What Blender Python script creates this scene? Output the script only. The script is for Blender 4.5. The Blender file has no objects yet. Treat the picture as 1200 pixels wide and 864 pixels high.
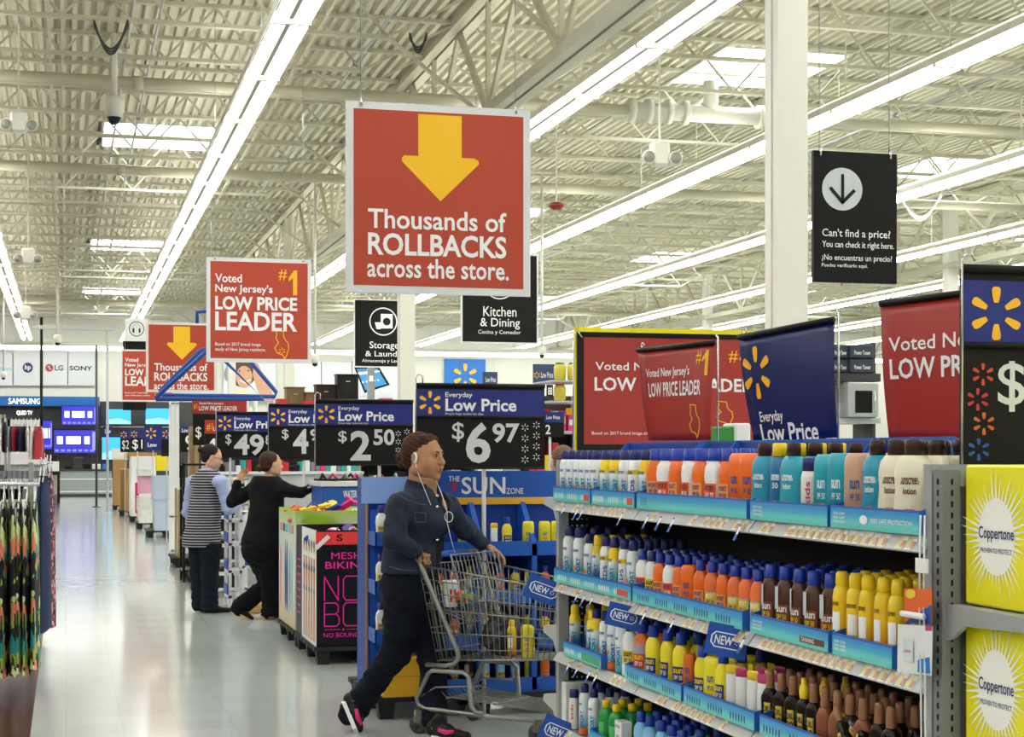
# retail hall scene
import bpy, math, random
import numpy as np
from mathutils import Vector, Matrix, noise
RN = random.Random(11)
SC = bpy.context.scene; COL = SC.collection
# ---------------- camera, world, exposure ----------------
F_PX = 1965.0; TH = math.radians(14.88); HZ = 532.0; CAM_Z = 1.53
cd = bpy.data.cameras.new('camera'); cam = bpy.data.objects.new('camera', cd); COL.objects.link(cam); SC.camera = cam
cam.location = (0, 0, CAM_Z); cam.rotation_euler = (math.pi/2, 0, -TH)
cd.sensor_width = 36; cd.lens = F_PX/1200*36; cd.shift_y = (HZ-432)/1200; cd.clip_end = 300; cd.clip_start = .05
SC.view_settings.view_transform = 'Standard'; SC.view_settings.look = 'None'
SC.view_settings.gamma = 1; SC.view_settings.use_curve_mapping = False; SC.view_settings.exposure = 0.5
SC.cycles.max_bounces = 6; SC.cycles.diffuse_bounces = 4; SC.cycles.glossy_bounces = 3
SC.cycles.use_denoising = True; SC.cycles.sample_clamp_indirect = 6; SC.cycles.caustics_reflective = False
W = bpy.data.worlds.new('daylight'); SC.world = W; W.use_nodes = True
W.node_tree.nodes['Background'].inputs[0].default_value = (.85, .93, 1, 1); W.node_tree.nodes['Background'].inputs[1].default_value = 1.0
TUBE_POWER = 9.5; SKYLIGHT_POWER = 7.0
# ---------------- projection helpers (photo pixel -> place) ----------------
FW = Vector((math.sin(TH), math.cos(TH), 0)); RT = Vector((math.cos(TH), -math.sin(TH), 0)); UP = Vector((0, 0, 1)); EYE = Vector((0, 0, CAM_Z))
def ray(px, py): return FW + RT*((px-600)/F_PX) + UP*((HZ-py)/F_PX)
def P(px, py, d): return EYE + ray(px, py)*d
def aX(px, py, X): r = ray(px, py); return EYE + r*(X/r.x)
def aY(px, py, Y): r = ray(px, py); return EYE + r*(Y/r.y)
def aZ(px, py, Z=0.0): r = ray(px, py); return EYE + r*((Z-CAM_Z)/r.z)
# ---------------- materials ----------------
def lin(c): c /= 255; return c/12.92 if c <= .04045 else ((c+.055)/1.055)**2.4
def rgb(h): h = h.lstrip('#'); return tuple(lin(int(h[i:i+2], 16)) for i in (0, 2, 4)) + (1,)
MATS = {}
def M(name, col='#ffffff', rough=.5, metal=0, var=.06, scale=8, bump=0, emit=0, spec=.5, coat=0):
    if name in MATS: return MATS[name]
    if sum(rgb(col)[:3]) < .1: spec = .25
    m = bpy.data.materials.new(name); m.use_nodes = True; nt = m.node_tree; b = nt.nodes['Principled BSDF']
    c = rgb(col); b.inputs['Base Color'].default_value = c; b.inputs['Roughness'].default_value = rough
    b.inputs['Metallic'].default_value = metal; b.inputs['Specular IOR Level'].default_value = spec
    if coat: b.inputs['Coat Weight'].default_value = coat; b.inputs['Coat Roughness'].default_value = .08
    if emit:
        b.inputs['Emission Color'].default_value = c; b.inputs['Emission Strength'].default_value = emit
    if var or bump:
        tc = nt.nodes.new('ShaderNodeTexCoord'); n = nt.nodes.new('ShaderNodeTexNoise')
        n.inputs['Scale'].default_value = scale; n.inputs['Detail'].default_value = 4
        nt.links.new(tc.outputs['Object'], n.inputs['Vector'])
        if var and not emit:
            mx = nt.nodes.new('ShaderNodeMix'); mx.data_type = 'RGBA'
            mx.inputs['A'].default_value = tuple(max(0, v*(1-var*1.6)) for v in c[:3]) + (1,)
            mx.inputs['B'].default_value = tuple(min(1, v*(1+var*1.6)) for v in c[:3]) + (1,)
            nt.links.new(n.outputs['Fac'], mx.inputs['Factor']); nt.links.new(mx.outputs['Result'], b.inputs['Base Color'])
        if bump:
            bp = nt.nodes.new('ShaderNodeBump'); bp.inputs['Strength'].default_value = bump; bp.inputs['Distance'].default_value = .01
            nt.links.new(n.outputs['Fac'], bp.inputs['Height']); nt.links.new(bp.outputs['Normal'], b.inputs['Normal'])
    MATS[name] = m; return m
def ramp_mat(name, stops, rough=.35, coord='Generated', axis=2, noise_amt=.0, const=False, scale=3.0):
    """colour bands printed along one axis of the object"""
    if name in MATS: return MATS[name]
    m = bpy.data.materials.new(name); m.use_nodes = True; nt = m.node_tree; b = nt.nodes['Principled BSDF']
    b.inputs['Roughness'].default_value = rough
    tc = nt.nodes.new('ShaderNodeTexCoord'); sp = nt.nodes.new('ShaderNodeSeparateXYZ'); nt.links.new(tc.outputs[coord], sp.inputs[0])
    rp = nt.nodes.new('ShaderNodeValToRGB'); el = rp.color_ramp.elements
    if const: rp.color_ramp.interpolation = 'CONSTANT'
    src = sp.outputs[axis]
    if noise_amt:
        n = nt.nodes.new('ShaderNodeTexNoise'); n.inputs['Scale'].default_value = scale; nt.links.new(tc.outputs[coord], n.inputs['Vector'])
        ma = nt.nodes.new('ShaderNodeMath'); ma.operation = 'MULTIPLY_ADD'; ma.inputs[1].default_value = noise_amt
        nt.links.new(n.outputs['Fac'], ma.inputs[0]); nt.links.new(src, ma.inputs[2]); src = ma.outputs[0]
    nt.links.new(src, rp.inputs[0])
    for i, (p, c) in enumerate(stops):
        e = el[i] if i < 2 else el.new(p)
        e.position = p; e.color = rgb(c)
    nt.links.new(rp.outputs[0], b.inputs['Base Color']); MATS[name] = m; return m
def blotch_mat(name, cols, scale=14, rough=.8, stretch=(1, 1, 1)):
    """printed cloth: voronoi cells coloured from a palette"""
    if name in MATS: return MATS[name]
    m = bpy.data.materials.new(name); m.use_nodes = True; nt = m.node_tree; b = nt.nodes['Principled BSDF']; b.inputs['Roughness'].default_value = rough
    tc = nt.nodes.new('ShaderNodeTexCoord'); mp = nt.nodes.new('ShaderNodeMapping'); mp.inputs['Scale'].default_value = stretch
    nz = nt.nodes.new('ShaderNodeTexNoise'); nz.inputs['Scale'].default_value = 12
    ad = nt.nodes.new('ShaderNodeMix'); ad.data_type = 'RGBA'; ad.inputs['Factor'].default_value = .08
    v = nt.nodes.new('ShaderNodeTexVoronoi'); v.inputs['Scale'].default_value = scale
    nt.links.new(tc.outputs['Object'], mp.inputs[0]); nt.links.new(mp.outputs[0], ad.inputs['A']); nt.links.new(mp.outputs[0], nz.inputs['Vector'])
    nt.links.new(nz.outputs['Color'], ad.inputs['B']); nt.links.new(ad.outputs['Result'], v.inputs['Vector'])
    sp = nt.nodes.new('ShaderNodeSeparateColor'); nt.links.new(v.outputs['Color'], sp.inputs[0])
    rp = nt.nodes.new('ShaderNodeValToRGB'); rp.color_ramp.interpolation = 'CONSTANT'; el = rp.color_ramp.elements
    n = len(cols)
    for i, c in enumerate(cols):
        e = el[i] if i < 2 else el.new(i/n)
        e.position = i/n; e.color = rgb(c)
    nt.links.new(sp.outputs[0], rp.inputs[0]); nt.links.new(rp.outputs[0], b.inputs['Base Color']); MATS[name] = m; return m
# ---------------- mesh builder ----------------
WM = {}
class MB:
    def __init__(s): s.v = []; s.f = []; s.m = []; s.cm = 0; s.sm = []
    def add(s, vs, fs, smooth=False):
        o = len(s.v); s.v += [tuple(v) for v in vs]; s.f += [tuple(i+o for i in f) for f in fs]
        s.m += [s.cm]*len(fs); s.sm += [smooth]*len(fs); return s
    def box(s, x0, y0, z0, x1, y1, z1, mtx=None):
        vs = [Vector(p) for p in ((x0,y0,z0),(x1,y0,z0),(x1,y1,z0),(x0,y1,z0),(x0,y0,z1),(x1,y0,z1),(x1,y1,z1),(x0,y1,z1))]
        if mtx: vs = [mtx @ v for v in vs]
        return s.add(vs, ((0,3,2,1),(4,5,6,7),(0,1,5,4),(1,2,6,5),(2,3,7,6),(3,0,4,7)))
    def rbox(s, x0, y0, z0, x1, y1, z1, b=.005, mtx=None):
        """box with chamfered upright and top edges"""
        def ring(z, i): return [(x0+i,y0,z),(x1-i,y0,z),(x1,y0+i,z),(x1,y1-i,z),(x1-i,y1,z),(x0+i,y1,z),(x0,y1-i,z),(x0,y0+i,z)]
        def ring2(z): return [(x0+b,y0+b,z),(x1-b,y0+b,z),(x1-b,y0+b,z),(x1-b,y1-b,z),(x1-b,y1-b,z),(x0+b,y1-b,z),(x0+b,y1-b,z),(x0+b,y0+b,z)]
        r = ring2(z0)+ring(z0+b, b)+ring(z1-b, b)+ring2(z1); vs = [Vector(p) for p in r]
        if mtx: vs = [mtx @ v for v in vs]
        fs = [tuple(reversed(range(8))), tuple(range(24, 32))]
        for k in range(3):
            for i in range(8): j = (i+1) % 8; fs.append((k*8+i, k*8+j, k*8+8+j, k*8+8+i))
        return s.add(vs, fs)
    def bar(s, a, b, w, h=None, up=(0,0,1)):
        a = Vector(a); b = Vector(b); h = h or w; d = (b-a)
        if d.length < 1e-6: return s
        d.normalize(); u = Vector(up)
        if abs(d.dot(u)) > .98: u = Vector((0,1,0))
        x = d.cross(u).normalized(); y = x.cross(d)
        vs = [p + x*(i*w/2) + y*(j*h/2) for p in (a, b) for i, j in ((-1,-1),(1,-1),(1,1),(-1,1))]
        return s.add(vs, ((0,1,2,3),(7,6,5,4),(0,4,5,1),(1,5,6,2),(2,6,7,3),(3,7,4,0)))
    def tube(s, pts, r, n=8, cap=True, closed=False):
        pts = [Vector(p) for p in pts]; N = len(pts); rings = []; prev = None
        rr = r if isinstance(r, (list, tuple)) else [r]*N
        for i, p in enumerate(pts):
            if closed: d = pts[(i+1) % N]-pts[i-1]
            else: d = pts[min(i+1, N-1)]-pts[max(i-1, 0)]
            d.normalize()
            if prev is None:
                u = Vector((0,0,1)) if abs(d.z) < .9 else Vector((1,0,0)); x = d.cross(u).normalized()
            else: x = (prev - d*prev.dot(d)).normalized()
            prev = x; y = d.cross(x)
            rings += [p + x*(rr[i]*math.cos(t*math.tau/n)) + y*(rr[i]*math.sin(t*math.tau/n)) for t in range(n)]
        fs = []
        for i in range(N if closed else N-1):
            k = ((i+1) % N)*n
            for t in range(n): q = (t+1) % n; fs.append((i*n+t, i*n+q, k+q, k+t))
        if cap and not closed: fs += [tuple(reversed(range(n))), tuple(range((N-1)*n, N*n))]
        return s.add(rings, fs, True)
    def lathe(s, prof, n=16, mtx=None, power=2.0, smooth=True):
        """prof: (z, rx, ry); superellipse section"""
        vs = []; fs = []
        for z, rx, ry in prof:
            for t in range(n):
                a = t*math.tau/n; c, q = math.cos(a), math.sin(a)
                vs.append(Vector((rx*math.copysign(abs(c)**(2/power), c), ry*math.copysign(abs(q)**(2/power), q), z)))
        for i in range(len(prof)-1):
            for t in range(n): q = (t+1) % n; fs.append((i*n+t, i*n+q, i*n+n+q, i*n+n+t))
        fs += [tuple(reversed(range(n))), tuple(range((len(prof)-1)*n, len(prof)*n))]
        if mtx: vs = [mtx @ v for v in vs]
        return s.add(vs, fs, smooth)
    def prism(s, poly, fn0, fn1):
        """poly 2-D outline; fn0, fn1 map (u,v) to the two faces"""
        n = len(poly); vs = [fn0(*p) for p in poly]+[fn1(*p) for p in poly]
        fs = [tuple(range(n)), tuple(reversed(range(n, 2*n)))]+[(i, n+i, n+(i+1) % n, (i+1) % n) for i in range(n)]
        return s.add(vs, fs)
    def mesh(s, name='m', mats=None):
        me = bpy.data.meshes.new(name); me.from_pydata(s.v, [], s.f)
        for m in (mats or []): me.materials.append(m)
        me.polygons.foreach_set('use_smooth', s.sm)
        if any(s.m): me.polygons.foreach_set('material_index', s.m)
        me.update(); return me
    def build(s, name, mat, parent=None, local=False, kind=None, label=None):
        """link as ONE object; vertices are world coordinates unless local"""
        mats = mat if isinstance(mat, (list, tuple)) else [mat]
        if parent is not None and not local:
            inv = WM[parent.name].inverted(); s.v = [tuple(inv @ Vector(v)) for v in s.v]
        return mk(name, s.mesh(name, mats), parent, kind=kind, label=label)
def mk(name, me, parent=None, loc=(0,0,0), rotz=0, kind=None, label=None, mtx=None):
    o = bpy.data.objects.new(name, me); COL.objects.link(o)
    m = mtx or Matrix.Translation(loc) @ Matrix.Rotation(rotz, 4, 'Z')
    if parent is not None: o.parent = parent
    o.matrix_local = m if parent is not None else m
    if parent is None: o.matrix_world = m
    WM[o.name] = (WM[parent.name] @ m) if parent is not None else m
    if kind: o['kind'] = kind
    if label: o['label'] = label
    return o
def tag(o, label, cat, group=None, kind=None):
    o['label'] = label; o['category'] = cat
    if group: o['group'] = group
    if kind: o['kind'] = kind
    return o
def thing(name, label, cat, loc=(0,0,0), rotz=0, group=None):
    return tag(mk(name, None, None, loc, rotz), label, cat, group)
def struct(name, mb, mat, parent=None):
    return mb.build(name, mat, parent, kind=None if parent else 'structure')
ORD = ['first','second','third','fourth','fifth','sixth','seventh','eighth','ninth','tenth','eleventh','twelfth','thirteenth','fourteenth','fifteenth','sixteenth','seventeenth','eighteenth','nineteenth','twentieth']
def nth(i): return ORD[i] if i < 20 else 'twenty-'+ORD[i-20] if i < 29 else str(i+1)+'th'
# ---------------- flat print: lettering and shapes mapped on a surface ----------------
_TXT = {}
def text2d(s, bold=0.0):
    k = (s, bold)
    if k in _TXT: return _TXT[k]
    if s == '1': _TXT[k] = ([(0,.3),(.62,0),(1,0),(1,1),(.5,1),(.5,.3),(0,.46)], [(6,5,1,0),(5,4,3,2,1)]); return _TXT[k]
    c = bpy.data.curves.new('t', 'FONT'); c.body = s; c.size = 1; c.offset = bold; c.resolution_u = 2 if len(s) > 14 else 3
    o = bpy.data.objects.new('t', c); COL.objects.link(o)
    dg = bpy.context.evaluated_depsgraph_get(); dg.update(); me = bpy.data.meshes.new_from_object(o.evaluated_get(dg))
    vs = [(v.co.x, v.co.y) for v in me.vertices]; fs = [tuple(p.vertices) for p in me.polygons]
    bpy.data.objects.remove(o); bpy.data.curves.remove(c); bpy.data.meshes.remove(me)
    x0 = min(v[0] for v in vs); x1 = max(v[0] for v in vs); y0 = min(v[1] for v in vs); y1 = max(v[1] for v in vs)
    r = ([((x-x0)/(x1-x0), 1-(y-y0)/(y1-y0)) for x, y in vs], fs); _TXT[k] = r; return r
class Surf:
    """a surface: fn(u,v,off) -> world point; u right 0..1, v down 0..1. box = its photo rectangle, used only to size the print"""
    def __init__(s, fn, box=None): s.fn = fn; s.box = box
    def uv(s, x0, y0, x1, y1):
        if not s.box: return x0, y0, x1, y1
        a, b, c, d = s.box; return (x0-a)/(c-a), (y0-b)/(d-b), (x1-a)/(c-a), (y1-b)/(d-b)
    def text(s, mb, t, x0, y0, x1, y1, bold=.012, off=.002):
        u0, v0, u1, v1 = s.uv(x0, y0, x1, y1); vs, fs = text2d(t, bold*(.15 if '$' in t or '#' in t else 0 if t == 'SAMSUNG' else .35 if t in ('1', 'LEADER') else .55))
        mb.add([s.fn(u0+(u1-u0)*a, v0+(v1-v0)*b, off) for a, b in vs], fs); return mb
    def poly(s, mb, pts, off=.0015):
        q = [s.uv(x, y, 0, 0)[:2] for x, y in pts]; mb.add([s.fn(u, v, off) for u, v in q], [tuple(range(len(q)))]); return mb
    def rect(s, mb, x0, y0, x1, y1, off=.0015, nu=1, nv=1):
        u0, v0, u1, v1 = s.uv(x0, y0, x1, y1)
        vs = [s.fn(u0+(u1-u0)*i/nu, v0+(v1-v0)*j/nv, off) for j in range(nv+1) for i in range(nu+1)]
        fs = [(j*(nu+1)+i, (j+1)*(nu+1)+i, (j+1)*(nu+1)+i+1, j*(nu+1)+i+1) for j in range(nv) for i in range(nu)]
        mb.add(vs, fs); return mb
    def disc(s, mb, cx, cy, rx, ry=None, off=.002, n=24, inner=0):
        ry = ry or rx; o = [(cx+rx*math.cos(t*math.tau/n), cy+ry*math.sin(t*math.tau/n)) for t in range(n)]
        if not inner: return s.poly(mb, o, off)
        i_ = [(cx+rx*inner*math.cos(t*math.tau/n), cy+ry*inner*math.sin(t*math.tau/n)) for t in range(n)]
        q = [s.uv(x, y, 0, 0)[:2] for x, y in o+i_]
        mb.add([s.fn(u, v, off) for u, v in q], [(k, (k+1) % n, n+(k+1) % n, n+k) for k in range(n)]); return mb
    def line(s, mb, pts, w, off=.002, closed=False):
        """a printed line of width w through pts"""
        n = len(pts)
        for k in range(n if closed else n-1):
            (ax, ay), (bx, by) = pts[k], pts[(k+1) % n]; L = math.hypot(bx-ax, by-ay) or 1
            nx, ny = -(by-ay)/L*w/2, (bx-ax)/L*w/2; ex, ey = (bx-ax)/L*w*.3, (by-ay)/L*w*.3
            s.poly(mb, [(ax+nx-ex, ay+ny-ey), (bx+nx+ex, by+ny+ey), (bx-nx+ex, by-ny+ey), (ax-nx-ex, ay-ny-ey)], off)
        return mb
    def spark(s, mb, cx, cy, r, off=.002, w=.13, ry=None):
        ry = ry or r
        for k in range(6):
            a = math.pi/2+k*math.pi/3; ca, sa = math.cos(a), math.sin(a); pts = []
            for rr, ww in ((.40,.6),(.5,.85),(.8,1.25),(.93,1.2),(1.0,.7)): pts.append((rr, ww*w))
            out = [(q, p) for q, p in pts]+[(q, -p) for q, p in reversed(pts)]
            s.poly(mb, [(cx+r*(q*ca-p*sa), cy+ry*(q*sa+p*ca)) for q, p in out], off)
        return mb
def plane_px(x0, y0, x1, y1, Y, skew=None):
    """upright plane facing the aisle head (normal -Y) that fills the photo rectangle"""
    xm = (x0+x1)/2; A = aY(x0, y0, Y); B = aY(x1, y0, Y); C_ = aY(x0, y1, Y)
    z0 = aY(xm, y0, Y).z; z1 = aY(xm, y1, Y).z
    def fn(u, v, off=0): return Vector((A.x+(B.x-A.x)*u, Y-off, z0+(z1-z0)*v))
    s = Surf(fn, (x0, y0, x1, y1)); s.x0 = A.x; s.x1 = B.x; s.z0 = z0; s.z1 = z1; s.Y = Y; return s
def planeX_px(x0, y0, x1, y1, X, zt=None, zb=None):
    """upright plane facing the aisle (normal -X); left photo edge is the far end"""
    A = aX(x0, y0, X); B = aX(x1, y0, X); z0 = zt if zt is not None else (A.z+B.z)/2; z1 = zb if zb is not None else (aX(x0, y1, X).z+aX(x1, y1, X).z)/2
    def fn(u, v, off=0): return Vector((X-off, A.y+(B.y-A.y)*u, z0+(z1-z0)*v))
    s = Surf(fn); s.y0 = A.y; s.y1 = B.y; s.z0 = z0; s.z1 = z1; s.X = X; return s
def pquad(fn, nu=1, nv=1, th=.0): 
    m = MB(); vs = [fn(i/nu, j/nv, 0) for j in range(nv+1) for i in range(nu+1)]
    fs = [(j*(nu+1)+i, (j+1)*(nu+1)+i, (j+1)*(nu+1)+i+1, j*(nu+1)+i+1) for j in range(nv) for i in range(nu)]
    m.add(vs, fs, nu+nv > 2)
    if th:
        k = len(vs); m.add([fn(i/nu, j/nv, -th) for j in range(nv+1) for i in range(nu+1)], [tuple(reversed(f)) for f in fs], nu+nv > 2)
        b = [(i, 0) for i in range(nu)]+[(nu, j) for j in range(nv)]+[(nu-i, nv) for i in range(nu)]+[(0, nv-j) for j in range(nv)]
        ix = [j*(nu+1)+i for i, j in b]; m.f += [(ix[q], ix[(q+1) % len(ix)], ix[(q+1) % len(ix)]+k, ix[q]+k) for q in range(len(ix))]
        m.m += [0]*len(ix); m.sm += [False]*len(ix)
    return m
# ---------------- the building ----------------
cream = M('cream painted steel', '#c5c2ac', .5, var=.08, scale=2)
deckm = M('white painted roof deck', '#d0cdb8', .6, var=.1, scale=1.2)
colm = M('off white column paint', '#e6e5db', .45, var=.02)
white = M('white', '#eceded', .45, var=.02); black = M('black', '#17171a', .5, var=.1); dgrey = M('dark grey', '#35363a', .5)
grey = M('mid grey metal', '#8d8f90', .4, .3); lgrey = M('light grey', '#c3c5c6', .45); chrome = M('chrome', '#c9cbcd', .22, .9)
blackm = M('black plastic', '#101012', .45)
def floor_mat(name, c1, c2, rough):
    m = bpy.data.materials.new(name); m.use_nodes = True; nt = m.node_tree; b = nt.nodes['Principled BSDF']
    tc = nt.nodes.new('ShaderNodeTexCoord'); br = nt.nodes.new('ShaderNodeTexBrick'); br.offset = 0; br.inputs['Scale'].default_value = 1
    br.inputs['Brick Width'].default_value = .3048; br.inputs['Row Height'].default_value = .3048; br.inputs['Mortar Size'].default_value = .0012
    br.inputs['Color1'].default_value = rgb(c1); br.inputs['Color2'].default_value = rgb(c2)
    br.inputs['Mortar'].default_value = tuple(v*.8 for v in rgb(c2)[:3])+(1,); br.inputs['Bias'].default_value = -.2
    nt.links.new(tc.outputs['Object'], br.inputs['Vector'])
    n = nt.nodes.new('ShaderNodeTexNoise'); n.inputs['Scale'].default_value = 60; n.inputs['Detail'].default_value = 6; nt.links.new(tc.outputs['Object'], n.inputs['Vector'])
    mx = nt.nodes.new('ShaderNodeMix'); mx.data_type = 'RGBA'; mx.blend_type = 'MULTIPLY'; mx.inputs['Factor'].default_value = .25
    nt.links.new(br.outputs['Color'], mx.inputs['A']); nt.links.new(n.outputs['Color'], mx.inputs['B']); nt.links.new(mx.outputs['Result'], b.inputs['Base Color'])
    n2 = nt.nodes.new('ShaderNodeTexNoise'); n2.inputs['Scale'].default_value = 1.7; n2.inputs['Detail'].default_value = 5
    mp = nt.nodes.new('ShaderNodeMapping'); mp.inputs['Scale'].default_value = (1, .35, 1); nt.links.new(tc.outputs['Object'], mp.inputs[0]); nt.links.new(mp.outputs[0], n2.inputs['Vector'])
    mr = nt.nodes.new('ShaderNodeMapRange'); mr.inputs[3].default_value = rough*.85; mr.inputs[4].default_value = rough*1.15
    nt.links.new(n2.outputs['Fac'], mr.inputs[0]); nt.links.new(mr.outputs[0], b.inputs['Roughness'])
    b.inputs['Specular IOR Level'].default_value = .75
    return m
X0, X1, Y0, YB = -26.0, 44.0, -14.0, 66.0; ZD = 7.3
mb = MB(); mb.box(-.19, Y0, -.1, X1, YB, 0); struct('floor', mb, floor_mat('pale polished vinyl floor', '#ccd3cf', '#c5ccc8', .13))
mb = MB(); mb.box(X0, Y0, -.1, -.19, YB, 0); o = struct('floor_apparel', mb, floor_mat('dark red wood vinyl floor', '#4a2324', '#3b1a1c', .22)); o['label'] = 'dark red floor strip under the clothes racks'
wallm = M('cream wall panels', '#d9dad0', .6, var=.03)
mb = MB(); mb.box(X0, YB, 0, X1, YB+.2, ZD+.1); wall_back = struct('wall_back', mb, wallm)
mb = MB(); mb.box(X0-.2, Y0, 0, X0, YB, ZD+.1); struct('wall_left', mb, wallm)
mb = MB(); mb.box(X1, Y0, 0, X1+.2, YB, ZD+.1); struct('wall_right', mb, wallm)
mb = MB(); mb.box(X0, Y0-.2, 0, X1, Y0, ZD+.1); struct('wall_front', mb, wallm)
# wall seams of the back wall
for k in range(14):
    x = -20+k*4.6; mb = MB(); mb.box(x-.03, YB-.05, 0, x+.03, YB, ZD); mb.build('wall_batten', wallm, wall_back)
# roof deck, ribbed, with skylight openings
SKY = [(1.6, y) for y in (-1, 15, 31.1, 47.5, 61)] + [(17.2, y) for y in (-1, 14, 30.5, 46.2, 60)] + [(9.9, y) for y in (7, 23.3, 39, 55)] + [(25.5, y) for y in (23, 39, 55)] + [(33.5, y) for y in (30.5, 46, 60)] + [(-6.3, y) for y in (7, 23, 39, 55)]
SW, SL = .95, 1.15
mb = MB(); pitch = .1525; x = X0
def hollow(xa, xb):
    iv = [(Y0, YB)]
    for sx, sy in SKY:
        if xb > sx-SW and xa < sx+SW:
            n = []
            for a, b in iv:
                if sy-SL > a and sy+SL < b: n += [(a, sy-SL), (sy+SL, b)]
                else: n.append((a, b))
            iv = n
    return iv
while x < X1:
    xs = [(x, 0), (x+.06, 0), (x+.08, .07), (x+.1325, .07), (x+pitch, 0)]
    for a, b in hollow(x, x+pitch):
        vs = [(p, q, ZD+h) for q in (a, b) for p, h in xs]
        mb.add(vs, [(i, i+1, i+6, i+5) for i in range(4)])
    x += pitch
ceiling = struct('ceiling', mb, deckm)
skym = M('daylit skylight lens', '#f4faff', emit=SKYLIGHT_POWER, var=0)
mb = MB()
mb.box(X0, Y0, ZD+.75, X1, YB, ZD+.8); mb.build('roof_board', deckm, ceiling)
for sx, sy in SKY:
    mb = MB(); mb.box(sx-SW, sy-SL, ZD+.3, sx+SW, sy+SL, ZD+.32); mb.build('skylight_lens', skym, ceiling)
    mb = MB()
    for a in ((sx-SW-.02, sy-SL, sx-SW, sy+SL), (sx+SW, sy-SL, sx+SW+.02, sy+SL), (sx-SW, sy-SL-.02, sx+SW, sy-SL), (sx-SW, sy+SL, sx+SW, sy+SL+.02)):
        mb.box(a[0], a[1], ZD-.02, a[2], a[3], ZD+.3)
    mb.build('skylight_curb', white, ceiling)
# joists: top and bottom chords and zig-zag web bars
JS = 1.83; GX = [-9.0, 5.1, 19.2, 33.3]; JZT, JZB = ZD-.003, ZD-.76
barlib = {}
def webmesh(dx, dz, w):
    k = (round(dx, 3), round(dz, 3), w)
    if k not in barlib:
        q = MB(); q.bar((0,0,0), (dx, 0, dz), w, w, (0,1,0)); barlib[k] = q.mesh('web_bar', [cream])
    return barlib[k]
yj = 16.3; nj = 0; nbars = 0
ys = []
while yj < YB-.5: ys.append(yj); yj += JS
for k, yj in enumerate(ys):
    bays = [(a, b) for a, b in zip([X0]+GX, GX+[X1])]
    mt = MB(); mbm = MB(); rest = MB(); spans = []
    for a, b in bays:
        mt.box(a, yj-.05, JZT-.05, b, yj-.008, JZT); mt.box(a, yj+.008, JZT-.05, b, yj+.05, JZT)
        e = 1.35; mbm.box(a+e, yj-.045, JZB, b-e, yj-.008, JZB+.045); mbm.box(a+e, yj+.008, JZB, b-e, yj+.045, JZB+.045)
    j = mt.build('joist', cream, ceiling); mbm.build('bottom_chord', cream, j)
    inv_loc = WM[j.name]
    for a, b in bays:
        n = int(round((b-a-2.7)/.66)); n += n % 2; st = (b-a-2.7)/n; xx = a+1.35
        pts = [(a+.1, JZT-.04)]+[(xx+i*st, JZB+.03 if i % 2 == 0 else JZT-.04) for i in range(n+1)]+[(b-.1, JZT-.04)]
        for p, q in zip(pts, pts[1:]):
            mid = Vector(((p[0]+q[0])/2, yj, 6.9)); rel = mid-EYE; dd = rel.dot(FW); px = 600+F_PX*rel.dot(RT)/dd
            if k < 11 and -30 < px < 1230 and HZ-F_PX*5.2/dd > -20 and nbars < 290:
                mk('web_bar', webmesh(q[0]-p[0], q[1]-p[1], .028), j, mtx=Matrix.Translation((p[0], yj, p[1]))); nbars += 1
            elif -150 < px < 1350: rest.bar((p[0], yj, p[1]), (q[0], yj, q[1]), .028, .028, (0,1,0))
    if rest.v: rest.build('web_bars', cream, j, kind='stuff')
# girders along the column rows
for gx in GX:
    mb = MB(); zt, zb = JZT-.12, 5.68
    for s in (-1, 1): mb.box(gx+s*.02, Y0, zt, gx+s*.16, YB, zt+.1); mb.box(gx+s*.02, Y0, zb, gx+s*.14, YB, zb+.13)
    g = mb.build('girder', cream, ceiling)
    yn = 20.35-1.6*20; i = 0; pts = []
    while yn < YB:
        pts.append((yn, zb+.1 if i % 2 == 0 else zt)); yn += 1.6; i += 1
    for (ya, za), (yb, zb_) in zip(pts, pts[1:]):
        if gx < 0 or yb < 8: continue
        mb = MB(); mb.bar((gx, ya, za), (gx, yb, zb_), .11, .05, (1,0,0)); mb.build('girder_web', cream, g)
    for yy, zz in pts[::2]:
        if gx < 0 or yy < 8: continue
        mb = MB(); mb.bar((gx, yy, zz), (gx, yy, zt), .06, .06); mb.build('girder_post', cream, g)
for k, yj in enumerate(ys):
    if k % 2 == 0:
        for gx in GX[1:3]:
            for s in (-1, 1):
                mb = MB(); mb.bar((gx+s*1.35, yj, JZB+.02), (gx+s*.05, yj+.4, 5.75), .06, .03); mb.build('knee_brace', cream, ceiling)
# lines of cross bridging along the aisle, under the deck
for bx in (-3.1, -.2, 2.9, 7.9, 10.7, 13.6, 16.4, 22.0, 25.0, 28.5):
    mb = MB(); mb.bar((bx, 14, JZB+.05), (bx, YB, JZB+.05), .035); mb.bar((bx+.15, 14, JZT-.06), (bx+.15, YB, JZT-.06), .035); mb.build('bridging', cream, ceiling)
# columns
def column(gx, y, w=.225):
    mb = MB(); mb.box(gx-w/2, y-w/2, 0, gx+w/2, y+w/2, 7.1); c = mb.build('column', colm, kind='structure')
    q = MB(); q.box(gx-w/2-.012, y-.02, 0, gx-w/2, y+.02, 5.6); q.build('column_seam', colm, c)
    q = MB(); q.box(gx-.2, y-.2, 0, gx+.2, y+.2, .02); q.build('base_plate', grey, c)
    return c
for d in (12.3, 26.06, 39.8, 53.6):
    px = 78+5.1*2034/d; p = aX(px, 500, 5.1); column(5.1, p.y, .235)
for d in (37.7, 52): 
    px = 78+19.2*2034/d; column(19.2, aX(px, 500, 19.2).y, .25)
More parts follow.
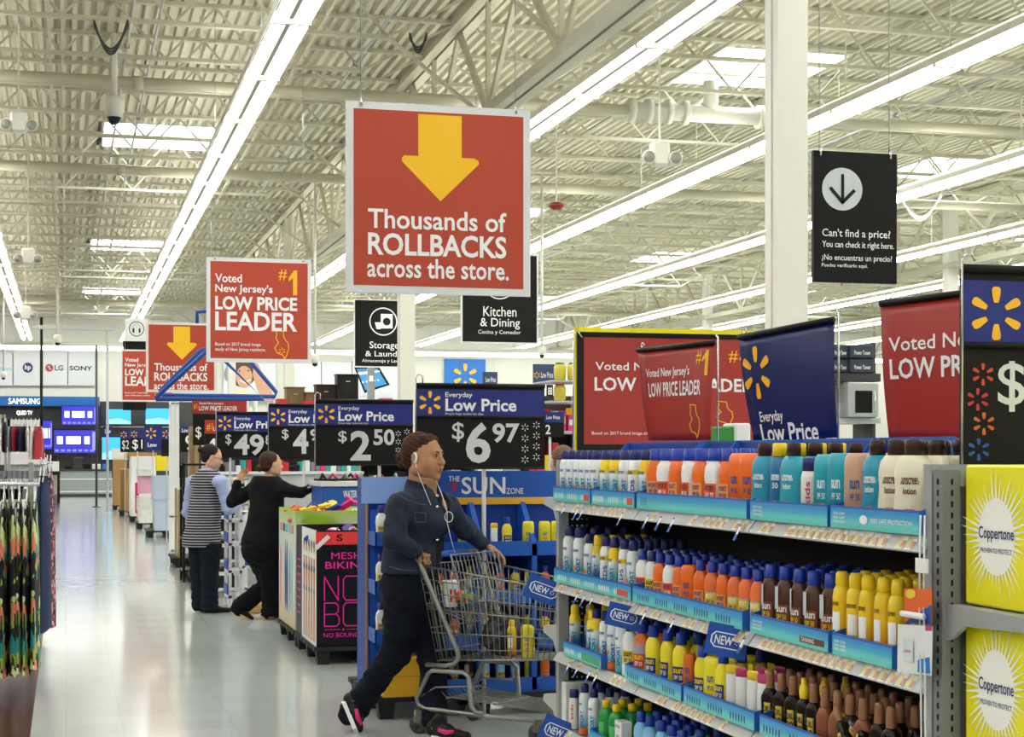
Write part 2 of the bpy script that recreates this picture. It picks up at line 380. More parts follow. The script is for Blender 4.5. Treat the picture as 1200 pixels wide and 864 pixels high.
# sprinkler pipes
def pipe(y_at0, z, r, nm='sprinkler_pipe', lab=None, x_end=X1, mat=cream):
    p = aZ(0, y_at0, z); mb = MB(); mb.tube([(X0, p.y, z), (x_end, p.y, z)], r, 12)
    t = mb.build(nm, mat, None); tag(t, lab, 'pipe')
    for k in range(9):
        q = MB(); xx = -4+k*4.6+.3; q.tube([(xx-.07, p.y, z), (xx+.07, p.y, z)], r*1.22, 12); q.build('coupling', mat, t)
        q = MB(); q.bar((xx+.8, p.y, z+r*.9), (xx+.8, p.y, JZT), .012); q.build('hanger_rod', mat, t)
    return p.y
PY = pipe(88, 6.38, .075, lab='nearest cream sprinkler pipe running across under the roof joists')
pipe(193, 6.38, .085, lab='second cream sprinkler pipe, beyond the nearest one, lit by the skylight')
pipe(352, 6.3, .08, lab='farthest thin cream pipe running across near the back wall')
# fluorescent strips
HL = 4.1; ZL = CAM_Z+HL
tubem = M('glowing fluorescent tube', '#fffdf6', emit=TUBE_POWER, var=0)
housem = M('white fixture enamel', '#e9e8dc', .4, var=.02)
seg = 2.44
for i, s in enumerate((-4.8, -3.9, -3.0, -2.1, -1.2, -.33, .4975, 1.38, 2.18, 3.12, 4.1, 5.0, 5.95, 6.9, 7.85, 8.8)):
    X = s*HL; far = 62.5
    nm = ['long fluorescent light row high over the clothing side, out past the left edge', 'fluorescent light row at the far left edge above the electronics', 'double tube fluorescent light row above the aisle, nearest to the left',
          'fluorescent light row passing behind the large rollbacks sign', 'fluorescent light row crossing behind the tall white column', 'fluorescent light row passing behind the top of the black price sign',
          'fluorescent light row low at right, above the red banner'][max(0, min(6, i-4))]
    if i < 4: nm = 'long fluorescent light row over the clothing side, outside the picture'
    if i > 10: nm = 'distant fluorescent light row over the far right departments'
    if i < 4: nm += ', %s from the left wall' % nth(i)
    if i > 10: nm += ', %s from the banner' % nth(i-11)
    t = thing('light_strip', nm, 'light', (X, 20, ZL), group='ceiling light rows')
    mb = MB(); y = Y0+.5
    mb.box(X-.09, y, ZL-.01, X+.09, far, ZL+.12)
    for q in (-1, 1): mb.box(X+q*.19-.004, y, ZL-.03, X+q*.19+.004, far, ZL+.05)
    mb.build('housing', housem, t); mb = MB(); mb.box(X-.018, y, ZL-.014, X+.018, far, ZL-.0102); mb.build('tube_gap_strip', M('tube gap grey', '#4c4b44', .7), t)  # dark strip painted in as the darker gap between the two glowing tubes
    while y < far-seg:
        if y > 8 and 3 < i < 13:
            for sx in (-.12, .12):
                q = MB(); q.tube([(X+sx, y+.05, ZL-.02), (X+sx, y+seg-.05, ZL-.02)], .045, 6); q.build('tube', tubem, t)
            q = MB(); q.box(X-.19, y-.03, ZL-.06, X+.19, y+.03, ZL+.05); q.build('socket', housem, t)
            q = MB(); q.bar((X, y, ZL+.12), (X, y, JZB), .012); q.build('hanger_rod', cream, t)
        else:
            q = MB(); q.box(X-.1, y+.05, ZL-.05, X+.1, y+seg-.05, ZL-.02); q.build('tube', tubem, t)
        y += seg
t = thing('light_strip', 'fluorescent light row running along the top of the back wall', 'light', (0, 64, 5.5))
for k in range(24):
    x = -12+k*2.3
    mb = MB(); mb.box(x, 63.9, 5.36, x+2.27, 64.15, 5.5); mb.build('tube', tubem, t)
mb = MB(); mb.box(-12, 63.85, 5.5, 43, 64.2, 5.62); mb.build('housing', housem, t)
# ---------------- near shelving run on the right ----------------
steel = M('grey shelf steel', '#9fa2a2', .45, .1, var=.04); shelfw = M('pale shelf edge', '#b9bcbb', .45)
traym = M('tray blue card', '#1c5fb8', .5); navy = M('navy card', '#1d2a6b', .5)
blue = M('display blue', '#0f4fae', .45); royal = M('price sign blue', '#12247a', .4); yel = M('spark yellow', '#fdbb1c', .5, var=.03); cap_blue = M('cap blue', '#1238a8', .35)
prt = M('white print', '#f4f4f4', .5, var=0); red = M('rollback red', '#c23a2c', .5, var=.03)
tray_face = ramp_mat('tray front print', [(0, '#58c4b8'), (.45, '#6ed2d2'), (.75, '#3fb0d8'), (1, '#3a94d4')], noise_amt=.25, scale=6)
XF = 2.314; YN, YF = 4.385, 8.045   # shelf-edge line and its near and far ends
p_ = aX(650, 580, XF); YF = p_.y; YN = YF-3.66
LV = [1.30, .905, .565, .205]; DEP = .46; XB = XF+DEP
pegm = M('black pegboard', '#1a1a1b', .6)
def gondola():
    t = thing('shelving_unit', 'long grey shelving run in the right foreground, stocked with sun care bottles', 'shelving', (XB, (YN+YF)/2, 0))
    mb = MB(); mb.box(XB, YN, 0, XB+.03, YF, 1.5); back = mb.build('back_panel', pegm, t)
    for y, nm in ((YF, 0), (YN, 1)):
        mb = MB(); mb.box(XF+.015, y-.02, 0, XF+.065, y+.025, 1.5); mb.box(XB-.02, y-.02, 0, XB+.05, y+.03, 1.5); mb.box(XF+.02, y-.012, 1.44, XB, y+.012, 1.5)
        mb.build('end_post', steel, t)
    for li, z in enumerate(LV):
        for s in range(3):
            ya, yb = YN+s*1.22, YN+(s+1)*1.22
            mb = MB(); mb.box(XF+.02, ya+.004, z-.03, XB, yb-.004, z-.003); sh = mb.build('shelf', steel, t)
            mb = MB()   # sloping price rail
            mb.add([(XF+.02, ya+.006, z-.002), (XF-.012, ya+.006, z-.045), (XF+.0, ya+.006, z-.05), (XF+.02, ya+.006, z-.03)] + [(XF+.02, yb-.006, z-.002), (XF-.012, yb-.006, z-.045), (XF+.0, yb-.006, z-.05), (XF+.02, yb-.006, z-.03)],
                   [(0,4,5,1), (1,5,6,2), (2,6,7,3), (0,1,2,3), (7,6,5,4)])
            mb.build('price_rail', shelfw, sh)
            n = 0; cols = {'#f3f1e6': M('price ticket white', '#f1f0e8'), 'y': M('price ticket yellow', '#dcd28a'), 'o': M('price ticket orange', '#cf9478')}
            yy = ya+.05
            while yy < yb-.08:
                if RN.random() < (.85 if s == 0 else .45):
                    def fn(u, v, off=0, yy=yy): return Vector((XF+.018-.028*v-off*.8, yy+.045*(1-u), z-.006-.036*v+off*.5))
                    q = pquad(lambda u, v, o: fn(u, v, .0015)); sf = Surf(lambda u, v, o, fn=fn: fn(u, v, o)); q.cm = 1; sf.rect(q, .05, .1, .45, .9, .0025); q.cm = 2; sf.rect(q, .55, .35, .95, .9, .0025)
                    q.build('price_ticket', list(cols.values()), sh)
                yy += .055 if s == 0 else .062
    mb = MB(); mb.box(XF+.066, YF-.012, .05, XB, YF-.004, 1.44); ep = mb.build('end_panel', pegm, t)
    mb = MB()
    for i in range(4):
        for j in range(40): mb.box(XF+.082+i*.0254, YF-.0135, .12+j*.031, XF+.089+i*.0254, YF-.012, .127+j*.031)
    mb.build('peg_holes', prt, ep, kind='stuff')  # white dots paint the light that shows through the holes
    mb = MB(); mb.box(XF+.03, YN, .0, XB, YF, .16); mb.build('kick_plate', dgrey, t)
    return t
gon = gondola()
# blue-edged trays, one thing each; spans are given along the run as seen on the photo
TRAYS = [(0, 649, 693), (0, 694, 745), (0, 747, 877), (0, 880, 972), (0, 974, 1080), (1, 650, 741), (1, 742, 872), (1, 880, 973), (1, 976, 1048), (2, 661, 706), (2, 733, 800), (2, 802, 886), (2, 891, 985), (3, 692, 740), (3, 742, 850)]
TN = ['top shelf', 'second shelf', 'third shelf', 'bottom shelf']
cnt = {}
for li, a, b in TRAYS:
    z = LV[li]; ya = aX(b, 650, XF).y; yb = aX(a, 650, XF).y; k = cnt.get(li, 0); cnt[li] = k+1
    t = thing('display_tray', 'blue and teal card tray on the %s, %s from the far end' % (TN[li], nth(k)), 'tray', (XF+.05, (ya+yb)/2, z), group='card trays on the near shelving')
    x0 = XF-.004; H = .068 if li else .07
    mb = MB(); mb.box(x0, ya+.004, z+.001, x0+.005, yb-.004, z+H); f = mb.build('front_panel', traym, t)
    s = Surf(lambda u, v, o, ya=ya, yb=yb, z=z: Vector((x0-o, yb-.006+(ya-yb+.012)*u, z+.001+(H-.008)*(1-v))))
    q = MB(); s.rect(q, 0, 0, 1, 1, .001); q.build('printed_band', tray_face, f)
    q = MB(); L = yb-ya
    nlogo = max(1, int(L/.16))
    if li in (0, 1) and k in (3, 4, 2) and li != 1 or (li == 1 and k > 1):
        for r_ in range(3): s.text(q, 'SUN CARE', .04, .2+r_*.2, .04+.1/L*.8, .34+r_*.2, .02)
        if k == 4: s.disc(q, .4, .5, .045, .22)
        if k == 4: s.text(q, 'REEF SAFE PROTECTION', .48, .4, .93, .62, .01)
    else:
        u = .06
        while u+.1/L < 1:
            for c in range(6):
                uu = u+c*.026/L
                if uu < .97: s.poly(q, [(uu-.006/L, .45), (uu, .3), (uu+.006/L, .45), (uu+.006/L, .7), (uu, .85), (uu-.006/L, .7)])
            u += .22/L
    q.build('print', M('tray ink', '#1a3f8c') if (li, k) in ((0, 2), (1, 1), (2, 1), (2, 2), (2, 3)) else prt, f)
    if (li, k) in ((0, 0), (0, 1), (1, 0)):
        q = MB(); s.rect(q, .84, .35, .97, .8, .002); q.build('red_tag', M('red ticket', '#d6533a'), f)
    if (li, k) == (1, 2): q = MB(); s.rect(q, .66, .45, .96, .8, .002); q.cm = 1; s.text(q, 'TANNING', .68, .5, .84, .74, .02, .003); q.build('brown_tag', [M('brown ticket', '#6b3722'), prt], f)
    if (li, k) == (2, 0): q = MB(); s.rect(q, .5, .3, .97, .85, .002); q.build('green_tag', M('green ticket', '#4fae7a'), f)
    for y in (ya+.004, yb-.009):
        q = MB(); q.add([(x0+.005, y, z+.002), (x0+.005, y, z+H), (x0+.12, y, z+H+.035), (XB-.06, y, z+H+.04), (XB-.06, y, z+.002)]+[(x0+.005, y+.005, z+.002), (x0+.005, y+.005, z+H), (x0+.12, y+.005, z+H+.035), (XB-.06, y+.005, z+H+.04), (XB-.06, y+.005, z+.002)],
              [(0,1,2,3,4), (9,8,7,6,5), (0,5,6,1), (1,6,7,2), (2,7,8,3)]); q.build('side_panel', traym, t)
    if li == 0 and k > 1:
        q = MB(); q.box(XB-.065, ya+.006, z+.002, XB-.06, yb-.006, z+.2); hp = q.build('back_panel', traym, t)
for px in (0,):
    pass
# ---------------- bottles ----------------
def cyl_text(q, txt, R0x, R0y, z0, z1, a0, a1, bold=.02, off=.0006, vertical=False):
    vs, fs = text2d(txt, bold)
    out = []
    for u, v in vs:
        if vertical: u, v = v, 1-u
        a = a0+(a1-a0)*u; z = z1+(z0-z1)*v
        out.append(((R0x+off)*math.sin(a), -(R0y+off)*math.cos(a), z))
    q.add(out, fs); return q
def patch(q, Rx, Ry, z0, z1, a0, a1, n=6, off=.0005):
    vs = []
    for i in range(n+1):
        a = a0+(a1-a0)*i/n; x, y = (Rx+off)*math.sin(a), -(Ry+off)*math.cos(a); vs += [(x, y, z0), (x, y, z1)]
    q.add(vs, [(2*i, 2*i+2, 2*i+3, 2*i+1) for i in range(n)], True); return q
cm = {k: M('cap '+k, c, .35, var=.03) for k, c in dict(blue='#0f2c92', navy='#1b2468', brown='#3a241c', yellow='#f7d21a', gold='#9a6a48', black='#15151a', magenta='#c92f74', white='#eef0f0', orange='#f0701c', green='#2c8a3c').items()}
def bm_(name, col, rough=.3, var=.02): return M(name, col, rough, var=var)
PROTO = {}
def proto(kind):
    """list of (part name, mesh) for one kind of bottle; local front is -Y"""
    if kind in PROTO: return PROTO[kind]
    parts = []; q = MB()
    def add(nm, q, mats): parts.append((nm, q.mesh(nm, mats if isinstance(mats, list) else [mats])))
    if kind.startswith('spray'):
        r = .0235; h = .165
        col = dict(spray_white=ramp_mat('white can print', [(0, '#3db2cc'), (.3, '#7fd0de'), (.62, '#eef3f5'), (1, '#eef1f3')]), spray_yellow=ramp_mat('yellow top can print', [(0, '#34aeca'), (.4, '#7accda'), (.66, '#eef3f2'), (.76, '#f8d51e'), (1, '#f5cf1c')]),
                   spray_band=ramp_mat('banded can print', [(0, '#5fc3cc'), (.3, '#eef3f5'), (.68, '#f0f3f4'), (.69, '#f5d02a'), (.78, '#f5d02a'), (.79, '#f2f4f5')]), spray_gold=ramp_mat('yellow tanning can print', [(0, '#8a3d14'), (.18, '#d8861e'), (.4, '#f5c522'), (1, '#f4d426')]),
                   spray_orange=ramp_mat('white and orange can print', [(0, '#f0701e'), (.17, '#f0701e'), (.18, '#3a9bd0'), (.55, '#dfe9ef'), (1, '#eceff1')]), spray_kid=ramp_mat('sky blue can print', [(0, '#8fcbe6'), (.6, '#74bfe6'), (1, '#3f8fd0')]),
                   spray_teal=ramp_mat('large teal can print', [(0, '#3aa9b8'), (.35, '#2a7fae'), (.7, '#e0edf0'), (.82, '#f5d22a'), (1, '#f0c81e')]))[kind]
        q.lathe([(0, r*.9, r*.9), (.003, r, r), (h-.03, r, r), (h-.012, r*.9, r*.9), (h, r*.62, r*.62)], 16); add('body', q, col)
        q = MB(); q.lathe([(h-.002, r*.66, r*.66), (h+.004, r*.72, r*.72), (h+.026, r*.68, r*.68), (h+.034, r*.5, r*.5)], 12)
        capm = dict(spray_gold=cm['yellow'], spray_kid=cm['blue'], spray_teal=cm['yellow'], spray_yellow=cm['navy']).get(kind, cm['navy']); add('cap', q, capm)
        q = MB(); 
        t = dict(spray_white='SPORT', spray_yellow='SPORT', spray_band='KIDS', spray_gold='30', spray_orange='SPORT', spray_kid='KIDS', spray_teal='SPORT')[kind]
        if kind == 'spray_gold': patch(q, r, r, .05, .1, -.6, .5); q.cm = 1; cyl_text(q, t, r, r, .015, .035, -.3, .4)
        else: cyl_text(q, t, r, r, .025, .095, .1, .72, vertical=True)
        q.cm = 0 if kind != 'spray_gold' else 1; cyl_text(q, 'sunscreen', r, r, .115, .125, -.9, .4)
        add('print', q, [bm_('ink blue', '#1b4f9c') if kind != 'spray_gold' else prt, bm_('ink brown', '#5a2f10')])
        if kind in ('spray_orange', 'spray_white', 'spray_teal'):
            q = MB(); vs = [((r+.001)*math.sin(-.55+.38*math.cos(a)), -(r+.001)*math.cos(-.55+.38*math.cos(a)), .06+.009*math.sin(a)) for a in [k*math.tau/12 for k in range(12)]]; q.add(vs, [tuple(range(12))]); add('round_seal', q, cm['orange'])
    elif kind.startswith('lotion'):
        rx, ry, h = .031, .019, .15
        col = dict(lotion_orange=bm_('orange bottle', '#f4701a'), lotion_white=ramp_mat('white and orange bottle print', [(0, '#f0661c'), (.35, '#f26a1e'), (.5, '#f1f0ee'), (1, '#f3f4f4')], noise_amt=.3),
                   lotion_blue=ramp_mat('sport bottle print', [(0, '#5fb2dc'), (.3, '#2a7ab8'), (.62, '#3f98cc'), (.7, '#f2733a'), (1, '#f2733a')], noise_amt=.2), lotion_brown=ramp_mat('tanning bottle print', [(0, '#3c1f14'), (.5, '#4a2718'), (1, '#55301e')]),
                   lotion_kid=ramp_mat('yellow and blue bottle print', [(0, '#f6cf1c'), (.5, '#f6cf1c'), (.6, '#58b7e0'), (1, '#e8702a')], noise_amt=.25), lotion_yellow=ramp_mat('yellow bottle print', [(0, '#e8d21e'), (1, '#f8e42c')]),
                   lotion_sky=ramp_mat('light blue bottle print', [(0, '#a9d9ef'), (1, '#79bde6')]), lotion_mint=ramp_mat('mint bottle print', [(0, '#c9eddf'), (1, '#9fd9c0')]), lotion_white2=bm_('white bottle', '#eceeee'))[kind]
        q.lathe([(0, rx*.92, ry*.9), (.004, rx, ry), (.03, rx, ry), (.075, rx*.86, ry*.9), (.11, rx*.96, ry), (.135, rx*.86, ry*.9), (h, rx*.5, ry*.75), (h+.004, .014, .013)], 16, power=2.5); add('body', q, col)
        q = MB(); q.lathe([(h+.003, .017, .016), (h+.006, .0175, .0165), (h+.036, .0165, .0155), (h+.039, .013, .012)], 12); add('cap', q, cm['navy'] if kind in ('lotion_white2',) else cm['blue'])
        q = MB(); patch(q, rx, ry, .04, .088, -.8, .7, off=.001); q.cm = 1; cyl_text(q, 'SPF 50', rx, ry, .048, .062, -.5, .45, off=.002); q.cm = 2; cyl_text(q, 'SPORT' if 'blue' in kind or 'orange' in kind or kind == 'lotion_white' else 'sun', rx, ry, .068, .082, -.55, .5, off=.002)
        lab = dict(lotion_orange=[bm_('label pale orange', '#f7a45c'), bm_('ink blue', '#1b4f9c'), bm_('ink purple', '#5a2a7c')], lotion_white=[bm_('label orange', '#ef5f1a'), prt, cm['navy']], lotion_blue=[bm_('label yellow', '#f3d42a'), bm_('ink blue', '#1b4f9c'), prt],
                   lotion_brown=[bm_('label copper', '#8a4a28'), cm['yellow'], prt], lotion_kid=[bm_('label red', '#e24a30'), prt, cm['yellow']], lotion_yellow=[bm_('label navy', '#22347c'), prt, cm['yellow']]).get(kind, [bm_('label yellow', '#f3d42a'), bm_('ink blue', '#1b4f9c'), cm['navy']])
        add('label', q, lab)
        if kind == 'lotion_brown':
            q = MB(); patch(q, rx*.96, ry, .075, .135, -1.5, -.3, off=.003); add('silver_side', q, bm_('silver foil', '#c9ccd0', .25))
    elif kind in ('tottle_orange', 'tottle_teal', 'tottle_tan', 'tottle_yellow', 'stick_orange'):
        rx, ry, h = (.034, .021, .165) if kind != 'stick_orange' else (.022, .016, .15)
        col = dict(tottle_orange=bm_('orange bottle', '#f4701a'), tottle_teal=bm_('teal bottle', '#1f9fb4'), tottle_tan=bm_('tan bottle', '#c9a184'), tottle_yellow=bm_('bright yellow bottle', '#efe02a'), stick_orange=bm_('burnt orange bottle', '#e06a1c'))[kind]
        q.lathe([(0, rx*.85, ry*.85), (.004, rx*.9, ry*.9), (.02, rx*.92, ry*.92), (.022, rx, ry), (h-.03, rx*.98, ry*.98), (h-.01, rx*.92, ry*.9), (h, rx*.75, ry*.6)], 16, power=3.2); add('body', q, col)
        q = MB(); cyl_text(q, 'SPF 50', rx, ry, .06, .075, -.5, .4); cyl_text(q, 'sun', rx, ry, .085, .105, -.45, .35); q.cm = 1; patch(q, rx, ry, .035, .05, -.5, .4)
        add('print', q, [prt if kind == 'tottle_teal' else bm_('ink blue', '#1b4f9c'), bm_('label coral', '#f08a5a')])
    elif kind in ('wide_teal', 'cream_big', 'blue_tan', 'blue_kid'):
        rx, ry, h = .041, .024, .16
        col = dict(wide_teal=bm_('teal bottle', '#1f9fb4'), cream_big=bm_('cream bottle', '#e6dfc6'), blue_tan=bm_('turquoise bottle', '#1a8fae'), blue_kid=bm_('sea blue bottle', '#1b6fa8'))[kind]
        if kind == 'blue_kid': rx, ry = .026, .02
        q.lathe([(0, rx*.9, ry*.9), (.004, rx*.97, ry), (.05, rx, ry), (.09, rx*.93, ry*.95), (.125, rx*.97, ry), (h-.012, rx*.85, ry*.85), (h, rx*.55, ry*.7)], 16, power=2.6); add('body', q, col)
        q = MB(); q.lathe([(h, .019, .017), (h+.03, .0185, .0165), (h+.033, .015, .013)], 12); add('cap', q, cm['yellow'] if kind == 'blue_kid' else cm['brown'])
        q = MB(); cyl_text(q, 'sunscreen', rx, ry, .1, .115, -.5, .5); cyl_text(q, '50' if kind == 'blue_kid' else 'lotion', rx, ry, .08, .094, -.35, .35); q.cm = 1; patch(q, rx, ry, .025, .05, -.3, .25)
        add('print', q, [bm_('ink brown', '#5a3f2c') if kind == 'cream_big' else prt, cm['orange']])
    elif kind == 'flip_white':
        q.lathe([(0, .019, .015), (.003, .021, .017), (.11, .021, .017), (.125, .017, .014)], 14, power=3); add('body', q, bm_('off white bottle', '#e6e3da'))
        q = MB(); q.lathe([(.125, .018, .015), (.155, .0175, .0145), (.157, .015, .012)], 12, power=3); add('cap', q, cm['navy'])
        q = MB(); cyl_text(q, 'kids', .021, .017, .04, .1, -.3, .3, vertical=True); add('print', q, cm['magenta'])
    elif kind.startswith('tube'):
        c = dict(tube_yellow='yellow', tube_magenta='magenta', tube_orange='orange')[kind]
        q.lathe([(0, .02, .016), (.018, .021, .0165)], 14); add('cap', q, cm['blue'])
        q = MB(); q.lathe([(.018, .021, .017), (.06, .022, .015), (.12, .0235, .008), (.15, .024, .0016)], 14); add('body', q, bm_('white bottle', '#eceeee'))
        q = MB(); q.lathe([(.13, .024, .0072), (.152, .0245, .0022), (.158, .018, .0018)], 14); add('crimped_end', q, cm[c])
    elif kind in ('oil_black', 'oil_copper', 'oil_spray'):
        col = bm_('dark oil bottle', '#1d120c', .15) if kind != 'oil_copper' else bm_('copper bottle', '#8a4a2a', .3)
        q.lathe([(0, .024, .015), (.004, .026, .017), (.095, .026, .017), (.11, .018, .014), (.118, .011, .011)], 14, power=3); add('body', q, col)
        q = MB(); 
        if kind == 'oil_spray': q.lathe([(.118, .012, .012), (.13, .016, .013), (.15, .015, .012), (.156, .009, .009), (.172, .008, .008)], 12); add('cap', q, cm['yellow'])
        else: q.lathe([(.118, .012, .012), (.121, .0125, .012), (.16, .0115, .011), (.168, .009, .008)], 12); add('cap', q, cm['gold'])
        q = MB(); patch(q, .026, .017, .02, .08, -.75, .7, off=.001); q.cm = 1; cyl_text(q, '30', .026, .017, .03, .05, -.4, .35, off=.002); cyl_text(q, 'OIL', .026, .017, .056, .072, -.45, .4, off=.002)
        if kind != 'oil_copper': add('label', q, [bm_('label gold', '#d9bd52'), bm_('ink dark', '#2a1c10')])
    elif kind == 'gel_green':
        q.lathe([(0, .03, .022), (.005, .033, .024), (.11, .033, .024), (.13, .024, .02), (.14, .014, .014)], 16, power=2.8); add('body', q, bm_('green gel', '#1d9440', .12))
        q = MB(); q.lathe([(.14, .016, .016), (.165, .0155, .0155), (.167, .012, .012)], 12); add('cap', q, cm['yellow'])
        q = MB(); patch(q, .033, .024, .03, .09, -.6, .5, off=.001); add('label', q, bm_('label green', '#46b765'))
    PROTO[kind] = parts; return parts
KN = dict(spray_white='white spray can with navy top', spray_yellow='yellow-shouldered white spray can with navy top', spray_band='white spray can with a yellow band', spray_gold='yellow and orange spray can', spray_orange='white spray can with orange foot',
  spray_kid='sky blue spray can', spray_teal='large teal and yellow spray can', lotion_orange='orange lotion bottle with blue cap', lotion_white='white and orange lotion bottle with blue cap', lotion_blue='blue and orange lotion bottle with blue cap',
  lotion_brown='brown bottle with silver side and blue cap', lotion_kid='yellow and sky blue bottle with blue cap', lotion_yellow='yellow bottle with blue cap', lotion_sky='light blue bottle with navy cap', lotion_mint='mint green bottle with blue cap', lotion_white2='white lotion bottle with navy cap',
  tottle_orange='orange cap-down bottle', tottle_teal='teal cap-down bottle', tottle_tan='tan cap-down bottle', tottle_yellow='bright yellow cap-down bottle', stick_orange='slim burnt orange bottle', wide_teal='wide teal bottle with brown cap', cream_big='big cream bottle with brown cap',
  blue_tan='turquoise bottle with brown cap', blue_kid='sea blue bottle with yellow cap', flip_white='small off white bottle with navy cap', tube_yellow='white tube with yellow end', tube_magenta='white tube with magenta end', tube_orange='white tube with orange end',
  oil_black='dark oil bottle with copper cap', oil_copper='copper brown bottle', oil_spray='dark oil bottle with yellow pump', gel_green='green gel bottle with yellow cap')
def put(kind, x, y, z, rz, label, group=None, s=1.0, mtx=None):
    ps = proto(kind); name = 'spray_can' if kind.startswith('spray') else 'lotion_tube' if kind.startswith('tube') else 'oil_bottle' if kind.startswith('oil') else 'lotion_bottle'
    o = bpy.data.objects.new(name, None); COL.objects.link(o)
    m = mtx or (Matrix.Translation((x, y, z)) @ Matrix.Rotation(rz, 4, 'Z') @ Matrix.Diagonal((s, s, s, 1))); o.matrix_world = m; WM[o.name] = m
    tag(o, label, 'bottle' if not kind.startswith('tube') else 'tube', group)
    for nm, me in ps:
        c = bpy.data.objects.new(nm, me); COL.objects.link(c); c.parent = o
    return o
# (shelf, first px, last px, kinds in order from the far end, pitch in m, size)
ROWS = [
 (0, 663, 694, ['spray_white']*5, 1.14), (0, 698, 757, ['spray_white', 'spray_yellow', 'spray_yellow', 'spray_white', 'spray_band', 'spray_yellow'], 1.14),
 (0, 767, 851, ['lotion_orange', 'lotion_white', 'lotion_orange', 'lotion_white', 'lotion_orange', 'lotion_white', 'lotion_orange'], 1.13), (0, 866, 880, ['tottle_orange', 'tottle_orange'], 1.2),
 (0, 897, 968, ['blue_tan', 'blue_kid', 'wide_teal', 'flip_white', 'tottle_teal'], 1.18), (0, 985, 1072, ['tottle_teal', 'tottle_tan', 'blue_tan', 'cream_big', 'cream_big'], 1.2),
 (1, 667, 680, ['spray_white', 'spray_white'], 1.2), (1, 691, 742, ['spray_white', 'spray_teal', 'spray_band', 'spray_yellow', 'spray_band', 'spray_white'], 1.1),
 (1, 753, 890, ['lotion_white', 'lotion_white2', 'lotion_orange', 'lotion_white', 'lotion_orange', 'tottle_orange', 'lotion_orange', 'lotion_blue', 'lotion_orange', 'lotion_blue', 'lotion_blue', 'lotion_blue'], 1.0),
 (1, 905, 974, ['lotion_brown']*5, 1.12), (1, 988, 1052, ['spray_gold']*5, 1.12),
 (2, 674, 695, ['spray_teal', 'spray_teal'], 1.0), (2, 700, 738, ['spray_yellow', 'spray_orange', 'spray_orange', 'spray_white', 'lotion_white2'], 1.05), (2, 752, 797, ['lotion_kid', 'lotion_yellow', 'lotion_yellow', 'lotion_yellow'], 1.1),
 (2, 808, 824, ['stick_orange', 'lotion_yellow'], 1.0), (2, 837, 893, ['tottle_yellow', 'lotion_yellow', 'tube_yellow', 'tube_magenta', 'tube_yellow', 'tube_magenta'], 1.0), (2, 903, 1045, ['oil_black', 'oil_black', 'oil_black', 'oil_spray', 'oil_black', 'oil_copper', 'oil_copper', 'oil_black', 'oil_copper', 'oil_black', 'oil_black'], 1.06),
 (3, 673, 697, ['flip_white', 'spray_orange', 'spray_white'], 1.05), (3, 711, 722, ['gel_green', 'gel_green'], 1.1), (3, 751, 800, ['lotion_sky', 'lotion_sky', 'lotion_sky', 'lotion_mint', 'lotion_mint'], 1.05), (3, 815, 900, ['gel_green', 'lotion_sky', 'lotion_blue', 'lotion_sky', 'lotion_blue', 'lotion_mint'], 1.0)]
ctr = {}; total = 0
for ri, (li, a, b, ks, s) in enumerate(ROWS):
    s *= (1.08, 1.14, 1.2, 1.14)[li]*(1.08 if not ks[0].startswith('spray') and li == 0 else 1)
    z = LV[li]; xr = XF+.05; ya, yb = aX(a, 650, xr).y, aX(b, 650, xr).y; n = len(ks)
    for i, kd in enumerate(ks):
        y = ya+(yb-ya)*i/max(1, n-1)
        key = (li, kd); ctr[key] = ctr.get(key, 0)+1
        put(kd, xr+RN.uniform(-.004, .006), y, z+.0015, -math.pi/2+RN.uniform(.2, .75), '%s, %s, front row, %s from far end' % (KN[kd], TN[li], nth(ctr[key]-1)), 'front row sun care on the near shelving', s)
        total += 1
        rows = 3 if li < 2 else 2
        for r_ in range(1, rows+1):
            kd2 = kd if r_ < 2 else (ks[0] if kd.startswith('flip') else kd)
            if kd.startswith(('flip', 'stick')): continue
            lab = '%s, %s, %s row, %s from far end' % (KN[kd2], TN[li], nth(r_), nth(ctr[key]-1))
            put(kd2, xr+r_*(.075 if s > 1.1 or not kd.startswith('spray') else .06)+RN.uniform(-.003, .003), y+RN.uniform(-.004, .004), z+.0015, -math.pi/2+RN.uniform(-.2, .5), lab, 'sun care behind the front row on the %s' % TN[li], s)
            total += 1
# odd goods on the shelves
def carton(name, label, x, y, z, dx, dy, dz, mat, txt=None, rz=0, cat='box', inkm=None, mtx=None):
    m = mtx or (Matrix.Translation((x, y, z)) @ Matrix.Rotation(rz, 4, 'Z')); t = mk(name, None, mtx=m); tag(t, label, cat)
    q = MB(); q.rbox(-dx/2, -dy/2, 0, dx/2, dy/2, dz, min(dx, dy)*.04); mk('carton', q.mesh('carton', [mat]), t)
    q = MB(); q.box(-dx/2*.98, -dy*.01, dz, dx/2*.98, dy*.01, dz+.001); mk('flap_seam', q.mesh('seam', [dgrey]), t)
    if txt:
        q = MB(); s = Surf(lambda u, v, o: Vector((-dx/2-o, dy/2-dy*u, dz-dz*v)))
        for k, (tt, bx) in enumerate(txt): s.text(q, tt, *bx, .02)
        mk('lettering', q.mesh('l', [inkm or navy]), t)
    return t
y = aX(664, 800, XF+.06).y; carton('boxed_lotion', 'plain white box at the far end of the bottom shelf', XF+.1, y-.03, LV[3]+.001, .14, .1, .21, white)
y = aX(733, 800, XF+.06).y; carton('boxed_lotion', 'white and lilac sunscreen box on bottom shelf beside green gel', XF+.05, y, LV[3]+.001, .05, .09, .15, ramp_mat('lilac box print', [(0, '#b9a6d6'), (.35, '#cdbfe2'), (.5, '#eeeef2'), (1, '#f0f0f2')]), [('sunscreen', (.15, .1, .85, .2)), ('50', (.3, .4, .65, .6))])
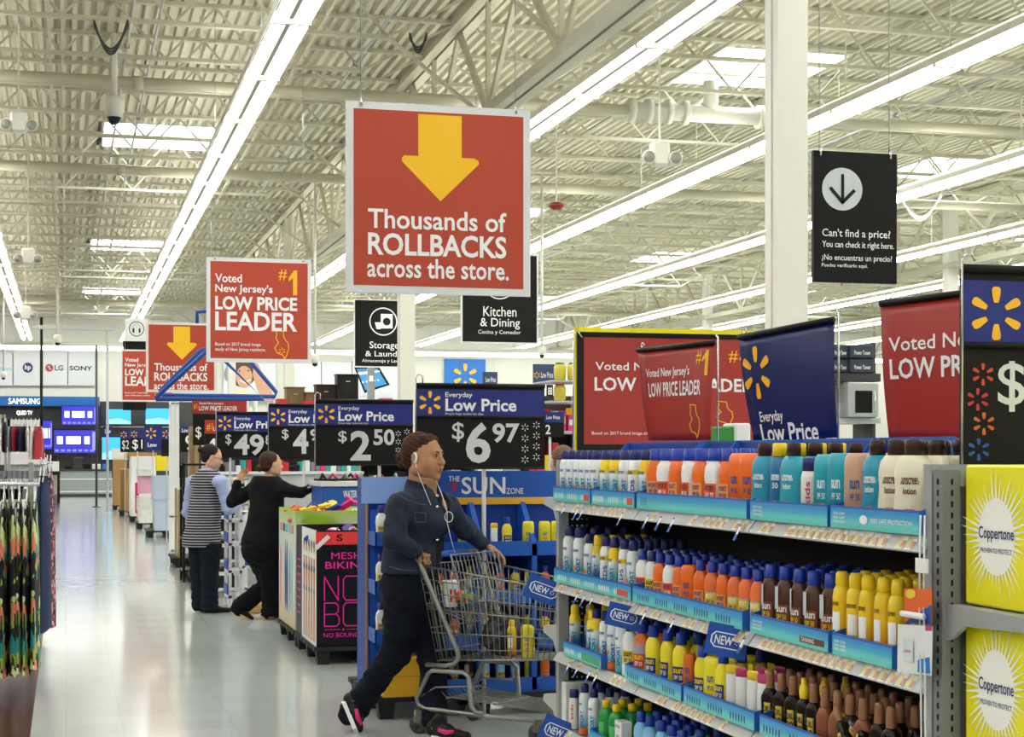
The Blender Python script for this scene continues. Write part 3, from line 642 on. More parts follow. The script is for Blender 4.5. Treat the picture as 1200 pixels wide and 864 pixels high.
# leaning and fallen oil bottles in the last tray
y = aX(1003, 840, XF+.05).y
put('oil_black', 0, 0, 0, 0, 'dark oil bottle leaning over in the tray nearest the camera on the third shelf', None, mtx=Matrix.Translation((XF+.02, y-.02, LV[2]+.03)) @ Matrix.Rotation(-math.pi/2, 4, 'Z') @ Matrix.Rotation(-.6, 4, 'Y'))
put('oil_spray', 0, 0, 0, 0, 'dark bottle with orange cap lying across the third shelf tray', None, mtx=Matrix.Translation((XF+.04, aX(990, 840, XF).y-.06, LV[2]+.09)) @ Matrix.Rotation(-math.pi/2, 4, 'Z') @ Matrix.Rotation(-1.25, 4, 'Y'))
# blue shelf flags "NEW" and small hanging tickets
def flag(px, py, z, w=.105, h=.075, tilt=.0, label=''):
    p = aX(px, py, XF-.03); t = thing('shelf_flag', label, 'sign', (XF-.03, p.y, z), group='blue shelf flags')
    # panel stands out from the rail, facing the camera side
    ang = -.25
    c, s_ = math.cos(ang), math.sin(ang)
    def fn(u, v, off=0):
        a = (u-.5)*w; b = (.5-v)*h; a2, b2 = a*math.cos(tilt)-b*math.sin(tilt), a*math.sin(tilt)+b*math.cos(tilt)
        return Vector((XF-.03, p.y, z))+Vector((c*a2, s_*a2, b2))+Vector((s_*off, -c*off, 0))*1.0
    m = pquad(fn, th=.002); m.build('card', blue, t)
    s = Surf(fn); q = MB(); s.line(q, [(.2, .27), (.78, .27), (.88, .4), (.88, .6), (.78, .73), (.22, .73), (.12, .6), (.12, .4)], .035, closed=True, off=.001)
    s.text(q, 'NEW', .2, .36, .64, .64, .03, .001); s.spark(q, .75, .5, .07, ry=.1, off=.001); q.build('lettering', prt, t)
    m = MB(); m.bar((XF+.012, p.y, z), (XF-.03, p.y, z), .006); m.build('clip', white, t)
flag(637, 697, .855, .18, .12, tilt=-.35, label='blue NEW shelf flag at the far end of the second shelf')
flag(731, 714, .84, .145, .1, -.25, 'blue NEW shelf flag under the second shelf, over yellow capped cans')
flag(852, 748, .86, .15, .115, -.2, 'blue NEW shelf flag beside the brown bottles')
flag(654, 853, .19, .17, .13, -.4, 'blue NEW shelf flag at the bottom shelf far corner')
k = 0
for px, li in ((662, 0), (678, 0), (684, 0), (730, 0), (760, 0), (775, 0), (790, 0), (868, 0), (678, 1), (686, 1), (695, 1), (757, 1), (790, 1), (668, 2), (678, 2), (692, 2), (700, 2), (872, 1)):
    p = aX(px, 600, XF-.01); z = LV[li]-.04; k += 1
    t = thing('shelf_ticket', 'small blue and white ticket on the %s rail, %s in order' % (TN[li], nth(k-1)), 'ticket', (XF-.012, p.y, z), group='hanging shelf tickets')
    fn = lambda u, v, off=0, p=p, z=z: Vector((XF-.014-.03*v, p.y-.012+(-.005)*v+.02*(.5-u), z+.02-.055*v))+Vector((-.6*off, -.8*off, 0))
    pquad(lambda u, v, o: fn(u, v, o), th=.001).build('paper', prt, t)
    q = MB(); s = Surf(fn); s.rect(q, 0, .6, 1, 1, .001); s.rect(q, 0, 0, 1, .12, .001); s.line(q, [(.1, .2), (.1, .55)], .12, .001); q.build('blue_band', blue, t)
# ---------------- near end display (right edge) ----------------
YE = YN-.03; XE0 = XF+.035
slotm = M('slot shadow', '#0c0c0d', .7)
t = thing('end_display_frame', 'grey slotted upright and perforated back of the end display at right edge', 'shelving', (XE0, YE, 0))
mb = MB(); mb.box(XE0-.02, YE-.05, 0, XE0+.035, YE+.0, 1.485); up = mb.build('upright', M('upright steel', '#7c8081', .5, .1), t)
mb = MB()
for k in range(46): mb.box(XE0-.0215, YE-.03, .05+k*.031, XE0-.02, YE-.022, .066+k*.031); mb.box(XE0+.006, YE-.0515, .05+k*.031, XE0+.012, YE-.05, .066+k*.031)
mb.build('slots', slotm, up, kind='stuff')
mb = MB(); mb.box(XE0+.035, YE-.035, 0, XE0+1.0, YE-.02, 1.47); bp = mb.build('perforated_panel', grey, t)
mb = MB()
for k in range(46):
    for j in range(3): mb.box(XE0+.06+j*.03, YE-.0365, .05+k*.031, XE0+.066+j*.03, YE-.035, .056+k*.031)
mb.build('peg_holes', slotm, bp, kind='stuff')
mb = MB(); mb.box(XE0+.035, YE-.055, 1.44, XE0+1.0, YE-.02, 1.48); mb.build('top_rail', steel, t)
# bracket shelves and yellow boxes
copy_yel = M('yellow card', '#f2ea12', .45, var=.02)
for z, (y0_, y1_) in ((1.115, (671, 704)), (.70, (835, 864))):
    mb = MB(); a = (XE0+.0, YE-.05); 
    prof = [(-.0, z-.0), (-.48, z-.0), (-.48, z-.035), (-.1, z-.05), (-.03, z-.09), (0, z-.1)]
    mb.prism([(p[0], p[1]) for p in prof], lambda u, v: Vector((XE0-.01, YE-.05+u, v)), lambda u, v: Vector((XE0+.004, YE-.05+u, v))); br = mb.build('shelf_bracket', steel, t)
    mb = MB(); mb.box(XE0+.004, YE-.53, z-.012, XE0+.9, YE-.05, z); mb.build('shelf', steel, t)
    mb = MB(); mb.box(XE0-.012, YE-.545, z-.04, XE0+.9, YE-.53, z+.004); mb.build('price_rail', shelfw, t)
rayf = M('white sunburst print', '#fdfdf4', .5, var=0)
for zb, zt, lb in ((1.118, 1.50, 'upper yellow display box with a white sunburst at the right edge'), (.705, 1.10, 'lower yellow display box with a white sunburst at the right edge')):
    t = thing('display_box', lb, 'box', (XE0+.3, YE-.3, zb), group='yellow sunburst boxes')
    xl = XE0+.035; yf, yn = YE-.075, YE-.52
    mb = MB(); mb.rbox(xl, yn, zb+.0015, xl+.5, yf, zt, .006); b = mb.build('carton', copy_yel, t)
    s = Surf(lambda u, v, o: Vector((xl-o, yf+(yn-yf)*u, zt+(zb-zt)*v)))
    q = MB(); cx, cy = .36, .5; pts = []
    rr = random.Random(4); n = 44
    for k in range(2*n):
        a = k*math.pi/n; r = (.17 if k % 2 else .27+rr.random()*.16)
        pts.append((cx+r*1.0*math.cos(a), cy+r*1.15*math.sin(a)))
    q.add([s.fn(cx, cy, .0015)]+[s.fn(u, v, .0015) for u, v in pts], [(0, k+1, (k+1) % (2*n)+1) for k in range(2*n)])
    s.disc(q, cx, cy, .2, .27, off=.0012, n=32); q.build('sunburst', rayf, b)
    q = MB(); s.text(q, 'Coppertone', cx-.19, cy-.07, cx+.2, cy+.04, .02, .003); s.text(q, 'PROVEN TO PROTECT', cx-.17, cy+.08, cx+.18, cy+.115, .01, .003); q.build('lettering', navy, b)
# curled plastic hang strip with two carded lip balms
t = thing('hang_strip', 'clear plastic clip strip hanging on the near upright', 'hanger', (XF-.02, YN-.0, 1.3))
p0 = aX(1082, 600, XF-.02); 
mb = MB(); pts = [Vector((XF-.022, p0.y+.005*math.sin(k*.9), 1.36-.12*k)) for k in range(7)]
for w in (-.012, .012): mb.tube([p+Vector((0, w, 0)) for p in pts], .003, 6)
mb.build('strip', M('clear plastic', '#dfe3e2', .2), t)
mb = MB(); mb.box(XF-.026, p0.y-.03, 1.2, XF-.02, p0.y+.035, 1.24); mb.build('clip', white, t)
def carded(px0, py0, px1, py1, label, cols, name, tilt):
    a = aX(px0, py0, XF-.035); b = aX(px1, py1, XF-.035)
    t = thing(name, label, 'package', (XF-.035, (a.y+b.y)/2, b.z))
    fn = lambda u, v, off=0: Vector((XF-.035-off+.02*v, a.y+(b.y-a.y)*u+tilt*(v-.5)*.06, a.z+(b.z-a.z)*v+tilt*(u-.5)*.02))
    pquad(fn, th=.002).build('card', cols[0], t); return t, Surf(fn)
t, s = carded(1056, 687, 1088, 735, 'orange and blue carded lip balm clipped to the near upright', [M('card orange', '#f06a2a')], 'carded_balm', .6)
q = MB(); s.poly(q, [(0, 1), (1, .45), (1, 1)]); q.build('blue_corner', blue, t)
q = MB(); s.disc(q, .25, .15, .2, .13); q.build('yellow_dot', cm['yellow'], t)
a = s.fn(.05, .72, .012); b = s.fn(.85, .8, .012); q = MB(); q.tube([a, b], .009, 10); q.build('balm_stick', white, t)
t, s = carded(1048, 728, 1088, 797, 'white carded sun stick below the orange card on the near upright', [white], 'carded_stick', .7)
q = MB(); s.poly(q, [(.62, .95), (.62, .7), (.95, .62), (.98, .95)]); q.build('blue_patch', M('patch blue', '#1f7fd6'), t)
q = MB(); s.rect(q, .82, 0, 1, .1); q.build('pink_corner', cm['magenta'], t)
q = MB(); s.rect(q, .2, .3, .5, .75, .004); q.build('blister', M('blister', '#dde6ee', .15), t)
q = MB(); s.text(q, 'baby', .25, .5, .45, .58, off=.005); q.build('lettering', cm['magenta'], t)
# far end display shelves (seen past the far post)
t = thing('far_end_shelves', 'pale grey shelves sticking out beyond the far post of the shelving run', 'shelving', (XF+.1, YF+.1, 0))
for z in (1.31, .66, .31):
    mb = MB(); mb.prism([(0, z), (.27, z), (.28, z-.035), (.1, z-.06), (.03, z-.13), (0, z-.14)], lambda u, v: Vector((XF+.03, YF+.03+u, v)), lambda u, v: Vector((XF+.045, YF+.03+u, v)))
    mb.box(XF+.045, YF+.03, z-.012, XF+.85, YF+.31, z); mb.build('bracket_shelf', shelfw, t)
# price sign on a pole, right edge (nearest)
price_dark = M('price sign black', '#110f0e', .45)
def spark_col(mb, s, pts, r, ry):
    for x, y in pts: s.spark(mb, x, y, r, ry=ry)
Ys = 4.25
s = plane_px(1127, 318, 1330, 560, Ys)
t = thing('price_sign', 'nearest price sign, blue over black with a big dollar sign, at right edge', 'sign', ((s.x0+s.x1)/2, Ys, s.z1))
mb = MB(); mb.box(s.x0, Ys, s.z1, s.x1, Ys+.012, s.z0); bd = mb.build('board', price_dark, t)
q = MB(); s.rect(q, 1129, 331, 1328, 406); q.build('blue_header', royal, bd)
q = MB(); s.spark(q, 1166, 369, 31, off=.003); q.build('spark', yel, bd)
q = MB(); s.text(q, 'Everyday', 1215, 340, 1260, 355, .02, .003); q.build('header_lettering', prt, bd)
q = MB(); s.text(q, '$', 1168, 424, 1200, 483, .05); s.text(q, '8', 1210, 424, 1262, 520, .05); s.text(q, '97', 1270, 424, 1318, 470, .05); q.build('price', M('price white', '#d9dcdc'), bd)
q = MB(); 
for kx, (cx, cy) in enumerate(((1151, 440), (1145, 469), (1152, 497), (1146, 527))):
    q.cm = kx; s.spark(q, cx, cy, 13, ry=13)
q.build('small_sparks', [M('spark red', '#c7442e'), M('spark red2', '#c0392b'), M('spark orange', '#cf6a34'), M('spark blue', '#1f5fa8')], bd)
q = MB(); q.tube([(s.x0-.002, Ys-.012, s.z0+.0), (s.x1, Ys-.012, s.z0)], .012, 8); q.tube([(s.x0-.002, Ys-.012, s.fn(0, .365).z), (s.x1, Ys-.012, s.fn(0, .365).z)], .009, 8); q.build('holder_bar', blackm, t)
zt = s.z0; xp = s.x0-.01
q = MB(); q.tube([(xp, Ys-.02, 1.44), (xp, Ys-.02, zt+.02), (xp+.008, Ys-.02, zt+.035), (xp+.03, Ys-.02, zt+.04), (xp+.04, Ys-.02, zt+.02)], .0035, 8); q.build('wire_pole', chrome, t)
# ---------------- banners above the shelving ----------------
def banner(label, tl, tr, bl, br, dl, dr, mat, bow, draw, grp=None, frame=True):
    """a sheet hung from a black bar on a wire pole; corners from the photo with their distances"""
    A = P(*tl, dl); B = P(*tr, dr); Cc = P(*bl, dl); D = P(*br, dr)
    nrm = (B-A).cross(Cc-A).normalized(); nrm = nrm if nrm.dot(EYE-A) > 0 else -nrm
    def fn(u, v, off=0):
        p = A*(1-u)*(1-v)+B*u*(1-v)+Cc*(1-u)*v+D*u*v
        return p+nrm*(off+bow*(math.sin(v*math.pi)*.5+math.sin(u*math.pi)*.35*(v)))
    t = thing('banner', label, 'sign', tuple((Cc+D)/2), group=grp)
    pquad(fn, 10, 12, .002).build('sheet', mat, t)
    q = MB(); q.tube([A+nrm*.004+UP*.006, B+nrm*.004+UP*.006], .013, 8); q.build('holder_bar', blackm, t)
    pr = (B+nrm*.0)+(B-A).normalized()*.02
    q = MB(); q.tube([(pr.x, pr.y, min(1.35, D.z-.05)), (pr.x, pr.y, pr.z+.03), pr+UP*.045-(B-A).normalized()*.015], .005, 8); q.build('wire_pole', chrome, t)
    q = MB(); lp = A+(B-A)*.06+UP*.03; q.tube([lp+UP*.012*math.cos(k*math.tau/10)+(B-A).normalized()*.012*math.sin(k*math.tau/10) for k in range(10)], .003, 6, closed=True); q.build('hook', chrome, t)
    draw(Surf(fn), t); return t
NJ = [(.1, 0), (.62, .02), (.66, .22), (.78, .34), (.95, .42), (1, .62), (.86, .85), (.7, 1.0), (.62, .86), (.2, .78), (.02, .6), (.3, .42), (.12, .28), (.16, .12)]
def nj(s, q, x0, y0, x1, y1, w): s.line(q, [(x0+(x1-x0)*a, y0+(y1-y0)*b) for a, b in NJ], w, closed=True, off=.003)
ban_red = M('banner red', '#a8302a', .3, var=.02); ban_blue = M('banner navy', '#182660', .25, var=.02)
def d_red_small(s, t):
    q = MB(); s.text(q, "Voted New Jersey's", .1, .2, .7, .33, .02, .004); s.text(q, 'LOW PRICE LEADER', .12, .36, .86, .52, .04, .004); q.build('lettering', prt, t)
    q = MB(); s.text(q, '#', .78, .06, .85, .2, .02, .004); s.text(q, '1', .86, .06, .94, .32, .06, .004); nj(s, q, .7, .62, .85, .98, .012); q.build('yellow_print', yel, t)
banner('curved red low price banner hanging in front of the larger framed red sign', (748, 412), (838, 403), (760, 516), (833, 516), 8.7, 8.2, ban_red, .02, d_red_small)
def d_blue(s, t):
    q = MB(); s.spark(q, .17, .35, .16, ry=.25, off=.004); q.build('spark', yel, t)
    q = MB(); s.text(q, 'Everyday', .14, .72, .42, .85, .03, .004); s.text(q, 'Low Price', .12, .84, .8, 1.02, .04, .004); q.build('lettering', prt, t)
banner('curved navy everyday low price banner with yellow spark', (866, 397), (978, 376), (884, 517), (982, 513), 7.4, 7.0, ban_blue, .03, d_blue)
def d_red_right(s, t):
    q = MB(); s.text(q, "Voted New Jersey's", .06, .24, 1.25, .38, .02, .004); s.text(q, 'LOW PRICE LEADER', .06, .4, 1.45, .55, .04, .004); s.text(q, 'Based on 2017 brand image study of New Jersey residents.', .2, .965, 1.3, .985, .0, .004)
    q.v = [v for v in q.v]; q.build('lettering', prt, t)
banner('large curved red low price banner at right, behind the nearest price sign', (1032, 358), (1190, 338), (1042, 517), (1190, 520), 6.4, 6.05, ban_red, .03, d_red_right)
# big framed red sign on yellow frame
Yb = 10.6
s = plane_px(677, 391, 885, 525, Yb)
t = thing('framed_sign', 'wide red low price leader sign in a black and yellow frame behind the shelving', 'sign', ((s.x0+s.x1)/2, Yb, 0))
mb = MB(); mb.box(s.x0, Yb, s.z1-.02, s.x1, Yb+.02, s.z0); bd = mb.build('board', black, t)
q = MB(); s.rect(q, 684, 397, 882, 521); q.build('red_face', ban_red, bd)
q = MB(); s.text(q, 'Voted New Jersey\'s', 697, 425, 823, 438, .02, .003); s.text(q, 'LOW PRICE LEADER', 696, 443, 882, 459, .04, .003); s.text(q, 'Based on 2017 brand image study', 693, 506, 764, 511, 0, .003); q.build('lettering', prt, bd)
q = MB(); s.text(q, '#', 853, 410, 864, 424, .03, .003); s.text(q, '1', 866, 410, 876, 436, .05, .003); nj(s, q, 838, 470, 858, 500, 1.2); q.build('yellow_print', yel, bd)
q = MB(); q.box(s.x0-.0, Yb-.02, s.z0, s.x1, Yb+.04, s.z0+.03); q.box(s.x0-.012, Yb+.02, 0, s.x0+.01, Yb+.05, s.z0+.03); q.box(s.x1-.01, Yb+.02, 0, s.x1+.04, Yb+.07, s.z0+.03); q.build('yellow_frame', M('frame yellow', '#f2e40f', .4), t)
q = MB(); a = aY(672, 392, Yb-.05); q.tube([(a.x, a.y, 1.2), (a.x, a.y, a.z), (a.x+.03, a.y, a.z+.02), (a.x+.06, a.y, a.z-.02)], .006, 8); q.build('wire_pole', chrome, t)
# blue trays on the far side of the run (their headers stand above the top shelf)
for k, (a, b, tx) in enumerate(((738, 826, 'KIDS'), (832, 868, 'KIDS'), (868, 935, 'HYDRATE YOUR SKIN'), (940, 1030, 'HYDRATE YOUR SKIN'), (1036, 1120, ''))):
    X_ = XB+.16; y0 = aX(b, 520, X_).y; y1 = aX(a, 520, X_).y
    t = thing('header_tray', 'blue header tray above the top shelf back, %s from the far end' % nth(k), 'tray', (X_+.1, (y0+y1)/2, 1.31), group='blue header trays')
    fn = lambda u, v, off=0: Vector((X_-off, y1+(y0-y1)*u, 1.59-.17*v))
    pquad(fn, th=.004).build('header', M('header navy', '#1a3a96', .45), t)
    q = MB(); sf = Surf(fn); 
    if tx: sf.text(q, tx, .2, .35, .9, .6, .02)
    q.cm = 1; sf.rect(q, 0, 0, 1, .06, .001)
    q.build('print', [prt, traym], t)
    for yy in (y0, y1-.005):
        q = MB(); q.prism([(0, 1.31), (0, 1.59), (-.02, 1.59), (-.13, 1.46), (-.14, 1.31)], lambda u, v: Vector((X_+u, yy, v)), lambda u, v: Vector((X_+u, yy+.004, v))); q.build('side_panel', traym, t)
    q = MB(); q.box(X_-.14, y0, 1.306, X_+.22, y1, 1.312); q.build('base', traym, t)
mb = MB(); mb.box(XB+.03, YN, 0, XB+.5, YF, 1.3); tag(mb.build('rear_shelving', steel), 'grey far side of the near shelving run, behind its back panel', 'shelving')
# ---------------- modelling of people: smooth solid shapes turned into one surface ----------------
class Solid:
    def __init__(s): s.p = []
    def cap(s, a, b, ra, rb=None, k=.02, fd=None, fl=1.0): s.p.append(('c', np.array(a, float), np.array(b, float), ra, ra if rb is None else rb, k, None if fd is None else np.array(Vector(fd).normalized()), fl)); return s
    def ell(s, c, r, k=.02, R=None): s.p.append(('e', np.array(c, float), np.array(r, float), k, None if R is None else np.array(R, float))); return s
    def cut(s, c, r, k=.01): s.p.append(('x', np.array(c, float), np.array(r, float), k)); return s
    def bounds(s):
        lo = np.full(3, 1e9); hi = -lo
        for p in s.p:
            if p[0] == 'c': r = max(p[3], p[4])*max(1, p[7])+.02; lo = np.minimum(lo, np.minimum(p[1], p[2])-r); hi = np.maximum(hi, np.maximum(p[1], p[2])+r)
            elif p[0] == 'e': r = max(p[2])+.02; lo = np.minimum(lo, p[1]-r); hi = np.maximum(hi, p[1]+r)
        return lo, hi
    def ev(s, X):
        d = np.full(X.shape[0], 1e3)
        for p in s.p:
            if p[0] == 'c':
                _, a, b, ra, rb, k, fd, fl = p; ab = b-a; w = X-a
                t = np.clip((w@ab)/max(ab@ab, 1e-9), 0, 1); q = w-t[:, None]*ab
                if fd is not None: c = q@fd; q = q+np.outer(c*(1/fl-1), fd)
                e = np.sqrt((q*q).sum(1))-(ra+(rb-ra)*t)
            elif p[0] == 'e':
                _, c, r, k, R = p; q = X-c
                if R is not None: q = q@R
                k0 = np.sqrt(((q/r)**2).sum(1)); k1 = np.sqrt(((q/(r*r))**2).sum(1))+1e-9; e = k0*(k0-1)/k1
            else:
                _, c, r, k = p; q = X-c; k0 = np.sqrt(((q/r)**2).sum(1)); k1 = np.sqrt(((q/(r*r))**2).sum(1))+1e-9; e = -k0*(k0-1)/k1
                h = np.clip(.5-.5*(e-d)/k, 0, 1)[:] if False else np.clip(.5+.5*(e-d)/k, 0, 1); d = d*(1-h)+e*h+k*h*(1-h); continue
            h = np.clip(.5+.5*(d-e)/k, 0, 1); d = d*(1-h)+e*h-k*h*(1-h)
        return d
    def net(s, h, wrinkle=None, clip=None):
        lo, hi = s.bounds(); n = np.ceil((hi-lo)/h).astype(int)+2
        ax = [lo[i]+h*np.arange(n[i]) for i in range(3)]; G = np.stack(np.meshgrid(*ax, indexing='ij'), -1).reshape(-1, 3)
        V = s.ev(G)
        if wrinkle is not None: V = V+wrinkle(G)
        if clip is not None: V = np.maximum(V, clip(G))
        V = V.reshape(n); S = V < 0
        cn = n-1; acc = np.zeros(tuple(cn)+(3,)); cnt = np.zeros(tuple(cn))
        faces = []; idx = -np.ones(tuple(cn), int)
        edges = []
        for a in range(3):
            sl0 = [slice(None)]*3; sl1 = [slice(None)]*3; sl0[a] = slice(0, -1); sl1[a] = slice(1, None)
            A = V[tuple(sl0)]; B = V[tuple(sl1)]; cr = (A < 0) != (B < 0); I = np.argwhere(cr)
            if len(I) == 0: continue
            t = A[cr]/(A[cr]-B[cr]); pos = I.astype(float); pos[:, a] += t
            b, c = [(1, 2), (2, 0), (0, 1)][a]; ok = (I[:, b] > 0) & (I[:, c] > 0) & (I[:, b] < cn[b]) & (I[:, c] < cn[c])
            I = I[ok]; pos = pos[ok]; inside = (A[cr] < 0)[ok]; quad = []
            for db, dc in ((-1, -1), (0, -1), (0, 0), (-1, 0)):
                J = I.copy(); J[:, b] += db; J[:, c] += dc; quad.append(J)
                np.add.at(acc, tuple(J.T), pos); np.add.at(cnt, tuple(J.T), 1)
            edges.append((quad, inside))
        used = np.argwhere(cnt > 0); idx[tuple(used.T)] = np.arange(len(used))
        vs = acc[tuple(used.T)]/cnt[tuple(used.T)][:, None]*h+lo
        for quad, inside in edges:
            q = np.stack([idx[tuple(J.T)] for J in quad], 1); q[~inside] = q[~inside][:, ::-1]; faces.append(q)
        return vs, np.concatenate(faces)
def solid_mesh(mb, s, h, mtx=None, smooth=2, **kw):
    vs, fs = s.net(h, **kw)
    # relax once so the grid does not show
    for _ in range(smooth):
        a = np.zeros_like(vs); c = np.zeros(len(vs))
        for i in range(4):
            for j in (1, 3): np.add.at(a, fs[:, i], vs[fs[:, (i+j) % 4]]); np.add.at(c, fs[:, i], 1)
        vs = vs*.4+(a/np.maximum(c, 1)[:, None])*.6
    if mtx is not None: M4 = np.array(mtx); vs = vs@M4[:3, :3].T+M4[:3, 3]
    return mb.add(vs.tolist(), fs.tolist(), True)
def frame(o, fwd, up): 
    f = Vector(fwd).normalized(); u = Vector(up); u = (u-f*u.dot(f)).normalized(); r = f.cross(u)
    return Matrix(((r.x, f.x, u.x, o[0]), (r.y, f.y, u.y, o[1]), (r.z, f.z, u.z, o[2]), (0, 0, 0, 1)))   # local x right, y forward, z up
def head_solid(full=1.0):
    h = Solid(); w = full
    h.ell((0,-.012,.038), (.074,.093,.083), .02).ell((0,.025,-.015), (.064*w,.068,.085), .03).ell((0,.036,-.068), (.047*w,.047,.034), .03).ell((0,.07,-.09), (.02*w,.018,.016), .02)
    for q in (-1, 1): h.ell((q*.036*w,.055,-.03), (.028,.03,.032), .02); h.ell((q*.053*w,-.0,-.055), (.02,.035,.03), .02)
    h.cap((-.034,.078,.03), (.034,.078,.03), .012, k=.015)
    for q in (-1, 1): h.cut((q*.031,.104,.013), (.018,.016,.011), .012)
    h.cap((0,.088,.022), (0,.108,-.018), .008, .0125, k=.01); h.ell((0.011,.1,-.022), (.009,.011,.008), .008).ell((-.011,.1,-.022), (.009,.011,.008), .008)
    h.ell((0,.083,-.05), (.028,.018,.017), .012); h.cap((-.018,.09,-.046), (.018,.09,-.046), .0045, k=.006).cap((-.015,.091,-.056), (.015,.091,-.056), .0055, k=.006)
    for q in (-1, 1): h.ell((q*.031,.079,.013), (.0155,.0125,.010), .003); h.ell((q*(.074),-.008,-.0), (.009,.018,.031), .006); h.cut((q*.085,-.004,.002), (.006,.009,.017), .004)
    return h
def hand_solid(w, fd, pn, th, curl=(.5,.6,.5), spread=.12, s=1.0, tcurl=.4):
    """w wrist, fd finger direction, pn back-of-hand normal, th direction of thumb side"""
    w = Vector(w); fd = Vector(fd).normalized(); pn = Vector(pn); pn = (pn-fd*pn.dot(fd)).normalized(); t = Vector(th); t = (t-fd*t.dot(fd)-pn*t.dot(pn)).normalized()
    h = Solid(); h.cap(w-fd*.03*s, w+fd*.03*s, .024*s, .026*s, .015, tuple(pn), .75); h.cap(w+fd*.03*s+t*.012*s, w+fd*.078*s+t*.02*s, .022*s, .017*s, .012, tuple(pn), .7); h.cap(w+fd*.03*s-t*.012*s, w+fd*.072*s-t*.02*s, .022*s, .017*s, .012, tuple(pn), .7)
    for i, (off, L) in enumerate(((.028,.92), (.0095,1.0), (-.0095,.95), (-.027,.78))):
        p = w+fd*(.083 if i < 3 else .076)*s+t*off*s; d = (fd+t*off*spread*30).normalized()
        for seg, (l, r0, r1) in enumerate(((.042,.0092,.0085), (.026,.0085,.0078), (.021,.0076,.0066))):
            d = (Matrix.Rotation(-curl[seg]*(1+i*.06), 3, t.cross(fd).normalized().cross(fd).normalized()) @ d) if False else (d*math.cos(curl[seg])-d.cross(t).normalized()*math.sin(curl[seg])*(1 if d.cross(t).dot(pn) > 0 else -1))
            d.normalize(); q = p+d*l*L*s; h.cap(p, q, r0*s, r1*s, .004); p = q
    p = w+fd*.018*s+t*.022*s; d = (t*.75+fd*.6-pn*.25).normalized()
    for l, r0, r1 in ((.036,.0125,.0105), (.03,.0105,.0092), (.024,.009,.0076)):
        q = p+d*l*s; h.cap(p, q, r0*s, r1*s, .006); p = q; d = (d+fd*.35*tcurl*2-pn*tcurl*.5).normalized()
    return h
skin = M('warm skin', '#aa7a55', .5, var=.05, scale=30); skin2 = M('light skin', '#d3a486', .5, var=.04, scale=30)
eyew = M('eye white', '#e8e4df', .2, var=0); iris = M('iris dark', '#2c1a10', .15, var=0); lipm = M('lip rose', '#8c4238', .45); browm = M('brow dark', '#3a2518', .8)
denim = ramp_mat('dark denim', [(0, '#0d1526'), (.5, '#151f34'), (1, '#202c44')], .85, 'Object', 0, 1.0, scale=60)
trouser = M('navy trouser cloth', '#0a0f1c', .95, var=.15, scale=20); blackc = M('black cloth', '#0f0f12', .92, var=.15, scale=14)
def cloth(amp, sc, seed=0):
    r = np.random.RandomState(seed); K = r.randn(5, 3)*sc; K[:, 2] *= 1.6; ph = r.rand(5)*6
    def f(G):
        o = 0
        for k, p in zip(K, ph): o = o+np.sin(G@k+p+1.5*np.sin(G@(k[::-1]*.5)))
        return amp*o/2.2
    return f
def put_face(mt, parent, brow=browm, lips=lipm, h=1.0):
    q = MB()
    for s in (-1, 1):
        c = Vector((s*.031,.0815,.013)); q.cm = 0; q.lathe([(-.0075,.004,.004), (-.004,.0105,.008), (0,.0125,.0095), (.004,.0105,.008), (.0075,.004,.004)], 12, mtx=mt @ Matrix.Translation(c))
        q.cm = 1; q.lathe([(-.0055,.002,.002), (-.003,.005,.002), (0,.006,.0026), (.003,.005,.002), (.0055,.002,.002)], 10, mtx=mt @ Matrix.Translation(c+Vector((0,.0088,0))))
    q.build('eyes', [eyew, iris], parent)
    q = MB()
    for s in (-1, 1): q.tube([mt @ Vector(p) for p in ((s*.014,.0935,.03), (s*.03,.0925,.0355), (s*.047,.078,.031))], [.0042,.0038,.002], 6); q.tube([mt @ Vector(p) for p in ((s*.02,.0925,.0205), (s*.031,.0935,.0225), (s*.043,.086,.018))], [.002,.0028,.0018], 6)
    q.build('eyebrows', brow, parent)
    q = MB(); q.tube([mt @ Vector(p) for p in ((-.024,.090,-.051), (-.01,.1005,-.0465), (0,.1015,-.048), (.01,.1005,-.0465), (.024,.090,-.051))], [.0015,.0042,.004,.0042,.0015], 6)
    q.tube([mt @ Vector(p) for p in ((-.022,.090,-.0535), (-.01,.0995,-.0575), (.01,.0995,-.0575), (.022,.090,-.0535))], [.0015,.0052,.0052,.0015], 6); q.build('lips', lips, parent)
def shoe(mb, heel, toe, up, w=.042, hgt=.06):
    s = Solid(); heel = Vector(heel); toe = Vector(toe); up = Vector(up).normalized(); d = (toe-heel).normalized(); side = tuple(up)
    s.cap(heel+up*.04, heel+d*.09+up*.042, .038, .038, .03); s.cap(heel+d*.08+up*.03, toe-d*.03+up*.024, .04, .028, .03, side, .8); s.cap(heel+d*.02+up*.06, heel+d*.05+up*.1, .036, .036, .02)
    return s
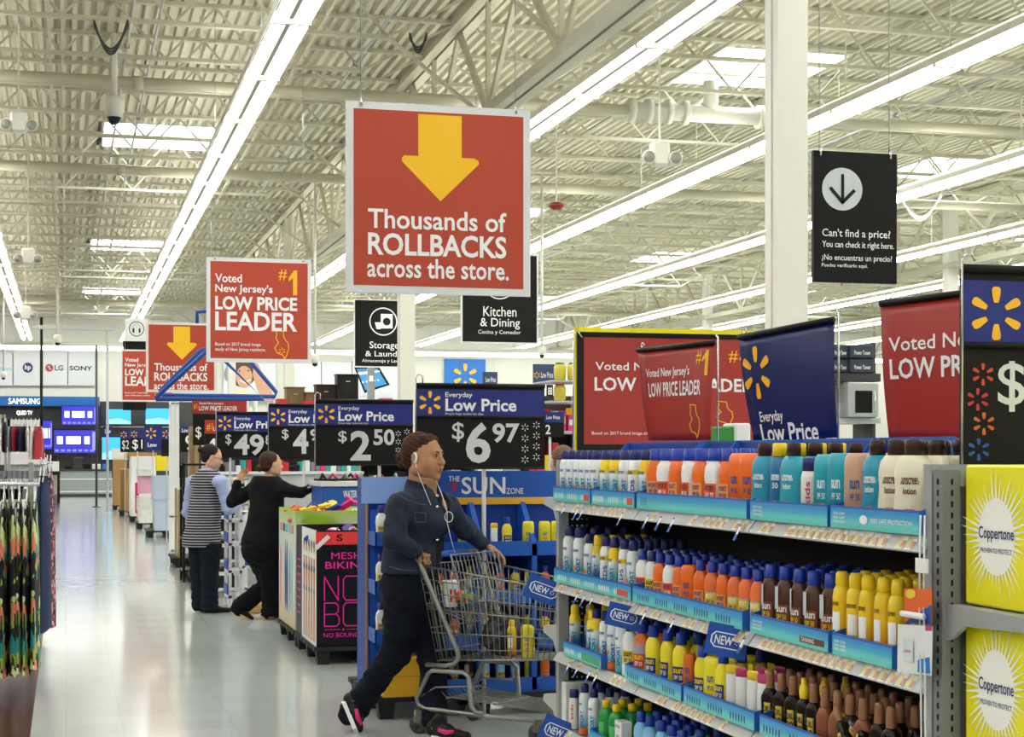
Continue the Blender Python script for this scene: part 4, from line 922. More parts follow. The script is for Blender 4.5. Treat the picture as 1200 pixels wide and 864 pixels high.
# ---------- the shopper ----------
D0 = 9.3
def J(px, py, dd=0): return P(px, py, D0+dd)
s_ax = (RT*.6+FW*.8); n_ax = (RT*.8-FW*.6)
shopper = thing('person', 'woman in a dark denim jacket and navy trousers pushing the shopping cart', 'person', tuple(aZ(478, 855)))
hc = J(496.5, 537.5, 0); hf = (RT*.89-FW*.46-UP*.02); mh = frame(hc, hf, UP) @ Matrix.Scale(1.14, 4)
body = MB(); solid_mesh(body, head_solid(1.2), .0032, mh)
b = Solid(); b.ell(tuple(hc+mh.to_3x3() @ Vector((0,.02,-.098))), (.056,.056,.04), .03); neck0 = hc+mh.to_3x3() @ Vector((0,-.02,-.05)); b.cap(neck0, J(494, 582), .062, .074, .03); b.cap(hc+mh.to_3x3() @ Vector((0,.035,-.085)), J(500, 574), .046, .05, .03)
b.cap(J(472, 596, -.13), J(519, 596, .13), .07, k=.05).cap(J(495, 600), J(486, 660), .11, .11, .05, tuple(n_ax), .75).cap(J(484, 670), J(480, 690), .11, .12, .05)
RS, RE, RW = J(469, 596, -.16), J(460, 632, -.24), J(486, 645, -.20); LS, LE, LW = J(522, 594, .16), J(545, 620, .20), J(565, 637, .28)
b.cap(RS, RE, .048, .042).cap(RE, RW, .04, .026).cap(LS, LE, .048, .042).cap(LE, LW, .04, .026)
RH, RK, RA = J(476, 700, -.06), J(464, 766, -.05), J(415, 832, -.05); LH, LK, LA = J(492, 700, .08), J(508, 770, 0), J(508, 846, -.12)
b.cap(RH, RK, .085, .06).cap(RK, RA, .055, .035).cap(LH, LK, .085, .06).cap(LK, LA, .055, .035)
solid_mesh(body, b, .009)
H0 = P(484, 652, 9.15); hdir = (RT*.55+FW*.835).normalized(); cf = (RT*.835-FW*.55).normalized()
def HP(t): return H0+hdir*t
hr = hand_solid(HP(.045)-cf*.06+UP*.034-hdir*.01, cf-UP*.05, UP, hdir, (.7,.95,.8), .1, 1.06); solid_mesh(body, hr, .0028)
hl = hand_solid(LW+(RT*.2-UP*.1)*.15, RT*.9-UP*.55-FW*.1, UP+RT*.4, -FW, (.35,.5,.4), .1, .98); solid_mesh(body, hl, .0028)
body.build('body', skin, shopper)
put_face(mh, shopper)
hairm = M('brown swept hair', '#3d230f', .7, var=.35, scale=70, spec=.3)
h = Solid(); h.ell((0,-.026,.047), (.0805,.092,.084), .02).ell((0,-.065,-.005), (.06,.045,.06), .03); h.cap((-.05,.03,.095), (.05,.03,.095), .018, k=.03)
h.ell((0,-.125,.0), (.034,.03,.034), .008).ell((.01,-.115,-.03), (.025,.022,.022), .006)
def hw(G): return .0016*np.sin(G[:, 2]*260+G[:, 1]*120)+.001*np.sin(G[:, 2]*520+G[:, 0]*90)
hairclip = lambda G: np.minimum(1, (G[:, 1]-(.035+.9*np.maximum(G[:, 2]-.03, -.2)))*.7)
q = MB(); solid_mesh(q, h, .003, mh, 1, wrinkle=hw, clip=hairclip); q.build('hair', hairm, shopper)
# jacket
j = Solid()
j.cap(J(470, 594, -.14), J(520, 593, .14), .072, .072, .05); j.cap(J(494, 604), J(487, 640), .172, .17, .06, tuple(n_ax), .8); j.cap(J(486, 640), J(482, 663), .172, .185, .05, tuple(n_ax), .85)
j.ell(tuple(J(494, 612)+n_ax*.075), (.13,.13,.09), .06)
j.cap(J(492, 570), J(495, 584), .082, .105, .04)
j.cap(RS+UP*.01, RE, .075, .062, .03).cap(RE, RW+(RW-RE).normalized()*.0, .06, .046, .02).cap(LS, LE, .072, .06, .03).cap(LE, LW, .058, .044, .02)
def jclip(G):   # open front, hem and neck
    v = G-np.array(hc); u = v@np.array(n_ax); sd = v@np.array(s_ax); zz = G[:, 2]
    top = zz-(J(494, 568).z+.0)-.25*np.maximum(0, -u-.02)
    hem = np.where(np.abs(sd) < .25, (J(482, 671).z)-zz, -1)
    hem = np.where(((G-np.array(RW))**2).sum(1) < .02, -1, hem)
    openf = np.where((u > .03) & (zz > J(480, 700).z), .072-np.abs(sd-.05), -1)
    vneck = np.where((u > 0) & (zz > 1.27), (zz-1.27)*.9-np.abs(sd-.03)*1.0, -1)
    return np.maximum(np.maximum(top, hem), np.maximum(openf*.8, vneck))
q = MB(); solid_mesh(q, j, .0065, None, 1, wrinkle=cloth(.0045, 38, 3), clip=jclip); q.build('denim_jacket', denim, shopper)
j2 = Solid(); j2.cap(J(494, 588), J(487, 640), .13, .15, .05, tuple(n_ax), .8).cap(J(487, 640), J(483, 668), .155, .16, .05, tuple(n_ax), .85).ell(tuple(J(495, 612)+n_ax*.065), (.12,.12,.09), .06)
q = MB(); solid_mesh(q, j2, .009, None, 1, wrinkle=cloth(.003, 25, 5), clip=lambda G: G[:, 2]-1.30); q.build('black_shirt', blackc, shopper)
# collar, seams and buttons of the jacket
q = MB(); cc = J(494, 570); ring = []
for k in range(15):
    a = -2.45+k*4.9/14; ring.append(cc+(n_ax*-math.cos(a)*.082+s_ax*math.sin(a)*.086)+UP*(.012-.03*(abs(a)/2.45)**3)+n_ax*.01)
for k in range(14): q.bar(ring[k], ring[k+1], .014, .055)
q.build('collar', denim, shopper)
sj = M('denim stitching', '#5b6a80', .8); q = MB()
for pts in (((456, 664), (470, 668), (485, 669), (497, 667)),):
    q.tube([J(x, y, -.23+(x-456)*.002) for x, y in pts], .0015, 5)
q.tube([J(x, y, dd) for x, y, dd in ((463, 578, -.16), (474, 584, -.235), (488, 590, -.235), (500, 592, -.22))], .0014, 5)
q.tube([J(x, y, dd) for x, y, dd in ((486, 600, -.27), (499, 602, -.24), (499, 612, -.24), (487, 612, -.27))], .0014, 5, closed=True)
q.build('stitching', sj, shopper)
q = MB()
for zz in (1.30, 1.24, 1.18, 1.12, 1.06): c = J(490, 600); c = Vector((c.x, c.y, zz))-s_ax*.042+n_ax*.158; q.tube([c, c+n_ax*.02], .008, 8)
q.build('buttons', chrome, shopper)
# trousers
tr = Solid(); tr.cap(J(484, 664), J(482, 690), .16, .165, .05, tuple(n_ax), .88); tr.ell(tuple(J(476, 690)-n_ax*.04), (.12,.12,.12), .05)
tr.cap(RH, RK, .125, .08, .05).cap(RK, RA+UP*.0, .076, .066, .04).cap(LH, LK, .12, .08, .04).cap(LK, LA+UP*.01, .076, .075, .04)
tr.cap(RA+(RK-RA).normalized()*.12, RA-(RK-RA).normalized()*.03, .066, .072, .03)
q = MB(); solid_mesh(q, tr, .0085, None, 1, wrinkle=cloth(.005, 26, 8), clip=lambda G: np.maximum(G[:, 2]-J(480, 664).z, .035-G[:, 2])); q.build('trousers', trouser, shopper)
# trainers
pinkm = M('trainer pink', '#d81e7a', .5)
for nm, heel, toe, up in (('shoe', J(400, 824, -.08), J(416, 862, -.13), (-RT*.1+FW*.2).normalized()*.2-RT*.0+RT*.9+UP*.45), ('shoe', aZ(507, 866), aZ(507, 866)+(cf*.25), UP)):
    heel = Vector(heel); toe = Vector(toe)
    up = Vector(up); d = (toe-heel).normalized(); up = (up-d*up.dot(d)).normalized()
    if nm == 'shoe' and heel.z > .05: up = up
    q = MB(); solid_mesh(q, shoe(q, heel+up*.012, toe+up*.012, up), .005, None, 1); s_ = q.build(nm, blackm, shopper)
    sd = d.cross(up).normalized(); q = MB(); o = [(0,.0), (.02,.035), (.1,.036), (.17,.046), (.22,.04), (.262,.0), (.22,-.04), (.17,-.045), (.1,-.034), (.02,-.034)]
    L = (toe-heel).length/.25
    q.prism(o, lambda a, b: heel-d*.005+d*a*L+sd*b+up*.002, lambda a, b: heel-d*.005+d*a*L+sd*b+up*.024); q.build('sole', white, s_)
    q = MB()
    for sg in (-1, 1): q.tube([heel+d*.07+up*.06+sd*sg*.04, heel+d*.12+up*.05+sd*sg*.043, heel+d*.16+up*.055+sd*sg*.03], [.012,.014,.01], 6)
    q.tube([heel+d*.03+up*.06+sd*.036, heel+up*.07, heel+d*.03+up*.06-sd*.036], .012, 6); q.build('pink_panels', pinkm, s_)
# white earphone and cable
q = MB(); e = lambda x, y, z: mh @ Vector((x, y, z))
q.tube([e(.084,-.006,.026), e(.087,.006,.024), e(.087,.01,.008), e(.088,.008,-.012), e(.086,-.002,-.02)], [.004,.005,.005,.006,.007], 8); ear = q.build('earphone', prt, shopper)
q = MB(); q.tube([e(.085,.005,-.02), e(.08,.012,-.06), J(498, 575, -.17), J(505, 592, -.21)], .0015, 5)
q.tube([J(511, 563, -.05), J(518, 580, -.2), J(524, 600, -.24), J(524, 612, -.24), J(528, 630, -.2), J(533, 648, -.16)], .0018, 5)
lp = J(526, 606, -.25); q.tube([lp+RT*.022*math.cos(k*math.tau/14)+UP*.028*math.sin(k*math.tau/14) for k in range(14)], .0018, 5, closed=True)
q.build('cable', prt, ear)
# ---------- the shopping cart ----------
cartm = M('worn cart zinc', '#8f8f8a', .38, .75, var=.15, scale=12); rub = M('wheel rubber', '#4a4a4c', .6)
CM = Matrix(((cf.x, hdir.x, 0, 0), (cf.y, hdir.y, 0, 0), (0, 0, 1, 0), (0, 0, 0, 1)))
co = H0+hdir*.3; co.z = 0; CM = Matrix.Translation(co) @ CM
cart = thing('shopping_cart', 'grey wire shopping cart with blue handle pushed by the woman in denim', 'cart', tuple(co))
def C(x, y, z): return CM @ Vector((x, y, z))
ZH = H0.z
q = MB(); q.tube([C(0, -.3, ZH), C(0, .3, ZH)], .013, 10); q.build('handle', cartm, cart)
q = MB(); q.tube([C(0, -.22, ZH), C(0, .2, ZH)], .0175, 12); q.build('handle_sleeve', M('handle blue', '#1763c0', .35), cart)
def half(x): return .275-.10*x/.82
for sy in (-1, 1):
    q = MB(); q.tube([C(-.0, sy*.3, ZH), C(.03, sy*.285, ZH-.03), C(.26, sy*.25, .47), C(.27, sy*.25, .43), C(.24, sy*.25, .395), C(.18, sy*.25, .38), C(.06, sy*.26, .38)], .0135, 8); q.build('side_frame', cartm, cart)
    q = MB(); q.tube([C(.82, sy*.17, .12), C(.4, sy*.225, .125), C(.06, sy*.265, .14), C(.015, sy*.265, .155), C(.0, sy*.265, .19), C(.075, sy*.262, .33), C(.1, sy*.26, .35), C(.29, sy*.24, .35), C(.325, sy*.238, .33), C(.34, sy*.235, .17), C(.37, sy*.233, .14), C(.42, sy*.228, .14)], .0135, 8); q.build('chassis_rail', cartm, cart)
    for xx, yy in ((.02, .265), (.74, .18)):
        q = MB(); q.bar(C(xx, sy*yy, .13), C(xx-.01, sy*yy, .06), .05, .04); w = q.build('caster_fork', cartm, cart)
        q = MB(); c = C(xx-.01, sy*yy, .0525); ax = hdir; q.tube([c-ax*.013, c+ax*.013], .0525, 18); wh = q.build('wheel', rub, w)
        q = MB(); q.tube([c-ax*.0145, c+ax*.0145], .03, 14); q.build('hub', dgrey, w)
q = MB(); q.tube([C(.82, -.17, .12), C(.84, 0, .12), C(.82, .17, .12)], .0135, 8); q.build('front_bumper', cartm, cart)
def zt(x): return ZH-.045-.13*x
def zbm(x): return .395+.06*x
xb = lambda f: .11+f*.71           # basket floor, back to front
XT = lambda f: .0+f*.9
def side(sy, name):
    q = MB(); wr = .0028
    def pt(f, g):   # f along, g 0 bottom .. 1 top
        x = (.11+.71*f)*(1-g)+(.02+.88*f)*g; return C(x, sy*((.225-.07*f)*(1-g)+(.275-.09*f)*g), (zbm(x))*(1-g)+zt(x)*g)
    for k in range(23): q.tube([pt(k/22, 0), pt(k/22, 1)], wr, 5)
    for g, r in ((0, .005), (.12, wr), (.3, .004), (.55, .004), (.72, wr), (.86, wr), (1, .0055)): q.tube([pt(0, g), pt(.5, g), pt(1, g)], r, 6)
    q.build(name, cartm, cart)
side(-1, 'side_panel'); side(1, 'side_panel')
for f, nm in ((0, 'rear_gate'), (1, 'front_panel')):
    q = MB()
    def pt(u, g): x = (.11+.71*f)*(1-g)+(.02+.88*f)*g; w = (.225-.07*f)*(1-g)+(.275-.09*f)*g; return C(x, w*(2*u-1), zbm(x)*(1-g)+zt(x)*g)
    for k in range(17): q.tube([pt(k/16, 0), pt(k/16, 1)], .0028, 5)
    for g in (0, .1, .35, .6, .8, 1): q.tube([pt(0, g), pt(1, g)], .004, 5)
    q.build(nm, cartm, cart)
q = MB()
for k in range(15): u = k/14; q.tube([C(.11, .225*(2*u-1), zbm(.11)), C(.82, .155*(2*u-1), zbm(.82))], .0028, 5)
for k in range(12): x = .11+k*.0645; w = .225-.07*(x-.11)/.71; q.tube([C(x, -w, zbm(x)-.004), C(x, w, zbm(x)-.004)], .0035, 5)
q.build('basket_floor', cartm, cart)
q = MB()
for k in range(13): y = -.2+k*.4/12; q.tube([C(.3, y, .62), C(.2, y*1.1, ZH+.01)], .0028, 5)
q.tube([C(.05, -.24, .70), C(.3, -.2, .62), C(.2, -.23, ZH+.01), C(.2, .23, ZH+.01), C(.3, .2, .62), C(.05, .24, .70)], .005, 6)
for z_ in (.72, .84): q.tube([C(.3-.1*(z_-.62)/.36, -.21, z_), C(.3-.1*(z_-.62)/.36, .21, z_)], .0035, 5)
for k in range(10): y = -.2+k*.4/9; q.tube([C(.05, y, .70), C(.3, y, .62)], .0028, 5)
q.build('child_seat', cartm, cart)
q = MB()
for k in range(11): u = k/10*2-1; q.tube([C(.12, .2*u, .23), C(.15, .2*u, .205), C(.8, .14*u, .16)], .003, 5)
for x in (.15, .45, .78): w = .21-.08*x; q.tube([C(x, -w, .2-.04*x), C(x, w, .2-.04*x)], .005, 6)
q.tube([C(.02, -.25, .2), C(.1, -.23, .255), C(.35, -.15, .27)], .006, 6); q.tube([C(.02, .25, .2), C(.1, .23, .255), C(.35, .15, .27)], .006, 6)
q.build('lower_rack', cartm, cart)
# things in the cart
t = thing('paper_cup', 'white paper cup with red print standing in the cart child seat', 'cup', tuple(C(.14, -.14, .69)))
cx = Matrix.Translation(C(.14, -.14, .69)); q = MB(); q.lathe([(0, .032, .032), (.003, .034, .034), (.13, .047, .047), (.135, .049, .049), (.138, .046, .046)], 20, mtx=cx); q.build('cup_wall', prt, t)
q = MB(); q.lathe([(.133, .05, .05), (.142, .05, .05), (.146, .044, .044)], 20, mtx=cx); q.build('lid', white, t); q = MB(); q.tube([cx @ Vector((0, 0, .14)), cx @ Vector((.006, 0, .2))], .004, 8); q.build('straw', M('straw', '#e8e6b8'), t)
q = MB(); q.v = []; fr = math.atan2(-FW.x, FW.y)
for a0, a1, z0, z1 in ((-.1, .18, .03, .06), (-.1, .18, .07, .1), (.45, .7, .03, .06), (.45, .7, .07, .1)): patch(q, .0445, .0445, z0, z1, a0, a1, 4)
q.v = [tuple(cx @ Matrix.Rotation(-TH, 4, 'Z') @ Vector(v)) for v in q.v]; q.build('red_print', M('cup red', '#c8202a'), t)
def lump(name, label, cat, c, r, mat, seed, amp=.006, **k):
    t = thing(name, label, cat, tuple(c)); s = Solid()
    for p, rr in r: s.ell(tuple(Vector(c)+Vector(p)), rr, .03)
    q = MB(); solid_mesh(q, s, .008, None, 1, wrinkle=cloth(amp, 60, seed)); mk_ = q.build(k.get('part', 'body'), mat, t); return t
lump('food_bag', 'green and red bag of salad lying in the cart seat', 'bag', C(.17, -.1, .74), [((0,0,0), (.07,.06,.04)), ((.05,.02,0), (.05,.04,.035))], blotch_mat('salad bag print', ['#3a6b24', '#c33b20', '#6d8f2a', '#e0742a', '#24481c'], 30, .3), 4, part='bag')
lump('handbag', 'dark purse sitting in the cart basket', 'handbag', C(.36, .05, .52), [((0,0,0), (.12,.09,.1)), ((0,0,.07), (.1,.06,.05))], blotch_mat('purse cloth', ['#23232a', '#4a4350', '#17171c'], 25), 6, part='bag')
k = 0
for x, y, kd in ((.5, -.08, 'spray_gold'), (.56, -.02, 'tottle_yellow'), (.62, -.1, 'tottle_yellow')):
    p = C(x, y, zbm(x)+.01); put(kd, p.x, p.y, p.z, -.6, '%s standing in the cart basket, %s from the handle' % (KN[kd], nth(k)), None, 1.0); k += 1
# ---------- the two store workers and a far shopper ----------
def person(label, D, hd, face, nrm, sc, hair, bun, parts, cloths, sk=skin2, hs=1.0, loc=None):
    """parts: solids of the body in photo joints; cloths: (name, solid, material, clip, amp)"""
    t = thing('person', label, 'person', loc)
    mh_ = frame(hd, face, UP) @ Matrix.Scale(hs, 4); bd = MB(); solid_mesh(bd, head_solid(), .0045, mh_, 1)
    for s, h in parts: solid_mesh(bd, s, h, None, 1)
    bd.build('body', sk, t); put_face(mh_, t)
    h = Solid(); h.ell((0,-.026,.047), (.081,.092,.084), .02).ell((0,-.06,-.005), (.062,.045,.06), .03)
    for c, r in bun: h.ell(c, r, .008)
    q = MB(); solid_mesh(q, h, .0045, mh_, 1, wrinkle=hw, clip=hairclip); q.build('hair', hair, t)
    for nm, s, m, cl, am in cloths:
        q = MB(); solid_mesh(q, s, .01, None, 1, wrinkle=cloth(am, 26, len(nm)), clip=cl); q.build(nm, m, t)
    return t, mh_
darkhair = M('dark hair', '#1d120d', .6, var=.2, scale=60); brownhair = M('ombre brown hair', '#3a2417', .6, var=.3, scale=40)
D0 = 16.2; n1 = (RT*.55+FW*.83).normalized(); r1 = n1.cross(UP)
hd = J(248, 537); b1 = Solid(); b1.cap(hd-UP*.06-n1*.01, J(243, 560), .05, .055, .02).cap(J(229, 566, .1), J(257, 566, -.1), .06, k=.04).cap(J(243, 566), J(241, 625), .11, .12, .05)
b1.cap(J(260, 566, -.12), J(268, 597, -.12), .042, .035).cap(J(268, 597, -.12), J(280, 592, .1), .034, .024).cap(J(226, 566, .12), J(220, 600, .15), .042, .034)
for a, b, c in (((233, 636, .05), (233, 675, .05), (236, 708, .05)), ((247, 636, -.05), (246, 675, -.06), (245, 708, -.08))): b1.cap(J(*a), J(*b), .08, .055).cap(J(*b), J(*c), .05, .035)
hr1 = hand_solid(J(280, 592, .1), RT*.4+FW*.8+UP*.2, UP, -RT, (.3,.4,.3), .1, .95)
vest = Solid(); vest.cap(J(230, 564, .1), J(256, 564, -.1), .062, .062, .05).cap(J(243, 566), J(240, 600), .155, .155, .05, tuple(n1), .8).cap(J(240, 600), J(236, 636), .165, .2, .05, tuple(n1), .85)
shirt1 = Solid(); shirt1.cap(J(229, 564, .12), J(258, 564, -.12), .066, k=.04).cap(J(260, 566, -.13), J(268, 597, -.13), .068, .055, .03).cap(J(268, 597, -.13), J(279, 592, .08), .052, .038).cap(J(225, 566, .13), J(219, 600, .16), .066, .05, .03).cap(J(219, 600, .16), J(232, 612, .3), .05, .04).cap(J(243, 552), J(243, 562), .07, .09)
tr1 = Solid()
for a, b, c in (((233, 632, .05), (233, 675, .05), (235, 716, .05)), ((247, 632, -.06), (246, 675, -.07), (245, 716, -.08))): tr1.cap(J(*a), J(*b), .115, .08, .04).cap(J(*b), J(*c), .08, .085, .03)
m = bpy.data.materials.new('striped knit'); m.use_nodes = True; nt = m.node_tree; bs = nt.nodes['Principled BSDF']; bs.inputs['Roughness'].default_value = .9
tc = nt.nodes.new('ShaderNodeTexCoord'); wv = nt.nodes.new('ShaderNodeTexWave'); wv.bands_direction = 'Z'; wv.inputs['Scale'].default_value = 12; wv.inputs['Distortion'].default_value = .4; wv.inputs['Detail'].default_value = 1
rp = nt.nodes.new('ShaderNodeValToRGB'); rp.color_ramp.elements[0].position = .55; rp.color_ramp.elements[0].color = rgb('#131319'); rp.color_ramp.elements[1].position = .8; rp.color_ramp.elements[1].color = rgb('#a9aab4')
nt.links.new(tc.outputs['Object'], wv.inputs['Vector']); nt.links.new(wv.outputs['Fac'], rp.inputs[0]); nt.links.new(rp.outputs[0], bs.inputs['Base Color']); stripe = m
shirtm = M('pale blue shirt', '#a9b8e2', .8, var=.06); trs = M('charcoal trousers', '#141a26', .95, var=.15, scale=15)
ztop = J(243, 550).z; zhem = J(236, 641).z
t1, m1 = person('worker in a long striped vest over a pale blue shirt, looking down', 16.2, hd, RT*.93+FW*.25-UP*.28, n1, 1, darkhair, [((0,-.118,.045), (.036,.034,.034))], [(b1, .011), (hr1, .004)],
  [('shirt', shirt1, shirtm, lambda G: G[:, 2]-ztop-.01, .004), ('striped_vest', vest, stripe, lambda G: np.maximum(G[:, 2]-ztop-.02, zhem-G[:, 2]), .006), ('trousers', tr1, trs, lambda G: np.maximum(.03-G[:, 2], G[:, 2]-zhem-.04), .006)], loc=tuple(aZ(241, 716)))
q = MB()
for s in (-1, 1): q.tube([m1 @ (Vector((s*.031,.1,.012))+Vector((.018*math.cos(k*math.tau/12), 0, .014*math.sin(k*math.tau/12)))) for k in range(12)], .0018, 5, closed=True); q.tube([m1 @ Vector((s*.048,.1,.016)), m1 @ Vector((s*.078,0,.012))], .0018, 5)
q.build('glasses', blackm, t1)
for a, dd in ((233, .05), (245, -.1)):
    h_ = aZ(a, 717); h_ = J(a-3, 717, dd); h_.z = 0; q = MB(); solid_mesh(q, shoe(q, h_, h_+(RT*.85+FW*.3).normalized()*.25, UP), .008, None, 1); q.build('shoe', blackm, t1)
# worker 2
D0 = 15.5; n2 = (RT*.5+FW*.87).normalized()
hd = J(318, 545); b2 = Solid(); b2.cap(hd-UP*.06, J(313, 568), .05, .055, .02).cap(J(299, 576, .1), J(328, 574, -.1), .06, k=.04).cap(J(313, 575), J(310, 640), .12, .13, .05)
b2.cap(J(331, 574, -.11), J(352, 578, -.1), .042, .034).cap(J(352, 578, -.1), J(368, 570, 0), .034, .024).cap(J(296, 575, .12), J(272, 588, .1), .042, .034).cap(J(272, 588, .1), J(279, 562, .1), .034, .024)
LEG2 = (((317, 645, -.03), (318, 690, -.03), (317, 722, .0)), ((302, 645, .05), (316, 684, .1), (281, 712, .0)))
for a, b, c in LEG2: b2.cap(J(*a), J(*b), .085, .055).cap(J(*b), J(*c), .05, .035)
ha = hand_solid(J(368, 570, 0), RT+FW*.2-UP*.05, UP, -FW, (.2,.3,.2), .15, .95); hb = hand_solid(J(279, 562, .1), UP*.7+RT*.6, FW, RT, (.5,.6,.4), .1, .95)
sw = Solid(); sw.cap(J(298, 574, .1), J(329, 573, -.1), .075, k=.05).cap(J(313, 572), J(312, 605), .17, .165, .06, tuple(n2), .8).cap(J(312, 605), J(307, 634), .165, .2, .06, tuple(n2), .85).cap(J(314, 561), J(314, 568), .07, .09)
sw.cap(J(331, 574, -.11), J(352, 578, -.1), .068, .055).cap(J(352, 578, -.1), J(366, 571, 0), .052, .04).cap(J(296, 575, .12), J(272, 588, .1), .068, .055).cap(J(272, 588, .1), J(278, 566, .1), .054, .04)
tr2 = Solid(); tr2.ell(tuple(J(307, 645)), (.19,.17,.15), .05)
for a, b, c in LEG2: tr2.cap(J(*a), J(*b), .13, .085, .05).cap(J(*b), J(*c), .085, .085, .03)
ztop2 = J(243, 558).z; zh2 = J(243, 643).z
t2, m2 = person('worker in a black sweater and black trousers reaching right, one hand raised', 15.5, hd, RT*.8+FW*.55, n2, 1, brownhair, [((-.01,-.115,-.03), (.036,.034,.034))], [(b2, .011), (ha, .004), (hb, .004)],
  [('sweater', sw, blackc, lambda G: np.maximum(G[:, 2]-ztop2, zh2-G[:, 2]), .006), ('trousers', tr2, M('black trouser cloth', '#0c0c10', .95, var=.1), lambda G: np.maximum(.03-G[:, 2], G[:, 2]-zh2-.06), .006)], loc=tuple(aZ(317, 728)))
for hl_, tl_ in ((J(313, 727, 0), None), (J(274, 716, 0), J(296, 729, -.03))):
    if tl_ is None: hl_.z = 0; tl_ = hl_+(RT*.6+FW*.6).normalized()*.24; up_ = UP
    else: up_ = UP*.8+RT*.5
    d_ = (tl_-hl_).normalized(); up_ = (up_-d_*up_.dot(d_)).normalized()
    q = MB(); solid_mesh(q, shoe(q, hl_, tl_, up_), .008, None, 1); sh_ = q.build('shoe', blackm, t2)
    q = MB(); q.prism([(0,-.03), (0,.03), (.16,.042), (.24,.0), (.16,-.042)], lambda a, b: hl_+d_*a+d_.cross(up_)*b-up_*.002, lambda a, b: hl_+d_*a+d_.cross(up_)*b+up_*.014); q.build('sole', M('tan sole', '#b89a6c', .7), sh_)
# far shopper half hidden behind the shelving
D0 = 12.6; hd = J(658, 542); b3 = Solid(); b3.cap(hd-UP*.06, J(657, 568), .05, .06, .02).cap(J(645, 575), J(669, 575), .07, k=.04).cap(J(657, 580), J(657, 660), .12, .13, .05)
for q_ in (-1, 1): b3.cap(J(657+q_*9, 665), J(657+q_*9, 760), .09, .05).cap(J(657+q_*26, 580), J(657+q_*29, 640), .045, .035)
dr = Solid(); dr.cap(J(643, 576), J(671, 576), .08, k=.05).cap(J(657, 580), J(657, 665), .17, .18, .05, tuple(FW), .75)
for q_ in (-1, 1): dr.cap(J(657+q_*26, 580), J(657+q_*29, 636), .065, .05, .03)
t3s = Solid()
for q_ in (-1, 1): t3s.cap(J(657+q_*12, 664), J(657+q_*12, 764), .11, .08, .04)
t3, _ = person('shopper with light brown hair mostly hidden behind the far end of the shelving', 12.6, hd, -RT*.4+FW*.9, FW, 1, M('light brown hair', '#6d5138', .6, var=.2, scale=40), [((0,-.05,-.03), (.075,.06,.06))], [(b3, .012)],
  [('top', dr, M('grey top', '#5c6070', .9), lambda G: G[:, 2]-J(657, 572).z, .004), ('trousers', t3s, trs, lambda G: .02-G[:, 2], .004)], loc=tuple(aZ(657, 770)))
for q_ in (-1, 1):
    h_ = J(657+q_*12, 770); h_.z = 0; q = MB(); solid_mesh(q, shoe(q, h_, h_+FW*.25, UP), .01, None, 1); q.build('shoe', blackm, t3)
# ---------------- pallets and boxed displays on the right of the aisle ----------------
palm_ = M('black plastic pallet', '#26272a', .6, var=.1); kraft = M('brown cardboard', '#a9824f', .75, var=.06)
def pallet(label, x0, x1, y0, y1, h=.13, mat=palm_):
    t = thing('pallet', label, 'pallet', ((x0+x1)/2, (y0+y1)/2, 0)); q = MB(); n = max(3, int((y1-y0)/.16))
    for k in range(n): a = y0+(y1-y0)*k/n; q = MB(); q.box(x0, a, h-.03, x1, a+(y1-y0)/n*.8, h); q.build('deck_board', mat, t)
    for i in range(3):
        for j in range(3):
            xx = x0+.02+(x1-x0-.14)*i/2; yy = y0+.02+(y1-y0-.14)*j/2; q = MB(); q.add([(xx+.01,yy+.01,0),(xx+.09,yy+.01,0),(xx+.09,yy+.09,0),(xx+.01,yy+.09,0),(xx,yy,h-.03),(xx+.1,yy,h-.03),(xx+.1,yy+.1,h-.03),(xx,yy+.1,h-.03)], ((0,3,2,1),(4,5,6,7),(0,1,5,4),(1,2,6,5),(2,3,7,6),(3,0,4,7))); q.build('foot', mat, t)
    return t
XD = 1.75
yA = aX(371, 700, XD).y; yB_ = aX(347, 700, XD).y; yC = aX(350, 700, XD).y; yD = aX(327, 700, XD).y; yC = yB_+.03
pallet('black pallet under the black and pink boxed display', XD-.02, XD+.98, yA-.02, yB_-.01); pallet('black pallet under the palm leaf boxed display', XD-.02, XD+.98, yC, yD)
def bin_box(label, x0, x1, y0, y1, z0, z1, outer, inner):
    t = thing('display_bin', label, 'display', ((x0+x1)/2, (y0+y1)/2, z0)); w = .012
    for nm, b in (('front_wall', (x0, y0, x1, y0+w)), ('back_wall', (x0, y1-w, x1, y1)), ('side_wall', (x0, y0+w, x0+w, y1-w)), ('side_wall', (x1-w, y0+w, x1, y1-w))):
        q = MB(); q.box(b[0], b[1], z0+.002, b[2], b[3], z1); q.build(nm, outer, t)
    q = MB(); q.box(x0+w, y0+w, z1-.2, x1-w, y1-w, z1-.19); q.build('inner_tray', inner, t); return t
bk = M('black printed card', '#0e0e12', .4); hot = M('magenta print', '#e2189a', .5, var=0); wcard = M('white printed card', '#eceee9', .5)
zM = aX(371, 622, XD).z; t = bin_box('black boxed display with magenta lettering and a red band on top', XD, XD+.96, yA, yB_-.02, .13, zM, bk, wcard)
s = plane_px(370, 622, 490, 760, yA)
q = MB(); s.rect(q, 370, 623, 480, 638, .002); q.build('red_band', M('red band', '#e2332e', .5), t)
q = MB(); s.text(q, 'S', 394, 626, 401, 634, .03, .004); s.text(q, 'S', 440, 626, 447, 634, .03, .004); q.build('size_letter', bk, t)
q = MB(); s.text(q, 'MESH', 388, 647, 423, 655, 0); s.text(q, 'BIKINI', 381, 658, 425, 666, .01); s.text(q, 'NO BOUNDARIES', 379, 741, 440, 746, 0)
def ol(pts, w=1.3): s.line(q, pts, w, off=.003)
ol([(380, 703), (380, 675), (396, 703), (396, 675)]); ol([(402, 679), (405, 675), (420, 675), (423, 679), (423, 699), (420, 703), (405, 703), (402, 699), (402, 679)])
